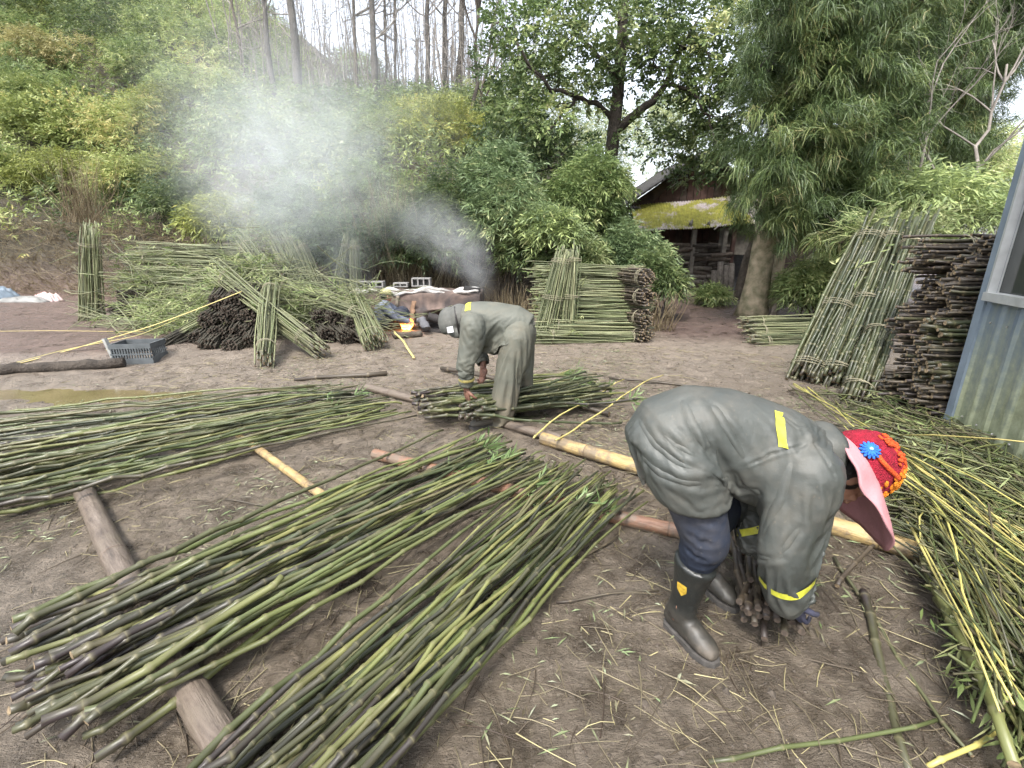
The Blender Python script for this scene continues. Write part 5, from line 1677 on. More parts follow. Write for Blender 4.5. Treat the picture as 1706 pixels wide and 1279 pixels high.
# ================================================================== BLUE-GREY CORRUGATED SHED
def shed():
    c0 = np.array(gp(1578, 718)); c1 = np.array(gp(1712, 808))
    d = nrm((c1 - c0) * [1, 1, 0])
    nrm_out = np.array([-d[1], d[0], 0.0])
    if nrm_out[0] > 0: nrm_out = -nrm_out
    root = thing('metal_shed', 'blue-grey corrugated metal shed wall with algae stains', 'shed', c0)
    m, nt, bs, _ = newmat('painted_sheet')
    p = objco(nt)
    z = nd(nt, 'SeparateXYZ', {0: p}).outputs[2]
    st = noise(nt, scaled(nt, p, (9, 9, 0.8)), 1.0, 5, 0.65, 0.4)
    n2 = noise(nt, p, 14, 5, 0.7)
    c = ramp(nt, st, [(0.3, (0.13, 0.17, 0.215)), (0.7, (0.20, 0.245, 0.29))])
    am = math_(nt, 'ADD', math_(nt, 'MULTIPLY', math_(nt, 'SUBTRACT', 1.2, z), 1.25), math_(nt, 'MULTIPLY', math_(nt, 'SUBTRACT', st, 0.5), 2.2))
    am = math_(nt, 'ADD', am, math_(nt, 'MULTIPLY', math_(nt, 'SUBTRACT', n2, 0.5), 0.9), True)
    alg = ramp(nt, n2, [(0.3, (0.20, 0.22, 0.12)), (0.7, (0.38, 0.40, 0.26))])
    c = mixc(nt, math_(nt, 'MULTIPLY', am, 0.88), c, alg)
    c = mixc(nt, ramp(nt, n2, [(0.68, (0, 0, 0)), (0.76, (0.5,) * 3)]), c, (0.5, 0.52, 0.5))
    setc(nt, bs, c)
    bs.inputs['Roughness'].default_value = 0.42
    bs.inputs['Metallic'].default_value = 0.15
    L, Hh = 5.2, 2.7
    # panels with trapezoid ribs, split round the window opening
    wl, wr, wz0, wz1 = 0.0, 0, 0, 0
    def on_wall(px, py):
        r = ray(px, py)
        n = nrm_out
        o = np.array([0, 0, CAMZ])
        t = np.dot(c0 - o, n) / np.dot(np.array(r), n)
        q = o + np.array(r) * t - c0
        return np.dot(q, d), q[2]
    wl, wz0 = on_wall(1660, 488)
    wr, wz1 = wl + 1.15, wz0 + 0.95
    def prof(s):
        t = (s / 0.19) % 1.0
        return 0.017 * np.clip(np.minimum(t / 0.12, (0.45 - t) / 0.12), 0, 1)
    def panel(s0, s1, z0, z1, nm='wall_panel'):
        s = np.unique(np.concatenate([np.arange(s0, s1, 0.19 * 0.06), [s1]]))
        zz = np.linspace(z0, z1, 8)
        S_, Z_ = np.meshgrid(s, zz)
        V = S_[..., None] * d + prof(S_)[..., None] * nrm_out + Z_[..., None] * np.array([0, 0, 1.0])
        ix = np.arange(S_.size).reshape(S_.shape)
        q = np.stack([ix[:-1, :-1], ix[:-1, 1:], ix[1:, 1:], ix[1:, :-1]], -1).reshape(-1, 4)
        mb = MB().add(V.reshape(-1, 3), [q], smooth=False)
        o = mb.build(nm, m, root)
        so = o.modifiers.new('thick', 'SOLIDIFY'); so.thickness = 0.003
    panel(0.04, wl, 0, Hh); panel(wr, L, 0, Hh); panel(wl, wr, 0, wz0); panel(wl, wr, wz1, Hh)
    scr = plain('screw_head', (0.35, 0.34, 0.31), 0.4, 0.3, 30, 0)
    for zz_ in (0.18, 0.95, 1.75, 2.5):
        for k in range(27):
            sx = 0.14 + k * 0.19
            if sx > L - 0.1 or (wl < sx < wr and wz0 < zz_ < wz1):
                continue
            mb = MB()
            sp_ = d * sx + np.array([0, 0, zz_])
            tube(mb, np.array([sp_, sp_ + nrm_out * 0.007, sp_ + nrm_out * 0.010]), [0.009, 0.009, 0.005], 6)
            mb.build('screw', scr, root)
    trim = plain('corner_trim', (0.19, 0.235, 0.28), 0.4, 0.2, 6, 0.1)
    def bar(mb, s0, s1, z0, z1, t=0.03, off=0.02):
        R = np.stack([d, nrm_out, np.array([0, 0, 1.0])], 1)
        c = d * (s0 + s1) / 2 + nrm_out * off + np.array([0, 0, (z0 + z1) / 2])
        box(mb, c, (abs(s1 - s0), t, abs(z1 - z0)), R)
    mb = MB(); bar(mb, -0.03, 0.06, -0.02, Hh, 0.07, 0.0); mb.build('corner_trim', trim, root)
    alu = plain('aluminium_frame', (0.55, 0.57, 0.58), 0.35, 0.15, 10, 0.0, metal=0.5)
    fr = MB()
    f = 0.022
    bar(fr, wl - f, wr + f, wz0 - 0.06, wz0 + 0.002, 0.1, 0.02); bar(fr, wl - f, wr + f, wz1, wz1 + f, 0.07, 0.02)
    bar(fr, wl - f, wl, wz0 + 0.003, wz1, 0.07, 0.02); bar(fr, wr, wr + f, wz0 + 0.003, wz1, 0.07, 0.02)
    bar(fr, (wl + wr) / 2 - 0.02, (wl + wr) / 2 + 0.02, wz0 + 0.003, wz1, 0.04, 0.0)
    win = fr.build('window', alu, root)
    gm, nt, bs, _ = newmat('window_glass')
    setc(nt, bs, (0.035, 0.038, 0.035)); bs.inputs['Roughness'].default_value = 0.06
    mb = MB(); bar(mb, wl, wr, wz0, wz1, 0.006, -0.02); mb.build('pane', gm, win)
    # far wall, back wall, roof
    inw = -nrm_out
    mb = MB()
    for a, bb in ((np.zeros(3), inw * 3.2), (d * L, d * L + inw * 3.2), (inw * 3.2, inw * 3.2 + d * L)):
        c = (a + bb) / 2 + np.array([0, 0, Hh / 2])
        e = nrm(bb - a)
        R = np.stack([e, np.cross([0, 0, 1.0], e), np.array([0, 0, 1.0])], 1)
        box(mb, c + np.cross([0, 0, 1.0], e) * 0.0, (np.linalg.norm(bb - a) - 0.1, 0.02, Hh - 0.01), R)
    mb.build('rear_wall', trim, root)
    mb = MB()
    R = np.stack([d, nrm_out, np.array([0, 0, 1.0])], 1)
    box(mb, d * L / 2 + inw * 1.6 + np.array([0, 0, Hh + 0.05]), (L + 0.2, 3.4, 0.06), R)
    mb.build('roof', trim, root)
shed()

# ================================================================== SMALL THINGS AT THE LEFT
def crate():
    c = np.array(gp(236, 602)); 
    cm = plain('grey_plastic', (0.085, 0.095, 0.10), 0.6, 0.3, 8, 0.1)
    root = thing('plastic_crate', 'dark grey slatted plastic crate on the mud below the left stack', 'crate', c, rot=(0, 0, rad(8)))
    lx, ly, lz, t = 0.5, 0.34, 0.27, 0.02
    for sy in (-1, 1):
        mb = MB()
        box(mb, (0, sy * ly / 2, 0.04), (lx, t, 0.08)); box(mb, (0, sy * ly / 2, lz - 0.03), (lx, t, 0.06))
        box(mb, (0, sy * ly / 2, 0.135), (lx - 0.004, t * 0.8, 0.02))
        for k in range(15):
            box(mb, (-lx / 2 + 0.025 + k * (lx - 0.05) / 14, sy * ly / 2, 0.15), (0.014, t * 0.9, 0.2))
        mb.build('long_side', cm, root)
    for sx in (-1, 1):
        mb = MB()
        box(mb, (sx * (lx / 2 - 0.01), 0, 0.05), (t, ly - 0.022, 0.1)); box(mb, (sx * (lx / 2 - 0.01), 0, lz - 0.035), (t, ly - 0.022, 0.07))
        for k in range(7):
            box(mb, (sx * (lx / 2 - 0.01), -ly / 2 + 0.04 + k * (ly - 0.08) / 6, 0.15), (t * 0.9, 0.016, 0.2))
        mb.build('short_side', cm, root)
    mb = MB(); box(mb, (0, 0, 0.012), (lx - 0.01, ly - 0.01, 0.016)); mb.build('base', cm, root)
    mb = MB(); box(mb, (-lx / 2 - 0.03, -ly / 2 + 0.05, 0.16), (0.035, 0.05, 0.36), rotm('Y', -0.22)); 
    o = mb.build('pale_board', plain('pale_board', (0.33, 0.33, 0.31), 0.8), None, c)
    tag(o, 'pale grey board propped against the left side of the plastic crate', 'board')
crate()
def sheet(name, label, cat, px, py, lx, ly, h, matname, seed, rotz=0.0, zlift=0.0):
    """crumpled sheet or bag lying on the ground"""
    c = np.array(gp(px, py)); c[2] = gz(c[0], c[1]) + 0.004
    n = 40
    U, W = np.meshgrid(np.linspace(-1, 1, n), np.linspace(-1, 1, n // 2))
    P = np.stack([U.ravel() * 2.2, W.ravel() * 2.2, np.full(U.size, seed * 3.3)], -1)
    e = np.clip(1 - np.maximum(np.abs(U), np.abs(W)).ravel() ** 4, 0, 1)
    z = h * e * (0.55 + 0.7 * (1 - np.abs(fbm(P, 4, seed)) * 2))
    wob = 0.12 * fbm(P * 0.8 + 5, 3, seed + 4)
    V = np.stack([(U.ravel() * (1 + wob)) * lx / 2, (W.ravel() * (1 + wob)) * ly / 2, np.maximum(z, 0.004) + zlift], -1)
    V[:, :2] = V[:, :2] @ rotm('Z', rotz)[:2, :2].T
    ix = np.arange(U.size).reshape(U.shape)
    q = np.stack([ix[:-1, :-1], ix[:-1, 1:], ix[1:, 1:], ix[1:, :-1]], -1).reshape(-1, 4)
    mb = MB().add(V, [q])
    o = mb.build(name, M[matname], None, c)
    s = o.modifiers.new('thick', 'SOLIDIFY'); s.thickness = 0.004
    tag(o, label, cat)
M['tarp_blue'] = plain('tarp_blue', (0.20, 0.25, 0.30), 0.5, 0.35, 4, 0.3)
M['tarp_white'] = plain('bag_white_pink', (0.42, 0.38, 0.37), 0.55, 0.2, 3, 0.2, col2=(0.55, 0.30, 0.27))
M['tarp_grey'] = plain('tarp_grey', (0.20, 0.20, 0.19), 0.6, 0.35, 4, 0.3)
M['tarp_dark'] = plain('tarp_dark', (0.075, 0.08, 0.085), 0.4, 0.4, 9, 0.3)
M['blue_bag'] = plain('blue_bag', (0.14, 0.20, 0.42), 0.35, 0.3, 9, 0.2)
sheet('plastic_tarp', 'blue-grey plastic tarp heaped at the left edge under the bank', 'tarp', -14, 500, 1.0, 0.7, 0.32, 'tarp_blue', 1)
sheet('plastic_tarp', 'flat grey plastic sheet at the foot of the bank', 'tarp', 45, 505, 1.2, 0.5, 0.12, 'tarp_grey', 2)
sheet('plastic_bag', 'crumpled white and pink bag at the foot of the bank', 'bag', 80, 503, 0.75, 0.3, 0.2, 'tarp_white', 3, -0.25)
sheet('plastic_bag', 'small blue plastic bag on the ground by the shed corner', 'bag', 1533, 694, 0.14, 0.08, 0.05, 'blue_bag', 4, -0.3)
sheet('plastic_bag', 'small white scrap on the mud right of the hooded worker', 'bag', 897, 568, 0.12, 0.06, 0.02, 'tarp_white', 6, 0.1)
def big_log(label, p0, p1, r, mat, seed):
    a, b = np.array(gp(*p0, r * 0.8)), np.array(gp(*p1, r * 0.8))
    rng = np.random.default_rng(seed)
    u = np.linspace(0, 1, 14)[:, None]
    P = (b - a) * u + rng.normal(0, 0.012, (14, 3))
    mb = MB()
    tube(mb, P, r * (1 + 0.12 * rng.normal(size=14)), 10)
    tag(mb.build('wooden_log', M[mat], None, a), label, 'log')
big_log('dark weathered log edging the earth bed at the left', (-60, 618), (208, 605), 0.07, 'bark_dark', 5)
def pebbles():
    rng = np.random.default_rng(8)
    n = 7000
    r = rng.random(n) ** 0.8 * 6 + 0.9
    a = rng.uniform(-0.95, 0.95, n)
    x, y = r * np.sin(a), r * np.cos(a)
    z = ground_z(x, y)
    oc = np.array([[1, 0, 0], [-1, 0, 0], [0, 1, 0], [0, -1, 0], [0, 0, 1], [0, 0, -1]], float)
    F = np.array([[0, 2, 4], [2, 1, 4], [1, 3, 4], [3, 0, 4], [2, 0, 5], [1, 2, 5], [3, 1, 5], [0, 3, 5]])
    s = rng.uniform(0.003, 0.011, (n, 1, 1)) * (1 + 1.2 * (rng.random((n, 1, 1)) > 0.93))
    V = oc[None] * s * rng.uniform(0.6, 1.2, (n, 6, 1)) * np.array([1, 1, 0.6]) + np.stack([x, y, z], -1)[:, None]
    mb = MB().add(V.reshape(-1, 3), [(F[None] + (np.arange(n) * 6)[:, None, None]).reshape(-1, 3)], smooth=False)
    tag(mb.build('clods', M['clod']), 'small clods and stones in the mud', 'clods', kind='stuff')
M['clod'] = plain('clod', (0.085, 0.07, 0.055), 0.9, 0.5, 30, 0.3)
pebbles()

# ================================================================== PEOPLE
def loft(mb, secs, sides=20, dome=0.35):
    """closed skin through elliptical sections (centre, axis, half-width vector, half-depth vector)"""
    th = np.arange(sides) / sides * 2 * np.pi
    V = []
    c0, a0, w0, d0 = [np.asarray(x, float) for x in secs[0]]
    c1, a1, w1, d1 = [np.asarray(x, float) for x in secs[-1]]
    rows = []
    for k, s in ((0.75, 0.8), (0.35, 0.97)):
        rows.append((c0 - nrm(a0) * dome * np.linalg.norm(d0) * (k if k > .5 else .4), w0 * (0.55 if k > .5 else 0.87), d0 * (0.55 if k > .5 else 0.87)))
    for c, a, wv, dv in secs:
        rows.append((np.asarray(c, float), np.asarray(wv, float), np.asarray(dv, float)))
    for k in (0.4, 0.75):
        rows.append((c1 + nrm(a1) * dome * np.linalg.norm(d1) * k, w1 * (0.87 if k < .5 else 0.55), d1 * (0.87 if k < .5 else 0.55)))
    for c, wv, dv in rows:
        V.append(c + np.cos(th)[:, None] * wv + np.sin(th)[:, None] * dv)
    V = np.concatenate(V)
    k = len(rows)
    i = np.arange(k - 1)[:, None] * sides
    j = np.arange(sides)[None]
    Q = np.stack([i + j, i + (j + 1) % sides, i + sides + (j + 1) % sides, i + sides + j], -1).reshape(-1, 4)
    mb.add(V, [Q, np.arange(sides)[None, ::-1], ((k - 1) * sides + np.arange(sides))[None]])
def limb(mb, pts, radii, sides=16, n=None, flat=1.0):
    """rounded tapered limb through the joints"""
    pts = np.array([np.asarray(p, float) for p in pts])
    m = n or (len(pts) - 1) * 6 + 1
    t = np.linspace(0, len(pts) - 1, m)
    P = np.stack([np.interp(t, np.arange(len(pts)), pts[:, k]) for k in range(3)], -1)
    R = np.interp(t, np.arange(len(pts)), radii)
    for _ in range(2):
        P[1:-1] = (P[:-2] + 2 * P[1:-1] + P[2:]) / 4
    a, b = nrm(P[0] - P[1]), nrm(P[-1] - P[-2])
    P = np.concatenate([[P[0] + a * R[0] * .75, P[0] + a * R[0] * .45], P, [P[-1] + b * R[-1] * .45, P[-1] + b * R[-1] * .75]])
    R = np.concatenate([[R[0] * .45, R[0] * .82], R, [R[-1] * .82, R[-1] * .45]])
    tube(mb, P, R, sides, flat=flat)
def ell(mb, c, ax, rings=10, sides=16, R=None):
    ph = np.linspace(0, np.pi, rings + 2)[1:-1]
    th = np.arange(sides) / sides * 2 * np.pi
    V = np.stack([np.sin(ph)[:, None] * np.cos(th), np.sin(ph)[:, None] * np.sin(th), np.cos(ph)[:, None] * np.ones(sides)], -1).reshape(-1, 3)
    V = np.concatenate([V, [[0, 0, 1], [0, 0, -1]]]) * np.asarray(ax, float)
    if R is not None:
        V = V @ np.asarray(R, float).T
    k = rings
    i = np.arange(k - 1)[:, None] * sides
    j = np.arange(sides)[None]
    Q = np.stack([i + j, i + sides + j, i + sides + (j + 1) % sides, i + (j + 1) % sides], -1).reshape(-1, 4)
    j = np.arange(sides)
    T1 = np.stack([np.full(sides, k * sides), j, (j + 1) % sides], -1)
    T2 = np.stack([np.full(sides, k * sides + 1), (k - 1) * sides + (j + 1) % sides, (k - 1) * sides + j], -1)
    mb.add(V + np.asarray(c, float), [Q, T1, T2])

def folds(me, strokes, noise_amp=0.006, seed=1, scale=7.0, aniso=(1, 1, 1), bones=None):
    """strokes: (list of points, width, depth): ridges (+) and valleys (-) pressed into the cloth"""
    V, Nn = mesh_co(me), mesh_no(me)
    d = np.zeros(len(V))
    for pts, wdt, dep in strokes:
        pts = np.array([np.asarray(p, float) for p in pts])
        best = np.full(len(V), 1e9)
        tt = np.zeros(len(V))
        for k in range(len(pts) - 1):
            a, b = pts[k], pts[k + 1]
            ab = b - a
            t = np.clip(((V - a) @ ab) / (ab @ ab), 0, 1)
            q = np.linalg.norm(V - (a + t[:, None] * ab), axis=1)
            tt = np.where(q < best, (k + t) / (len(pts) - 1), tt)
            best = np.minimum(best, q)
        fade = np.sin(np.pi * np.clip(tt * 0.86 + 0.07, 0, 1)) ** 0.7
        d += dep * np.exp(-(best / wdt) ** 2) * fade
        d -= dep * 0.55 * np.exp(-((best - 2.0 * wdt) / (1.1 * wdt)) ** 2) * fade
    P = V * np.asarray(aniso) * scale
    d += noise_amp * 0.35 * fbm(P * 0.7, 2, seed)
    # creases: narrow valleys along the zero lines of noise stretched down the limb or trunk
    for a, b, dr, rad_, amp in (bones or []):
        a, b = np.asarray(a, float), np.asarray(b, float)
        ab = b - a
        t = np.clip(((V - a) @ ab) / (ab @ ab), -0.15, 1.15)
        q = V - (a + t[:, None] * ab)
        near = np.exp(-np.maximum(np.linalg.norm(q, axis=1) - rad_, 0) ** 2 / (0.35 * rad_) ** 2) * ((t > -0.14) & (t < 1.14))
        dr = nrm(np.asarray(dr, float))
        s = V @ dr
        perp = V - s[:, None] * dr
        warp = fbm(V * 5.0, 2, seed + 3)
        for o, (f1, f2, wv, am) in enumerate([(2.6, 9.0, 0.10, 1.0), (4.5, 17.0, 0.13, 0.5), (9.0, 34.0, 0.2, 0.2)]):
            N = vnoise(perp * f2 + dr * (s * f1 + 0.5 * warp)[:, None] + 3.3 * o + 0.35 * warp[:, None], seed + 20 + o)
            mask = np.clip(0.5 + 1.1 * vnoise(V * 4.0 + 7.7 * o, seed + 40 + o), 0, 1)
            d += near * amp * am * mask * (0.5 * np.abs(N) - np.exp(-(N / wv) ** 2))
    set_co(me, V + Nn * d[:, None])
def bvh(me):
    V = mesh_co(me)
    return BVHTree.FromPolygons([tuple(v) for v in V], [tuple(p.vertices) for p in me.polygons])
def band(tree, c, ax, wide, a0, a1, ref, rout=0.5, off=0.004, n=40, rows=4, bow=0.0):
    """a strip of tape lying on a surface: rays shot inward around axis ax at c"""
    c, ax = np.asarray(c, float), nrm(ax)
    u = nrm(np.asarray(ref, float) - ax * np.dot(ref, ax))
    v = np.cross(ax, u)
    G, ok = [], True
    for r in range(rows):
        s = (r / (rows - 1) - 0.5) * wide
        row = []
        for k in range(n):
            t = a0 + (a1 - a0) * k / (n - 1)
            d = u * math.cos(t) + v * math.sin(t)
            cc = c + ax * (s + bow * math.sin(math.pi * k / (n - 1)))
            o = cc + d * rout
            hit, nn, _, _ = tree.ray_cast(Vector(o), Vector(-d))
            row.append(np.array(hit) + np.array(nn) * off if hit is not None else cc + d * 0.1)
        G.append(row)
    G = np.array(G)
    for _ in range(2):
        G[:, 1:-1] = (G[:, :-2] + 2 * G[:, 1:-1] + G[:, 2:]) / 4
    if a1 - a0 > 6:
        cen = G.mean(axis=(0, 1))
        rr_ = np.linalg.norm(G - cen, axis=2, keepdims=True)
        med = np.median(rr_)
        G = cen + (G - cen) / rr_ * np.clip(rr_, med * 0.8, med * 1.25)
        for _ in range(5):
            G = (np.roll(G[:, :-1], 1, 1) + 2 * G[:, :-1] + np.roll(G[:, :-1], -1, 1)) / 4
            G = np.concatenate([G, G[:, :1]], 1)
        G = cen + (G - cen) * 1.06
    ix = np.arange(rows * n).reshape(rows, n)
    q = np.stack([ix[:-1, :-1], ix[:-1, 1:], ix[1:, 1:], ix[1:, :-1]], -1).reshape(-1, 4)
    return MB().add(G.reshape(-1, 3), [q])
def hand_geo(mb, wrist, d, palm_n, size=0.19, curl=1.0, thumb=1):
    """palm and five bent fingers, as closed chains. d: wrist to knuckles, palm_n: out of the palm"""
    d, pn = nrm(d), nrm(palm_n)
    sd = np.cross(d, pn) * thumb            # towards the thumb side
    w_ = np.asarray(wrist, float)
    k = size / 0.19
    R = np.stack([sd, d, pn], 1)
    limb(mb, [w_ - d * 0.05 * k, w_ + d * 0.015 * k], [0.026 * k, 0.026 * k], 12)
    ell(mb, w_ + d * 0.05 * k, (0.043 * k, 0.056 * k, 0.018 * k), R=R)
    for i, (o, L) in enumerate([(0.030, 0.072), (0.010, 0.080), (-0.011, 0.074), (-0.030, 0.058)]):
        p = w_ + d * (0.092 - 0.004 * abs(i - 1)) * k + sd * o * k
        pts = [p - d * 0.015 * k]
        dd = nrm(d + sd * (o * 1.5))
        ang = 0.25 * curl
        ax = np.cross(pn, dd)
        cur = p
        for s, (f, da) in enumerate([(0.45, 0.55), (0.30, 0.75), (0.25, 0.45)]):
            pts.append(cur)
            dirn = dd * math.cos(ang) + pn * math.sin(ang)
            cur = cur + dirn * L * f * k
            ang += da * curl
        pts.append(cur)
        limb(mb, pts, np.array([0.010, 0.0098, 0.009, 0.0082, 0.007]) * k, 10)
    p = w_ + d * 0.025 * k + sd * 0.034 * k
    p1 = p + (d * 0.5 + sd * 0.75 + pn * 0.25) * 0.035 * k
    p2 = p1 + (d * 0.75 + sd * 0.2 + pn * 0.55) * 0.032 * k
    p3 = p2 + (d * 0.6 - sd * 0.1 + pn * 0.7) * 0.026 * k
    limb(mb, [p - sd * 0.015 * k, p, p1, p2, p3], np.array([0.013, 0.014, 0.012, 0.0105, 0.008]) * k, 10)
def head_geo(mb, c, up, fw, s=1.0):
    up, fw = nrm(up), nrm(np.asarray(fw, float) - nrm(up) * np.dot(fw, nrm(up)))
    sd = np.cross(up, fw)
    R = np.stack([sd, fw, up], 1)
    c = np.asarray(c, float)
    L = lambda x, y, z: c + (sd * x + fw * y + up * z) * s
    ell(mb, L(0, -0.012, 0.03), np.array([0.075, 0.092, 0.088]) * s, R=R)      # cranium
    ell(mb, L(0, 0.02, -0.035), np.array([0.062, 0.072, 0.078]) * s, R=R)      # face
    ell(mb, L(0, 0.055, -0.085), np.array([0.032, 0.03, 0.026]) * s, R=R)      # chin
    ell(mb, L(0, 0.082, 0.018), np.array([0.05, 0.016, 0.014]) * s, R=R)       # brow
    limb(mb, [L(0, 0.088, 0.008), L(0, 0.104, -0.022), L(0, 0.108, -0.034)], np.array([0.008, 0.012, 0.014]) * s, 10)   # nose
    ell(mb, L(0, 0.088, -0.06), np.array([0.024, 0.010, 0.006]) * s, R=R)      # lips
    ell(mb, L(0, 0.086, -0.071), np.array([0.021, 0.010, 0.006]) * s, R=R)
    for e in (-1, 1):
        ell(mb, L(0.034 * e, 0.074, -0.025), np.array([0.022, 0.018, 0.018]) * s, R=R)    # cheeks
        ell(mb, L(0.030 * e, 0.078, 0.0), np.array([0.014, 0.010, 0.008]) * s, R=R)       # closed lids
        ell(mb, L(0.076 * e, -0.012, -0.012), np.array([0.009, 0.019, 0.031]) * s, R=R)   # ears
    return L
def body_mesh(parts, heads, hands, mat, origin):
    """parts: limbs; one skin for trunk and limbs, finer skins for head and hands in the same mesh"""
    out = bpy.data.meshes.new('body')
    chunks = []
    mb = MB()
    for pts, r in parts:
        limb(mb, rel(pts, origin), r)
    chunks.append(voxel_union(mb, 0.016, 4))
    for c, up, fw, s in heads:
        mb = MB()
        head_geo(mb, np.asarray(c) - origin, up, fw, s)
        chunks.append(voxel_union(mb, 0.0055, 3))
    for wr, d, pn, size, curl, th in hands:
        mb = MB()
        hand_geo(mb, np.asarray(wr) - origin, d, pn, size, curl, th)
        chunks.append(voxel_union(mb, 0.0045, 1))
    bm = bmesh.new()
    for c in chunks:
        bm.from_mesh(c)
        bpy.data.meshes.remove(c)
    bm.to_mesh(out); bm.free()
    smooth_all(out)
    out.materials.append(mat)
    return out

def cloth_mat(name, col, rough=0.5, stain=(0.17, 0.14, 0.11), stain_amt=0.35, fine=220.0, spec=0.45, hem_z=None):
    m, nt, bs, _ = newmat(name)
    p = objco(nt)
    n1 = noise(nt, p, 3.2, 5, 0.65, 0.4)
    n2 = noise(nt, p, 14, 6, 0.7)
    c = ramp(nt, noise(nt, p, 6, 4), [(0.3, tuple(x * 0.85 for x in col)), (0.7, tuple(x * 1.15 for x in col))])
    f = math_(nt, 'MULTIPLY', ramp(nt, n1, [(0.42, (0, 0, 0)), (0.68, (1, 1, 1))]), ramp(nt, n2, [(0.35, (0.2,) * 3), (0.7, (1, 1, 1))]))
    if hem_z is not None:
        z = nd(nt, 'SeparateXYZ', {0: p}).outputs[2]
        f = math_(nt, 'ADD', f, nd(nt, 'MapRange', {0: z, 1: hem_z, 2: hem_z - 0.3, 3: 0.0, 4: 0.9}).outputs[0])
        f = math_(nt, 'MULTIPLY', f, ramp(nt, n2, [(0.3, (0.35,) * 3), (0.6, (1, 1, 1))]), True)
    c = mixc(nt, math_(nt, 'MULTIPLY', f, stain_amt), c, stain)
    sp = noise(nt, p, 55, 3)
    c = mixc(nt, math_(nt, 'MULTIPLY', ramp(nt, sp, [(0.66, (0, 0, 0)), (0.74, (1, 1, 1))]), 0.35), c, stain)
    setc(nt, bs, c)
    rr = math_(nt, 'ADD', rough, math_(nt, 'MULTIPLY', f, 0.3), True)
    nt.links.new(rr, bs.inputs['Roughness'])
    bs.inputs['Specular IOR Level'].default_value = spec
    h = math_(nt, 'ADD', noise(nt, p, 18, 4, 0.6), math_(nt, 'MULTIPLY', noise(nt, p, fine, 2), 0.15))
    bump(nt, bs, h, 0.28, 0.012)
    return m
M['rain_green'] = cloth_mat('raincoat_grey_green', (0.058, 0.064, 0.059), 0.5, (0.15, 0.13, 0.10), 0.5)
M['rain_olive'] = cloth_mat('raincoat_olive_grey', (0.088, 0.094, 0.078), 0.6, (0.22, 0.19, 0.14), 0.4)
M['rain_trouser'] = cloth_mat('rain_trousers_olive', (0.095, 0.098, 0.078), 0.65, (0.20, 0.165, 0.115), 0.6, hem_z=0.45)
M['navy'] = cloth_mat('navy_trousers', (0.018, 0.024, 0.040), 0.75, (0.17, 0.15, 0.13), 0.55, 400, 0.3)
M['rubber'] = cloth_mat('muddy_black_rubber', (0.018, 0.02, 0.019), 0.4, (0.12, 0.10, 0.078), 0.8, 60, 0.5, hem_z=0.18)
M['sole'] = plain('boot_sole', (0.07, 0.065, 0.06), 0.7, 0.4, 30, 0.2)
M['skin'] = plain('skin', (0.36, 0.19, 0.125), 0.55, 0.15, 20, 0.1)
M['skin_muddy'] = plain('skin_muddy', (0.20, 0.10, 0.07), 0.6, 0.4, 25, 0.2)
M['hair'] = plain('black_hair', (0.015, 0.013, 0.012), 0.5, 0.4, 60, 0.3)
M['tape'] = plain('yellow_tape', (0.55, 0.55, 0.06), 0.4, 0.25, 40, 0.1)
M['glove'] = cloth_mat('navy_glove', (0.03, 0.035, 0.07), 0.7, (0.12, 0.10, 0.08), 0.5)

def boot(root, heel, toe, top, h=0.34, rtop=0.075, mat='rubber', name='boot', origin=(0, 0, 0), scale=1.0):
    heel, toe, top = np.asarray(heel, float) - origin, np.asarray(toe, float) - origin, np.asarray(top, float) - origin
    f = nrm((toe - heel) * [1, 1, 0])
    s = np.array([-f[1], f[0], 0.0])
    zz = np.array([0, 0, 1.0])
    L = np.linalg.norm((toe - heel)[:2])
    ank = heel + f * 0.065 + zz * 0.10
    mb = MB()
    secs = []
    for t, wdt, ht, lift in [(0.07, 0.034, 0.055, 0.02), (0.22, 0.040, 0.07, 0.02), (0.45, 0.041, 0.058, 0.018), (0.65, 0.047, 0.045, 0.018), (0.82, 0.047, 0.036, 0.02), (0.95, 0.032, 0.024, 0.022)]:
        c = heel + f * L * t + zz * (lift + ht * 0.9)
        secs.append((c, f, s * wdt * scale, zz * ht * scale))
    loft(mb, secs, 18, 0.5)
    sh = []
    for u, r in [(0, 0.058), (0.25, 0.053), (0.5, 0.06), (0.8, 0.07), (1.0, rtop)]:
        c = ank * (1 - u) + top * u
        sh.append((c, top - ank, s * r * 0.93 * scale, nrm(np.cross(top - ank, s)) * r * 1.05 * scale))
    loft(mb, sh, 20, 0.1)
    me = voxel_union(mb, 0.011, 5)
    strokes = []
    a = nrm(top - ank)
    for u, dep in ((0.08, -0.006), (0.2, -0.005), (0.33, -0.004)):
        c = ank * (1 - u) + top * u
        strokes.append(([c + f * 0.06 - s * 0.05, c + f * 0.075, c + f * 0.06 + s * 0.05], 0.012, dep))
    folds(me, strokes, 0.0035, 3, 14)
    me.materials.clear(); me.materials.append(M[mat]); smooth_all(me)
    o = link(name, me, root)
    # sole
    sb = MB()
    th = np.linspace(0, 2 * np.pi, 36, endpoint=False)
    t = 0.5 - 0.5 * np.cos(th)
    wd = np.interp(t, [0, .06, .25, .45, .7, .9, 1], [0.015, .034, .04, .038, .05, .038, .012]) * scale
    ring = heel + f * (t * L * 1.02)[:, None] + s * (np.where(np.sin(th) > 0, 1, -1) * wd)[:, None]
    V = np.concatenate([ring + zz * 0.002, ring + zz * 0.026])
    j = np.arange(36); k = (j + 1) % 36
    sb.add(V, [np.stack([j, k, 36 + k, 36 + j], -1), j[None, ::-1], (36 + j)[None]], smooth=False)
    sb.build('sole', M['sole'], o)
    return o, me

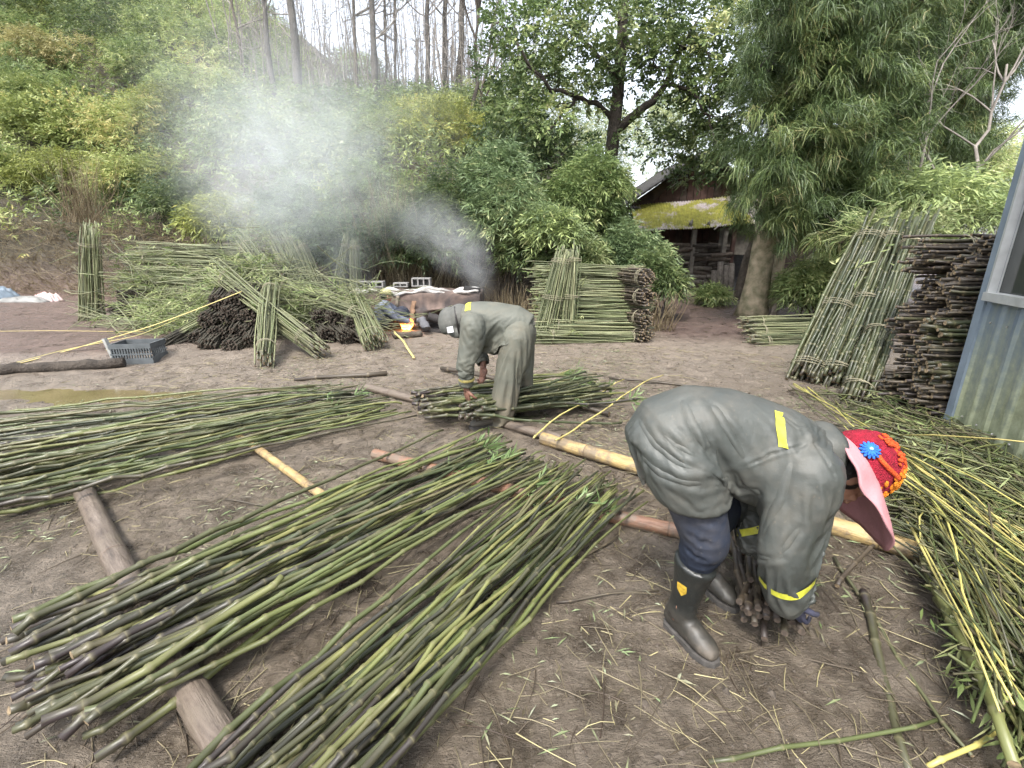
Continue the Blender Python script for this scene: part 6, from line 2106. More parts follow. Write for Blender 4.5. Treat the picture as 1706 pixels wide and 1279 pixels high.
def drape(me, collider, cuts, pins, frames=26, grow=0.10, seed=1, bend=0.25, tens=12.0, sub=1, grav=1.0, dist=0.004, selfc=True):
    """let a garment settle over a form: cuts = [(point, axis, reach)] open ends, pins = [(point, axis, reach, width)]"""
    V = mesh_co(me)
    bm = bmesh.new()
    bm.from_mesh(me)
    kill = []
    for f in bm.faces:
        c = np.array(f.calc_center_median())
        for p, ax, reach in cuts:
            q = c - p
            if np.dot(q, ax) > -0.004 and np.linalg.norm(q) < reach:
                kill.append(f)
                break
    bmesh.ops.delete(bm, geom=kill, context='FACES')
    for _ in range(10):      # even out the cut edges
        mv = []
        for v in bm.verts:
            if v.is_boundary:
                nb = [e.other_vert(v).co for e in v.link_edges if e.is_boundary]
                if len(nb) == 2:
                    mv.append((v, v.co * 0.4 + (nb[0] + nb[1]) * 0.3))
        for v, p in mv:
            v.co = p
    bm.to_mesh(me)
    bm.free()
    V = mesh_co(me)
    V = V + mesh_no(me) * (0.003 * fbm(V * 14, 3, seed))[:, None]
    set_co(me, V)
    s2 = bpy.data.scenes.new('fitting')
    o = bpy.data.objects.new('garment', me)
    s2.collection.objects.link(o)
    wts = np.zeros(len(V))
    for p, ax, reach, width in pins:
        q = V - p
        k = np.clip(1 - np.abs(q @ ax) / width, 0, 1) * (np.linalg.norm(q, axis=1) < reach)
        wts = np.maximum(wts, k)
    vg = o.vertex_groups.new(name='pin')
    for i in np.nonzero(wts > 0.01)[0]:
        vg.add([int(i)], float(wts[i]), 'REPLACE')
    cm = collider.mesh('form', [])
    co = bpy.data.objects.new('form', cm)
    s2.collection.objects.link(co)
    md = co.modifiers.new('c', 'COLLISION')
    co.collision.thickness_outer = dist
    co.collision.cloth_friction = 20
    c = o.modifiers.new('cloth', 'CLOTH')
    st = c.settings
    st.quality = 5
    st.mass = 0.25
    st.tension_stiffness = tens
    st.compression_stiffness = tens
    st.shear_stiffness = tens * 0.4
    st.bending_stiffness = bend
    st.tension_damping = st.compression_damping = st.shear_damping = 8
    st.air_damping = 2.0
    st.shrink_min = -grow
    st.effector_weights.gravity = grav
    if pins:
        st.vertex_group_mass = 'pin'
        st.pin_stiffness = 1.0
    c.collision_settings.collision_quality = 2
    c.collision_settings.distance_min = dist
    c.collision_settings.use_self_collision = selfc
    c.collision_settings.self_distance_min = 0.004
    c.point_cache.frame_start, c.point_cache.frame_end = 1, frames
    for f in range(1, frames + 1):
        s2.frame_set(f)
    sm = o.modifiers.new('sm', 'SMOOTH'); sm.iterations = 1; sm.factor = 0.4
    if sub:
        ss = o.modifiers.new('sub', 'SUBSURF'); ss.levels = sub; ss.render_levels = sub
    so = o.modifiers.new('t', 'SOLIDIFY'); so.thickness = 0.004; so.offset = -1
    dg = s2.view_layers[0].depsgraph
    dg.update()
    new = bpy.data.meshes.new_from_object(o.evaluated_get(dg))
    bpy.data.objects.remove(o); bpy.data.objects.remove(co)
    bpy.data.scenes.remove(s2)
    smooth_all(new)
    return new

def collar(root, c, ax, ref, r0, r1, h, mat, gap=0.6, name='collar'):
    c, ax = np.asarray(c, float), nrm(ax)
    u = nrm(np.asarray(ref, float) - ax * np.dot(ref, ax)); v = np.cross(ax, u)
    n, rows = 40, 7
    G = []
    for i in range(rows):
        t = i / (rows - 1)
        r = r0 + (r1 - r0) * t + 0.012 * math.sin(t * 3.1)
        for k in range(n):
            a = gap + (2 * math.pi - 2 * gap) * k / (n - 1)
            e = abs(k / (n - 1) - 0.5) * 2
            G.append(c + ax * h * t * (1 - 0.25 * e ** 3) + (u * math.cos(a) + v * math.sin(a)) * r * (1 + 0.04 * math.sin(5 * a)))
    ix = np.arange(rows * n).reshape(rows, n)
    q = np.stack([ix[:-1, :-1], ix[:-1, 1:], ix[1:, 1:], ix[1:, :-1]], -1).reshape(-1, 4)
    o = MB().add(np.array(G), [q]).build(name, M[mat], root)
    s = o.modifiers.new('thick', 'SOLIDIFY'); s.thickness = 0.006
    return o

TA0, TA1 = -0.62, 0.22
# ------------------------------------------------------------------ the worker in the flowered hat
def worker_flower():
    O = np.array([0.70, 1.58, 0.0])
    root = thing('person', 'person bending over in a grey-green rain jacket and a red flowered knit hat', 'person', O)
    Yv, Zv = np.array([0, 1.0, 0]), np.array([0, 0, 1.0])
    J = dict(pelvis=(0.60, 1.60, 0.84), chest=(0.98, 1.57, 0.83), neck=(1.10, 1.56, 0.82), head=(1.225, 1.55, 0.735),
             shR=(1.00, 1.43, 0.78), elR=(0.925, 1.37, 0.53), wrR=(1.03, 1.43, 0.30),
             shL=(1.00, 1.70, 0.78), elL=(0.98, 1.76, 0.53), wrL=(1.06, 1.62, 0.32),
             hipR=(0.60, 1.51, 0.80), knR=(0.715, 1.49, 0.50), anR=(0.675, 1.545, 0.10),
             hipL=(0.62, 1.70, 0.80), knL=(0.87, 1.73, 0.48), anL=(0.87, 1.82, 0.10))
    J = {k: np.array(v) for k, v in J.items()}
    headup, headfw = np.array([0.84, -0.05, 0.45]), np.array([0.5, -0.1, -0.84])
    body = body_mesh([([J['pelvis'], (J['pelvis'] + J['chest']) / 2 + [0, 0, .02], J['chest'], J['neck']], [.12, .11, .11, .05]),
                      ([J['neck'] - [.03, 0, 0], J['head']], [.05, .05]),
                      ([J['shR'], J['elR'], J['wrR']], [.05, .04, .03]), ([J['shL'], J['elL'], J['wrL']], [.05, .04, .03]),
                      ([J['hipR'], J['knR'], J['anR']], [.075, .055, .04]), ([J['hipL'], J['knL'], J['anL']], [.075, .055, .04])],
                     [(J['head'], headup, headfw, 1.0)], [], M['skin'], O)
    link('body', body, root)
    # gloved hands closed round the stems
    for wr, d, pn, th, lab in ((J['wrR'] + [0.015, 0.01, -0.03], (0.35, 0.1, -0.93), (0.75, 0.6, 0.3), 1, None), (J['wrL'] + [0.0, -0.01, -0.03], (0.1, -0.35, -0.9), (-0.6, -0.75, 0.2), -1, None)):
        mb = MB()
        hand_geo(mb, np.asarray(wr) - O, np.array(d), np.array(pn), 0.19, 1.25, th)
        me = voxel_union(mb, 0.0045, 1)
        me.materials.clear(); me.materials.append(M['glove']); smooth_all(me)
        link('glove', me, root)
    # hair at the nape, under the hat
    mb = MB()
    L = head_geo(MB(), J['head'] - O, headup, headfw)
    u_, f_ = nrm(headup), nrm(headfw - nrm(headup) * np.dot(headfw, nrm(headup))); s_ = np.cross(u_, f_)
    R = np.stack([s_, f_, u_], 1)
    ell(mb, L(0, -0.03, 0.0), (0.085, 0.088, 0.10), R=R)
    ell(mb, L(0, -0.055, -0.06), (0.06, 0.045, 0.06), R=R)
    me = voxel_union(mb, 0.008, 3)
    V = mesh_co(me); V += mesh_no(me) * (0.005 * fbm(V * [30, 30, 90], 2, 4))[:, None]; set_co(me, V)
    me.materials.clear(); me.materials.append(M['hair']); smooth_all(me)
    link('hair', me, root)

    # jacket: trunk and sleeves as one cloth, left to settle over the bent form
    def sec(cx, cy, cz, ax, hw, hd, k=1.0, up=0.0):
        a = nrm(np.array(ax, float))
        side = nrm(Yv - a * np.dot(Yv, a))
        dep = np.cross(a, side)
        return (np.array([cx, cy, cz]) - O + (dep if dep[2] > 0 else -dep) * up, a, side * hw * k, dep * hd * k)
    SE = [(0.575, 1.60, 0.755, (0.55, 0, 0.84), 0.19, 0.17), (0.575, 1.60, 0.79, (0.5, 0, 0.87), 0.195, 0.18), (0.61, 1.60, 0.86, (0.7, 0, 0.71), 0.195, 0.185), (0.69, 1.60, 0.90, (0.93, 0, 0.36), 0.185, 0.165),
          (0.79, 1.59, 0.90, (1, 0, -0.03), 0.178, 0.145), (0.90, 1.58, 0.87, (0.98, 0, -0.16), 0.185, 0.14), (0.99, 1.57, 0.835, (0.97, 0, -0.2), 0.195, 0.14), (1.055, 1.56, 0.825, (0.97, 0, -0.2), 0.14, 0.11), (1.10, 1.56, 0.82, (0.97, 0, -0.2), 0.085, 0.085)]
    mb, form = MB(), MB()
    loft(mb, [sec(*x) for x in SE], 24, 0.12)
    loft(form, [sec(*x, k=0.82, up=0.18 * x[5] - 0.012) for x in SE[1:]], 24, 0.12)
    for sh, el, wr in (('shR', 'elR', 'wrR'), ('shL', 'elL', 'wrL')):
        a, b, c = J[sh] - O, J[el] - O, J[wr] - O
        P_ = [a + [0.0, 0, 0.03], a * 0.5 + b * 0.5 + [-.005, 0, 0], b, b * 0.45 + c * 0.55, c + (b - c) * 0.05]
        limb(mb, P_, [0.118, 0.108, 0.096, 0.084, 0.07], 20)
        limb(form, P_, [0.104, 0.078, 0.07, 0.058, 0.05], 20)
    for k in ('R', 'L'):
        limb(form, [J['hip' + k] - O, J['kn' + k] - O], [.118, .105], 16)
    me = voxel_union(mb, 0.0115, 6)
    hc_, ha_ = np.array(SE[0][:3]) - O, nrm(np.array(SE[0][3]))
    cuts = [(hc_, -ha_, 0.27), (np.array(SE[-1][:3]) - O, nrm(np.array(SE[-1][3])), 0.12)]
    pins = [(np.array(SE[-1][:3]) - O, nrm(np.array(SE[-1][3])), 0.14, 0.03)]
    for el, wr in (('elR', 'wrR'), ('elL', 'wrL')):
        d_ = nrm(J[wr] - J[el])
        cuts.append((J[wr] - O - d_ * 0.0, d_, 0.11))
        pins.append((J[wr] - O - d_ * 0.02, d_, 0.12, 0.02))
    me = drape(me, form, cuts, pins, 20, 0.24, bend=0.02, selfc=False)
    Q = lambda px, py, Y: np.array(at(px, py, Y)) - O
    # deep drags and seams, traced on the settled cloth
    tr0 = bvh(me)
    def onto(px, py):
        o_ = Vector(np.array([0, 0, CAMZ]) - O)
        h, nn, _, _ = tr0.ray_cast(o_, ray(px, py).normalized())
        return None if h is None else np.array(h)
    st = []
    for pts, wd, dp in [
        ([(1137, 668), (1152, 705), (1172, 740), (1196, 776)], .010, -.017), ([(1095, 718), (1124, 743), (1152, 756), (1180, 770)], .009, -.014), ([(1128, 708), (1155, 722), (1178, 748)], .008, -.012),
        ([(1065, 700), (1092, 742), (1130, 772), (1172, 788)], .010, -.013), ([(1062, 752), (1100, 790), (1150, 806), (1188, 800)], .010, -.013), ([(1085, 800), (1130, 822), (1180, 822)], .008, -.009),
        ([(1165, 668), (1190, 715), (1214, 758)], .011, .012), ([(1192, 680), (1216, 722), (1240, 762)], .009, -.013), ([(1222, 672), (1240, 708), (1262, 742)], .008, -.009),
        ([(1224, 790), (1236, 812), (1262, 822)], .009, -.014), ([(1228, 806), (1234, 845), (1228, 892)], .009, -.012), ([(1256, 790), (1248, 830), (1252, 868)], .009, -.013), ([(1282, 785), (1276, 830), (1262, 880)], .010, .010),
        ([(1318, 770), (1302, 832), (1268, 892)], .010, -.012), ([(1358, 800), (1345, 860), (1300, 915)], .010, -.013), ([(1332, 880), (1300, 925), (1262, 940)], .008, -.011), ([(1240, 905), (1270, 930), (1305, 930)], .007, -.010),
        ([(1262, 945), (1285, 960), (1315, 950)], .007, .008), ([(1300, 690), (1330, 712), (1362, 720)], .009, -.009)]:
        P_ = [onto(*p) for p in pts]
        P_ = [p for p in P_ if p is not None]
        if len(P_) > 1:
            st.append((P_, wd, dp))
    for pts in ([(1240, 776), (1262, 768), (1285, 757), (1318, 748), (1356, 739)], [(1356, 739), (1376, 768), (1392, 798)]):
        P_ = [p for p in (onto(*q) for q in pts) if p is not None]
        if len(P_) > 1:
            st.append((P_, .0045, -.005))
    st = [(a, b * (1.0 if b < .005 else 1.5), c * (1.0 if b < .005 else 0.5)) for i, (a, b, c) in enumerate(st) if b < .005 or i % 3 != 2]
    folds(me, st, 0.0)
    me.materials.clear(); me.materials.append(M['rain_green']); smooth_all(me)
    jac = link('jacket', me, root)
    tr = bvh(me)
    # collar standing at the neck, a button, the yellow tapes
    collar(jac, np.array([1.07, 1.555, 0.815]) - O, (0.95, -0.05, -0.02), (0.35, -0.1, -1), 0.095, 0.104, 0.085, 'rain_green', 0.55)
    band(tr, np.array([0.885, 1.575, 0.865]) - O, (0.97, 0.0, -0.19), 0.032, TA0, TA1, (0, -0.9, 0.42), bow=-0.01).build('reflective_tape', M['tape'], jac)
    cufc = (J['elR'] * 0.46 + J['wrR'] * 0.54) - O
    band(tr, cufc, J['wrR'] - J['elR'] + np.array([-.05, 0, -.06]), 0.026, 0, 2 * math.pi, (0, -1, 0), 0.2).build('reflective_tape', M['tape'], jac)
    cufc = (J['elL'] * 0.46 + J['wrL'] * 0.54) - O
    band(tr, cufc, J['wrL'] - J['elL'], 0.026, 0, 2 * math.pi, (0, 1, 0), 0.2).build('reflective_tape', M['tape'], jac)
    mb = MB(); ell(mb, Q(1386, 773, 1.44), (.007, .007, .007)); mb.build('snap_button', M['sole'], jac)
    # trousers
    mb = MB()
    limb(mb, [J['hipR'] - O + [-.02, 0, .03], (J['hipR'] + J['knR']) / 2 - O + [.01, 0, 0], J['knR'] - O, J['knR'] * .84 + J['anR'] * .16 - O, J['knR'] * .72 + J['anR'] * .28 - O], [.10, .102, .09, .083, .066], 20)
    limb(mb, [J['hipL'] - O + [-.02, 0, .03], (J['hipL'] + J['knL']) / 2 - O, J['knL'] - O, J['knL'] * .84 + J['anL'] * .16 - O, J['knL'] * .72 + J['anL'] * .28 - O], [.10, .102, .09, .083, .066], 20)
    limb(mb, [J['hipR'] - O + [0, .03, .02], J['hipL'] - O + [0, -.03, .02]], [.11, .11], 18)
    me = voxel_union(mb, 0.012, 6)
    st = []
    for pts, wd, dp in [([(1120, 850, 1.42), (1165, 870, 1.38), (1200, 872, 1.42)], .012, -.010), ([(1130, 885, 1.43), (1165, 905, 1.40), (1200, 900, 1.43)], .011, -.011), ([(1140, 915, 1.45), (1170, 930, 1.42), (1198, 922, 1.44)], .009, -.010),
                        ([(1150, 835, 1.40), (1172, 880, 1.38), (1160, 925, 1.42)], .012, .007), ([(1145, 940, 1.46), (1172, 950, 1.43), (1198, 940, 1.45)], .008, .006)]:
        st.append(([Q(*p) for p in pts], wd, dp))
    folds(me, st, 0.008, 12, 9, (1, 1, 1), [(J['hipR'] - O, J['knR'] - O, (.6, .3, -.9), .1, .006), (J['knR'] - O, J['anR'] - O, (.9, .4, -.3), .08, .008), (J['hipL'] - O, J['knL'] - O, (.6, -.3, -.9), .1, .006)])
    me.materials.clear(); me.materials.append(M['navy']); smooth_all(me)
    link('trousers', me, root)
    # boots
    b, bme = boot(root, (0.655, 1.61, 0), (0.775, 1.385, 0), (0.70, 1.505, 0.385), origin=O, rtop=0.082)
    tb = bvh(bme)
    emb = MB()
    c = np.array([0.687, 1.53, 0.27]) - O
    G = []
    fdir = nrm(np.array([-0.62, -0.78, 0]))
    sdv = np.array([-fdir[1], fdir[0], 0])
    for (a, z) in [(-0.019, 0.03), (0.019, 0.03), (0.019, -0.004), (0.0, -0.028), (-0.019, -0.004)]:
        o_ = c + fdir * 0.2 + sdv * a + Zv * z
        h, nn, _, _ = tb.ray_cast(Vector(o_), Vector(-fdir))
        G.append(np.array(h) + np.array(nn) * 0.003 if h is not None else o_ - fdir * 0.13)
    emb.add(np.array(G), [np.arange(5)[None]], smooth=False)
    tag(emb.build('emblem', plain('emblem_yellow', (0.50, 0.33, 0.04), 0.5, 0.4, 60, 0), b), 'faded yellow shield emblem')
    boot(root, (0.86, 1.89, 0), (0.98, 1.66, 0), (0.88, 1.80, 0.385), origin=O, rtop=0.082)

    # hat: knitted crown, wide pink brim, flowers
    hc = J['head'] - O + u_ * 0.045
    yarn = plain('red_yarn', (0.33, 0.01, 0.03), 0.9, 0.35, 45, 0.9, bdist=0.02)
    pink = plain('pink_felt', (0.43, 0.21, 0.225), 0.9, 0.12, 20, 0.25)
    orange = plain('orange_yarn', (0.75, 0.24, 0.015), 0.9, 0.3, 60, 0.8, bdist=0.015)
    orred = plain('scarlet_yarn', (0.70, 0.10, 0.02), 0.9, 0.3, 60, 0.8, bdist=0.015)
    blue = plain('blue_yarn', (0.03, 0.16, 0.62), 0.9, 0.3, 60, 0.6)
    pale = plain('pale_blue_yarn', (0.30, 0.55, 0.75), 0.9, 0.3, 60, 0.4)
    hat = link('hat', None, root, hc)
    def H(x, y, z):
        return s_ * x + f_ * y + u_ * z
    n1, n2 = 44, 16
    G = []
    for i in range(n2):
        t = i / (n2 - 1) * math.pi * 0.5
        for k in range(n1):
            a = 2 * math.pi * k / n1
            r = math.cos(t) ** 0.75 * 1.06
            knit = 1 + 0.018 * math.sin(k * 11 * 2 * math.pi / n1) + 0.012 * math.sin(i * 2.4)
            G.append(H(0.108 * r * math.cos(a) * knit, 0.122 * r * math.sin(a) * knit - 0.012, 0.145 * math.sin(t) * knit - 0.01))
    ix = np.arange(n1 * n2).reshape(n2, n1)
    q = np.stack([ix[:-1], np.roll(ix[:-1], -1, 1), np.roll(ix[1:], -1, 1), ix[1:]], -1).reshape(-1, 4)
    cr = MB().add(np.array(G), [q]).build('crown', yarn, hat)
    # brim: wide in front, narrow behind, drooping towards the face
    G = []
    rows = 9
    for i in range(rows):
        t = i / (rows - 1)
        for k in range(72):
            a = 2 * math.pi * k / 72
            fr = max(0, math.sin(a)) ** 0.8
            w_ = 0.055 + 0.12 * fr + 0.02 * abs(math.cos(a))
            r = 1.0
            x = (0.104 + w_ * t) * math.cos(a)
            y = (0.118 + w_ * 1.05 * t) * math.sin(a) - 0.012
            z = 0.004 - (0.045 + 0.03 * abs(math.cos(a))) * t ** 1.3 + (0.007 * math.sin(5 * a + 1) + 0.004 * math.sin(11 * a)) * t
            G.append(H(x, y, z))
    ix = np.arange(rows * 72).reshape(rows, 72)
    q = np.stack([ix[:-1], np.roll(ix[:-1], -1, 1), np.roll(ix[1:], -1, 1), ix[1:]], -1).reshape(-1, 4)
    br = MB().add(np.array(G), [q]).build('brim', pink, hat)
    so = br.modifiers.new('thick', 'SOLIDIFY'); so.thickness = 0.007
    def on_crown(a, t, off=0.0):
        r = math.cos(t) ** 0.75 * 1.06
        p = H(0.108 * r * math.cos(a), 0.122 * r * math.sin(a) - 0.012, 0.145 * math.sin(t) - 0.01)
        nn = nrm(H(math.cos(a) * math.cos(t), math.sin(a) * math.cos(t), math.sin(t)))
        return p + nn * off, nn
    def flower(a, t, R_, npet, mt, mc, name, ruffle=0.5):
        c, nn = on_crown(a, t, 0.006)
        e1 = nrm(np.cross(nn, u_ + 0.01)); e2 = np.cross(nn, e1)
        mb = MB()
        for layer in range(2):
            for k in range(npet):
                b_ = 2 * math.pi * (k + layer * 0.5) / npet
                d = e1 * math.cos(b_) + e2 * math.sin(b_)
                RR = np.stack([d, np.cross(nn, d), nn], 1)
                ell(mb, c + d * R_ * (0.6 - 0.22 * layer) + nn * 0.007 * layer, (R_ * 0.5, R_ * 1.3 / npet * 1.7, 0.006), 5, 8, RR)
        o = mb.build(name, mt, hat)
        mb = MB()
        ell(mb, c + nn * 0.012, (R_ * .22, R_ * .22, R_ * .2), 5, 8)
        mb.build('flower_centre', mc, o)
    # camera-side of the crown is a = pi +- ; face direction is a = pi/2
    side = 0.0 if np.dot(s_, np.array([0, -1, 0])) > 0 else math.pi
    q_ = 1 if side == 0.0 else -1
    flower(side - q_ * 0.75, 0.22, 0.032, 13, blue, pale, 'blue_flower')
    rg = np.random.default_rng(6)
    def tuft(a, t, ra, rt, n, mt, name, s=0.011):
        mb = MB()
        for k in range(n):
            w1, w2 = rg.normal(0, 0.5, 2)
            c, nn = on_crown(a + w1 * ra, min(1.45, max(0.02, t + w2 * rt)), rg.uniform(0.0, 0.006))
            e1 = nrm(np.cross(nn, rg.normal(size=3))); e2 = np.cross(nn, e1)
            ell(mb, c, (s * rg.uniform(0.7, 1.5), s * rg.uniform(0.5, 1.0), 0.005), 4, 7, np.stack([e1, e2, nn], 1))
        tag(mb.build(name, mt, hat), kind='stuff')
    tuft(side + q_ * 0.65, 0.45, 0.42, 0.42, 46, orange, 'orange_flower')
    tuft(side + q_ * 1.05, 0.10, 0.36, 0.18, 26, orange, 'orange_flower')
    tuft(side + q_ * 0.0, 1.0, 0.6, 0.3, 34, orred, 'scarlet_flower', 0.008)
    tuft(side - q_ * 0.9, 0.9, 0.5, 0.3, 26, orred, 'scarlet_flower', 0.008)
    tuft(side + math.pi, 0.5, 0.5, 0.4, 40, orange, 'orange_flower')
    mb = MB()   # scarlet braid across the side
    P = np.array([on_crown(side + q_ * x, 0.42 + 0.12 * math.sin(x * 3), 0.006)[0] for x in np.linspace(-0.55, 0.35, 14)])
    tube(mb, P, 0.008, 7)
    mb.build('braid', orred, hat)
    return root
worker_flower()

# the stems she is gathering
def handful(label, p0, p1, R, n, seed, r0=0.017, kind_mat='bamboo'):
    rng = np.random.default_rng(seed)
    p0, p1 = Vector(p0), Vector(p1)
    L = (p1 - p0).length
    root = thing('bamboo_bundle', label, 'bundle', p0, None, xrot(p1 - p0))
    me = [culm_mesh(L, r0, r0 * .6, 0.17, 8, seed * 50 + i, kind_mat, True, 0.012, 0.005, 'cut_dark') for i in range(5)]
    for i in range(n):
        a, rr = 2.39996 * i, R * math.sqrt((i + .5) / n)
        o = link('culm', me[i % 5], root, (rng.uniform(-.1, .08), rr * math.cos(a), rr * math.sin(a) * 0.8))
        o.rotation_euler = xrot((1, rng.normal(0, .11), rng.normal(0, .07)), rng.uniform(0, 6))
handful('dark muddy handful of bamboo gripped by the worker in the flowered hat', (1.02, 1.52, 0.15), (1.62, 3.0, 0.12), 0.115, 44, 71, 0.0125, 'bamboo_brown')
handful('handful of bamboo butts gripped by the hooded worker', gp(784, 686, 0.19), gp(985, 650, 0.16), 0.10, 34, 72, 0.0145, 'bamboo_lean')

# ------------------------------------------------------------------ the hooded worker
def worker_hood():
    Y0 = 3.92
    A = lambda px, py, Y: np.array(at(px, py, Y))
    O = np.array([A(835, 700, 3.9)[0], 3.92, 0.0])
    root = thing('person', 'person in olive rain suit and grey hood bent double among the loose poles', 'person', O)
    Yv = np.array([0, 1.0, 0])
    J = dict(pelvis=A(862, 552, 3.95), chest=A(795, 532, 3.95), neck=A(770, 536, 3.95), head=A(757, 541, 3.95),
             shN=A(786, 546, 3.75), elN=A(776, 600, 3.70), wrN=A(777, 643, 3.74),
             shF=A(786, 545, 4.14), elF=A(798, 582, 4.18), wrF=A(805, 606, 4.1),
             hipN=A(860, 572, 3.84), knN=A(840, 640, 3.78), anN=A(822, 694, 3.84),
             hipF=A(866, 570, 4.06), knF=A(872, 632, 4.08), anF=A(853, 684, 4.12))
    hu, hf = np.array([-0.92, -0.05, -0.15]), np.array([0.15, -0.1, -0.95])
    body = body_mesh([([J['pelvis'], (J['pelvis'] + J['chest']) / 2, J['chest'], J['neck']], [.12, .11, .11, .05]), ([J['neck'], J['head']], [.05, .05]),
                      ([J['shN'], J['elN'], J['wrN']], [.05, .04, .03]), ([J['shF'], J['elF'], J['wrF']], [.05, .04, .03]),
                      ([J['hipN'], J['knN'], J['anN']], [.08, .055, .04]), ([J['hipF'], J['knF'], J['anF']], [.08, .055, .04])],
                     [(J['head'], hu, hf, 1.0)],
                     [(J['wrN'] + [0, 0, -.02], np.array([0.05, 0.1, -1]), np.array([0.8, 0.55, 0.1]), 0.2, 1.1, 1), (J['wrF'] + [0, -.01, -.02], np.array([-0.05, -0.2, -1]), np.array([-0.7, -0.6, 0.1]), 0.2, 1.0, -1)], M['skin_muddy'], O)
    link('body', body, root)
    def sec(px, py, Y, ax, hw, hd, k=1.0, up=0.0):
        a = nrm(np.array(ax, float)); side = nrm(Yv - a * np.dot(Yv, a)); dep = np.cross(a, side)
        return (A(px, py, Y) - O + (dep if dep[2] > 0 else -dep) * up, a, side * hw * k, dep * hd * k)
    SE = [(864, 552, 3.95, (-0.75, 0, 0.66), 0.205, 0.195), (848, 542, 3.95, (-0.86, 0, 0.5), 0.205, 0.19), (825, 535, 3.95, (-0.97, 0, 0.2), 0.19, 0.165), (803, 532, 3.95, (-1, 0, 0.0), 0.19, 0.155), (785, 532, 3.95, (-1, 0, -0.1), 0.185, 0.145), (771, 534, 3.95, (-1, 0, -0.2), 0.13, 0.105)]
    mb, form = MB(), MB()
    loft(mb, [sec(*x) for x in SE], 24, 0.12)
    loft(form, [sec(*x, k=0.82, up=0.18 * x[5] - 0.012) for x in SE], 24, 0.12)
    for sh, el, wr in (('shN', 'elN', 'wrN'), ('shF', 'elF', 'wrF')):
        a, b, c = J[sh] - O, J[el] - O, J[wr] - O
        P_ = [a + [0.01, 0, .04], (a + b) / 2, b, b * .4 + c * .6, c + (b - c) * .02]
        limb(mb, P_, [.108, .088, .078, .07, .062], 18)
        limb(form, P_, [.09, .062, .055, .05, .045], 18)
    for k in ('N', 'F'):
        limb(form, [J['hip' + k] - O, J['kn' + k] - O], [.135, .12], 16)
    me = voxel_union(mb, 0.017, 5)
    Q = lambda px, py, Y: A(px, py, Y) - O
    h0, ha = A(*SE[0][:3]) - O, nrm(np.array(SE[0][3]))
    h1, hb = A(*SE[-1][:3]) - O, nrm(np.array(SE[-1][3]))
    cuts, pins = [(h0, -ha, 0.27), (h1, hb, 0.14)], [(h1, hb, 0.16, 0.03)]
    for el, wr in (('elN', 'wrN'), ('elF', 'wrF')):
        d_ = nrm(J[wr] - J[el])
        cuts.append((J[wr] - O, d_, 0.10)); pins.append((J[wr] - O - d_ * 0.02, d_, 0.11, 0.02))
    me = drape(me, form, cuts, pins, 20, 0.16, 3, bend=0.06, selfc=False)
    me.materials.clear(); me.materials.append(M['rain_olive']); smooth_all(me)
    jac = link('jacket', me, root)
    tr = bvh(me)
    band(tr, Q(783, 531, 3.95), (-1, 0, -0.05), 0.045, -0.15, 0.75, (0, -0.75, 0.66) if True else None, rout=0.5).build('reflective_tape', M['tape'], jac)
    band(tr, (J['elN'] * .3 + J['wrN'] * .7) - O, J['wrN'] - J['elN'], 0.022, 0, 2 * math.pi, (0, -1, 0), 0.25).build('twine_cuff', M['stalk_yellow'], jac)
    # hood and cap
    u_ = nrm(hu); f_ = nrm(hf - u_ * np.dot(hf, u_)); s_ = np.cross(u_, f_)
    hc = J['head'] - O
    R = np.stack([s_, f_, u_], 1)
    mb = MB()
    ell(mb, hc + u_ * 0.03 - f_ * 0.02, (0.10, 0.14, 0.105), R=R)
    ell(mb, hc - u_ * 0.06 - f_ * 0.05, (0.12, 0.12, 0.11), R=R)
    ell(mb, hc + f_ * 0.08 - u_ * 0.02, (0.105, 0.085, 0.085), R=R)
    me = voxel_union(mb, 0.011, 5)
    V = mesh_co(me)
    # face opening pressed in
    rel_ = (V - hc) @ R
    dent = np.exp(-((rel_[:, 0] / 0.07) ** 2 + ((rel_[:, 2] + 0.01) / 0.085) ** 2)) * (rel_[:, 1] > 0.06)
    V -= f_ * (0.075 * dent)[:, None]
    set_co(me, V)
    folds(me, [([hc + R @ np.array(p) for p in pts], .010, -.010) for pts in ([(-.12, -.1, -.02), (-.12, 0, 0.0), (-.1, .1, .0)], [(.12, -.1, -.02), (.12, 0, 0.0), (.1, .1, .0)], [(-.1, -.05, .06), (-.11, .02, .06), (-.09, .09, .05)])], 0.012, 31, 12, (1, 1, 1), [(hc - f_ * .12, hc + f_ * .12, f_ + u_ * .4, .1, .008)])
    me.materials.clear(); me.materials.append(cloth_mat('hood_grey', (0.07, 0.073, 0.066), 0.65, (0.3, 0.28, 0.25), 0.3)); smooth_all(me)
    hood = link('hood', me, root)
    mb = MB()
    P = [hc + R @ np.array((0.128 * math.cos(a), -0.01 + 0.142 * math.sin(a), -0.035)) for a in np.linspace(0, 2 * math.pi, 30)]
    tube(mb, P, 0.008, 6, caps=False); mb.build('hood_cord', M['hair'], hood)
    mb = MB()
    box(mb, hc + s_ * (0.118 * (1 if np.dot(s_, [0, -1, 0]) > 0 else -1)) + u_ * 0.03 + f_ * 0.03, (0.012, 0.05, 0.05), R)
    mb.build('white_patch', plain('white_patch', (0.6, 0.6, 0.62), 0.7), hood)
    # trousers, wide and muddy
    mb, form = MB(), MB()
    g = lambda k: J[k] - O
    cuts, pins = [], [(g('pelvis'), nrm(g('chest') - g('pelvis')), 0.3, 0.06)]
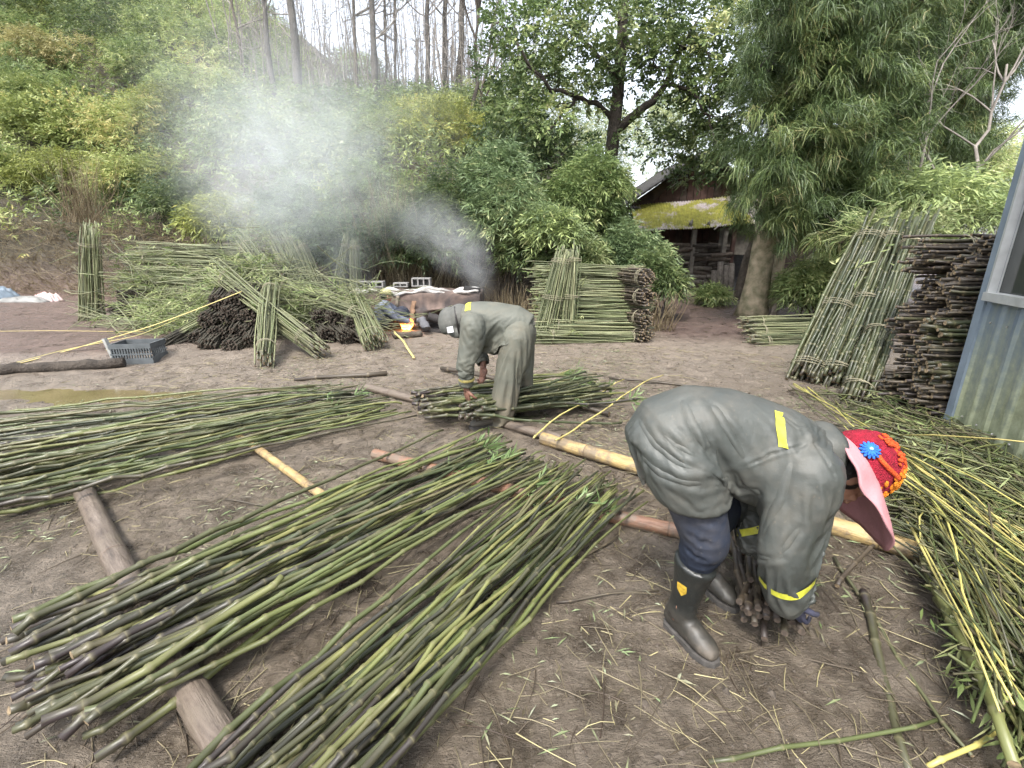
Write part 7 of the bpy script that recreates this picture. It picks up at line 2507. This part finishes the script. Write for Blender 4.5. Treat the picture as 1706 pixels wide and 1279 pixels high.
    for k in ('N', 'F'):
        P_ = [g('hip' + k) + [0, 0, .05], (g('hip' + k) + g('kn' + k)) / 2, g('kn' + k), (g('kn' + k) + g('an' + k)) / 2, g('an' + k) + [0, 0, -.02]]
        limb(mb, P_, [.14, .132, .122, .115, .108], 20)
        limb(form, P_, [.125, .10, .08, .06, .05], 16)
        d_ = nrm(g('an' + k) - g('kn' + k))
        cuts.append((g('an' + k) + [0, 0, -.03], d_, 0.16))
    limb(mb, [g('hipN') + [0, .02, .08], g('hipF') + [0, -.02, .08]], [.15, .15], 18)
    limb(form, [g('hipN') + [0, .02, .08], g('hipF') + [0, -.02, .08]], [.14, .14], 18)
    box(form, (0, 0, -0.05), (3, 3, 0.1))
    me = voxel_union(mb, 0.018, 5)
    me = drape(me, form, cuts, pins, 20, 0.10, 5, bend=0.08, selfc=False)
    me.materials.clear(); me.materials.append(M['rain_trouser']); smooth_all(me)
    link('trousers', me, root)
    M['mud_shoe'] = cloth_mat('muddy_shoe', (0.10, 0.095, 0.08), 0.7, (0.22, 0.18, 0.14), 0.9)
    boot(root, (J['anN'][0] + 0.06, 3.84, 0), (J['anN'][0] - 0.20, 3.74, 0), J['anN'] + [0, 0, .1], mat='mud_shoe', origin=O, rtop=0.06, scale=1.1)
    boot(root, (J['anF'][0] + 0.06, 4.13, 0), (J['anF'][0] - 0.20, 4.06, 0), J['anF'] + [0, 0, .1], mat='mud_shoe', origin=O, rtop=0.06, scale=1.1)
worker_hood()

# ------------------------------------------------------------------ the person sitting by the fire
def sitter():
    A = lambda px, py, Y: np.array(at(px, py, Y))
    Yc = 8.45
    O = A(644, 545, Yc); O[2] = 0
    root = thing('person', 'small figure in a blue-grey jacket and pale yellow cap sitting by the fire', 'person', O)
    hip = np.array([-.05, 0, .14]); chest = np.array([-.02, .05, .40]); neck = np.array([0, .07, .50]); head = np.array([0.015, .08, .60])
    hu, hf = np.array([0.1, 0.15, 1.0]), np.array([0.7, 0.6, -0.2])
    kn = [np.array([.28, .18, .36]), np.array([.30, -.05, .34])]; ft = [np.array([.42, .28, .05]), np.array([.45, .02, .05])]
    sh = [np.array([-.04, .22, .44]), np.array([.03, -.12, .43])]; el = [np.array([.16, .27, .28]), np.array([.22, -.18, .26])]; wr = [np.array([.38, .22, .24]), np.array([.42, -.10, .17])]
    body = body_mesh([([hip, chest, neck, head], [.12, .11, .05, .05])] + [([hip + [.05, .1 * (1 - 2 * i), 0], kn[i], ft[i]], [.075, .055, .04]) for i in (0, 1)] + [([sh[i], el[i], wr[i]], [.05, .04, .03]) for i in (0, 1)],
                     [(head, hu, hf, 1.0)], [(wr[i], np.array([1, 0, -.3]), np.array([0, 0, -1.0]), .18, .7, 1 - 2 * i) for i in (0, 1)], M['skin'], np.zeros(3))
    link('body', body, root)
    mb = MB()
    limb(mb, [hip + [0, 0, .02], (hip + chest) / 2 + [-.03, 0, 0], chest, neck - [0, 0, .03]], [.165, .17, .165, .09], 20)
    for i in (0, 1):
        limb(mb, [sh[i], el[i], wr[i]], [.085, .07, .055], 14)
    me = voxel_union(mb, 0.016, 5)
    folds(me, [], 0.012, 3, 9)
    me.materials.clear(); me.materials.append(cloth_mat('blue_grey_jacket', (0.16, 0.18, 0.23), 0.8)); smooth_all(me)
    link('jacket', me, root)
    mb = MB()
    for i in (0, 1):
        limb(mb, [hip + [.05, .1 * (1 - 2 * i), 0], kn[i], ft[i] + [-.02, 0, .05]], [.11, .085, .07], 14)
    me = voxel_union(mb, 0.016, 5)
    folds(me, [], 0.01, 5, 9)
    me.materials.clear(); me.materials.append(M['navy']); smooth_all(me)
    link('trousers', me, root)
    for i in (0, 1):
        f = nrm((ft[i] - kn[i]) * [1, 1, 0] + [.3, .05, 0])
        a = np.array([ft[i][0], ft[i][1], 0]) - f * 0.06
        boot(root, a, a + f * 0.25, a + f * 0.06 + [0, 0, .16], rtop=.05, name='shoe')
    u_ = nrm(hu); f_ = nrm(hf - u_ * np.dot(hf, u_)); s_ = np.cross(u_, f_); R = np.stack([s_, f_, u_], 1)
    mb = MB()
    ell(mb, head + u_ * 0.06 - f_ * 0.01, (0.098, 0.11, 0.072), R=R)
    mb.build('cap', plain('yellow_cap', (0.50, 0.46, 0.24), 0.85, 0.3, 30, 0.3), root)
    mb = MB()
    ell(mb, head + u_ * 0.045 + f_ * 0.09, (0.07, 0.06, 0.012), R=R)
    mb.build('cap_peak', M['hair'], root)
    mb = MB()
    ell(mb, head + u_ * 0.0 - f_ * 0.035, (0.082, 0.075, 0.07), R=R)
    mb.build('hair', M['hair'], root)
sitter()

# ================================================================== SMOKE
def smoke():
    m = bpy.data.materials.new('smoke')
    m.use_nodes = True
    nt = m.node_tree
    nt.nodes.remove(nt.nodes['Principled BSDF'])
    out = nt.nodes['Material Output']
    co = nd(nt, 'TexCoord').outputs['Object']
    gr = nd(nt, 'TexGradient', {0: co}, gradient_type='SPHERICAL').outputs[1]
    p = geopos(nt)
    n1 = nd(nt, 'TexNoise', {'Vector': p, 'Scale': 1.5, 'Detail': 5.0, 'Roughness': 0.62, 'Distortion': 1.8}).outputs[0]
    f = math_(nt, 'MULTIPLY', math_(nt, 'POWER', gr, 1.2), ramp(nt, n1, [(0.30, (0.05,) * 3), (0.74, (1, 1, 1))]))
    dens = math_(nt, 'MULTIPLY', f, nd(nt, 'ObjectInfo').outputs['Alpha'])
    dens = math_(nt, 'MULTIPLY', dens, SMOKE_K)
    pv = nd(nt, 'VolumePrincipled', {'Color': (0.95, 0.98, 1.0, 1), 'Density': dens, 'Anisotropy': 0.25})
    nt.links.new(pv.outputs[0], out.inputs['Volume'])
    root = thing('smoke', 'pale blue-white smoke drifting up and left from the furnace', 'smoke', (-0.8, 9.3, 1.0))
    root['kind'] = 'stuff'
    for k, (px, py, Y, rx, rz, a) in enumerate([
            (795, 455, 9.2, 0.42, 0.6, 2.0), (765, 412, 9.2, 0.7, 0.65, 1.3), (720, 375, 9.3, 0.85, 0.7, 0.8), (660, 350, 9.5, 0.95, 0.75, 0.3),
            (580, 440, 9.4, 0.6, 1.1, 0.4), (500, 310, 9.6, 2.4, 2.1, 0.40), (440, 230, 9.6, 2.6, 2.1, 0.38), (600, 200, 10.5, 2.8, 2.2, 0.16), (420, 350, 9.4, 1.2, 1.0, 0.4), (480, 60, 15, 6.5, 3.2, 0.06)]):
        bm = bmesh.new()
        bmesh.ops.create_icosphere(bm, subdivisions=3, radius=1.0)
        me = bpy.data.meshes.new('smoke_puff')
        bm.to_mesh(me); bm.free()
        me.materials.append(m)
        o = link('smoke_puff', me, root, np.array(at(px, py, Y)) - np.array(root.location))
        o.scale = (rx, min(rx * 0.8, 1.6), rz)
        o.color = (1, 1, 1, a)
        o['kind'] = 'stuff'
SMOKE_K = 1.5
smoke()
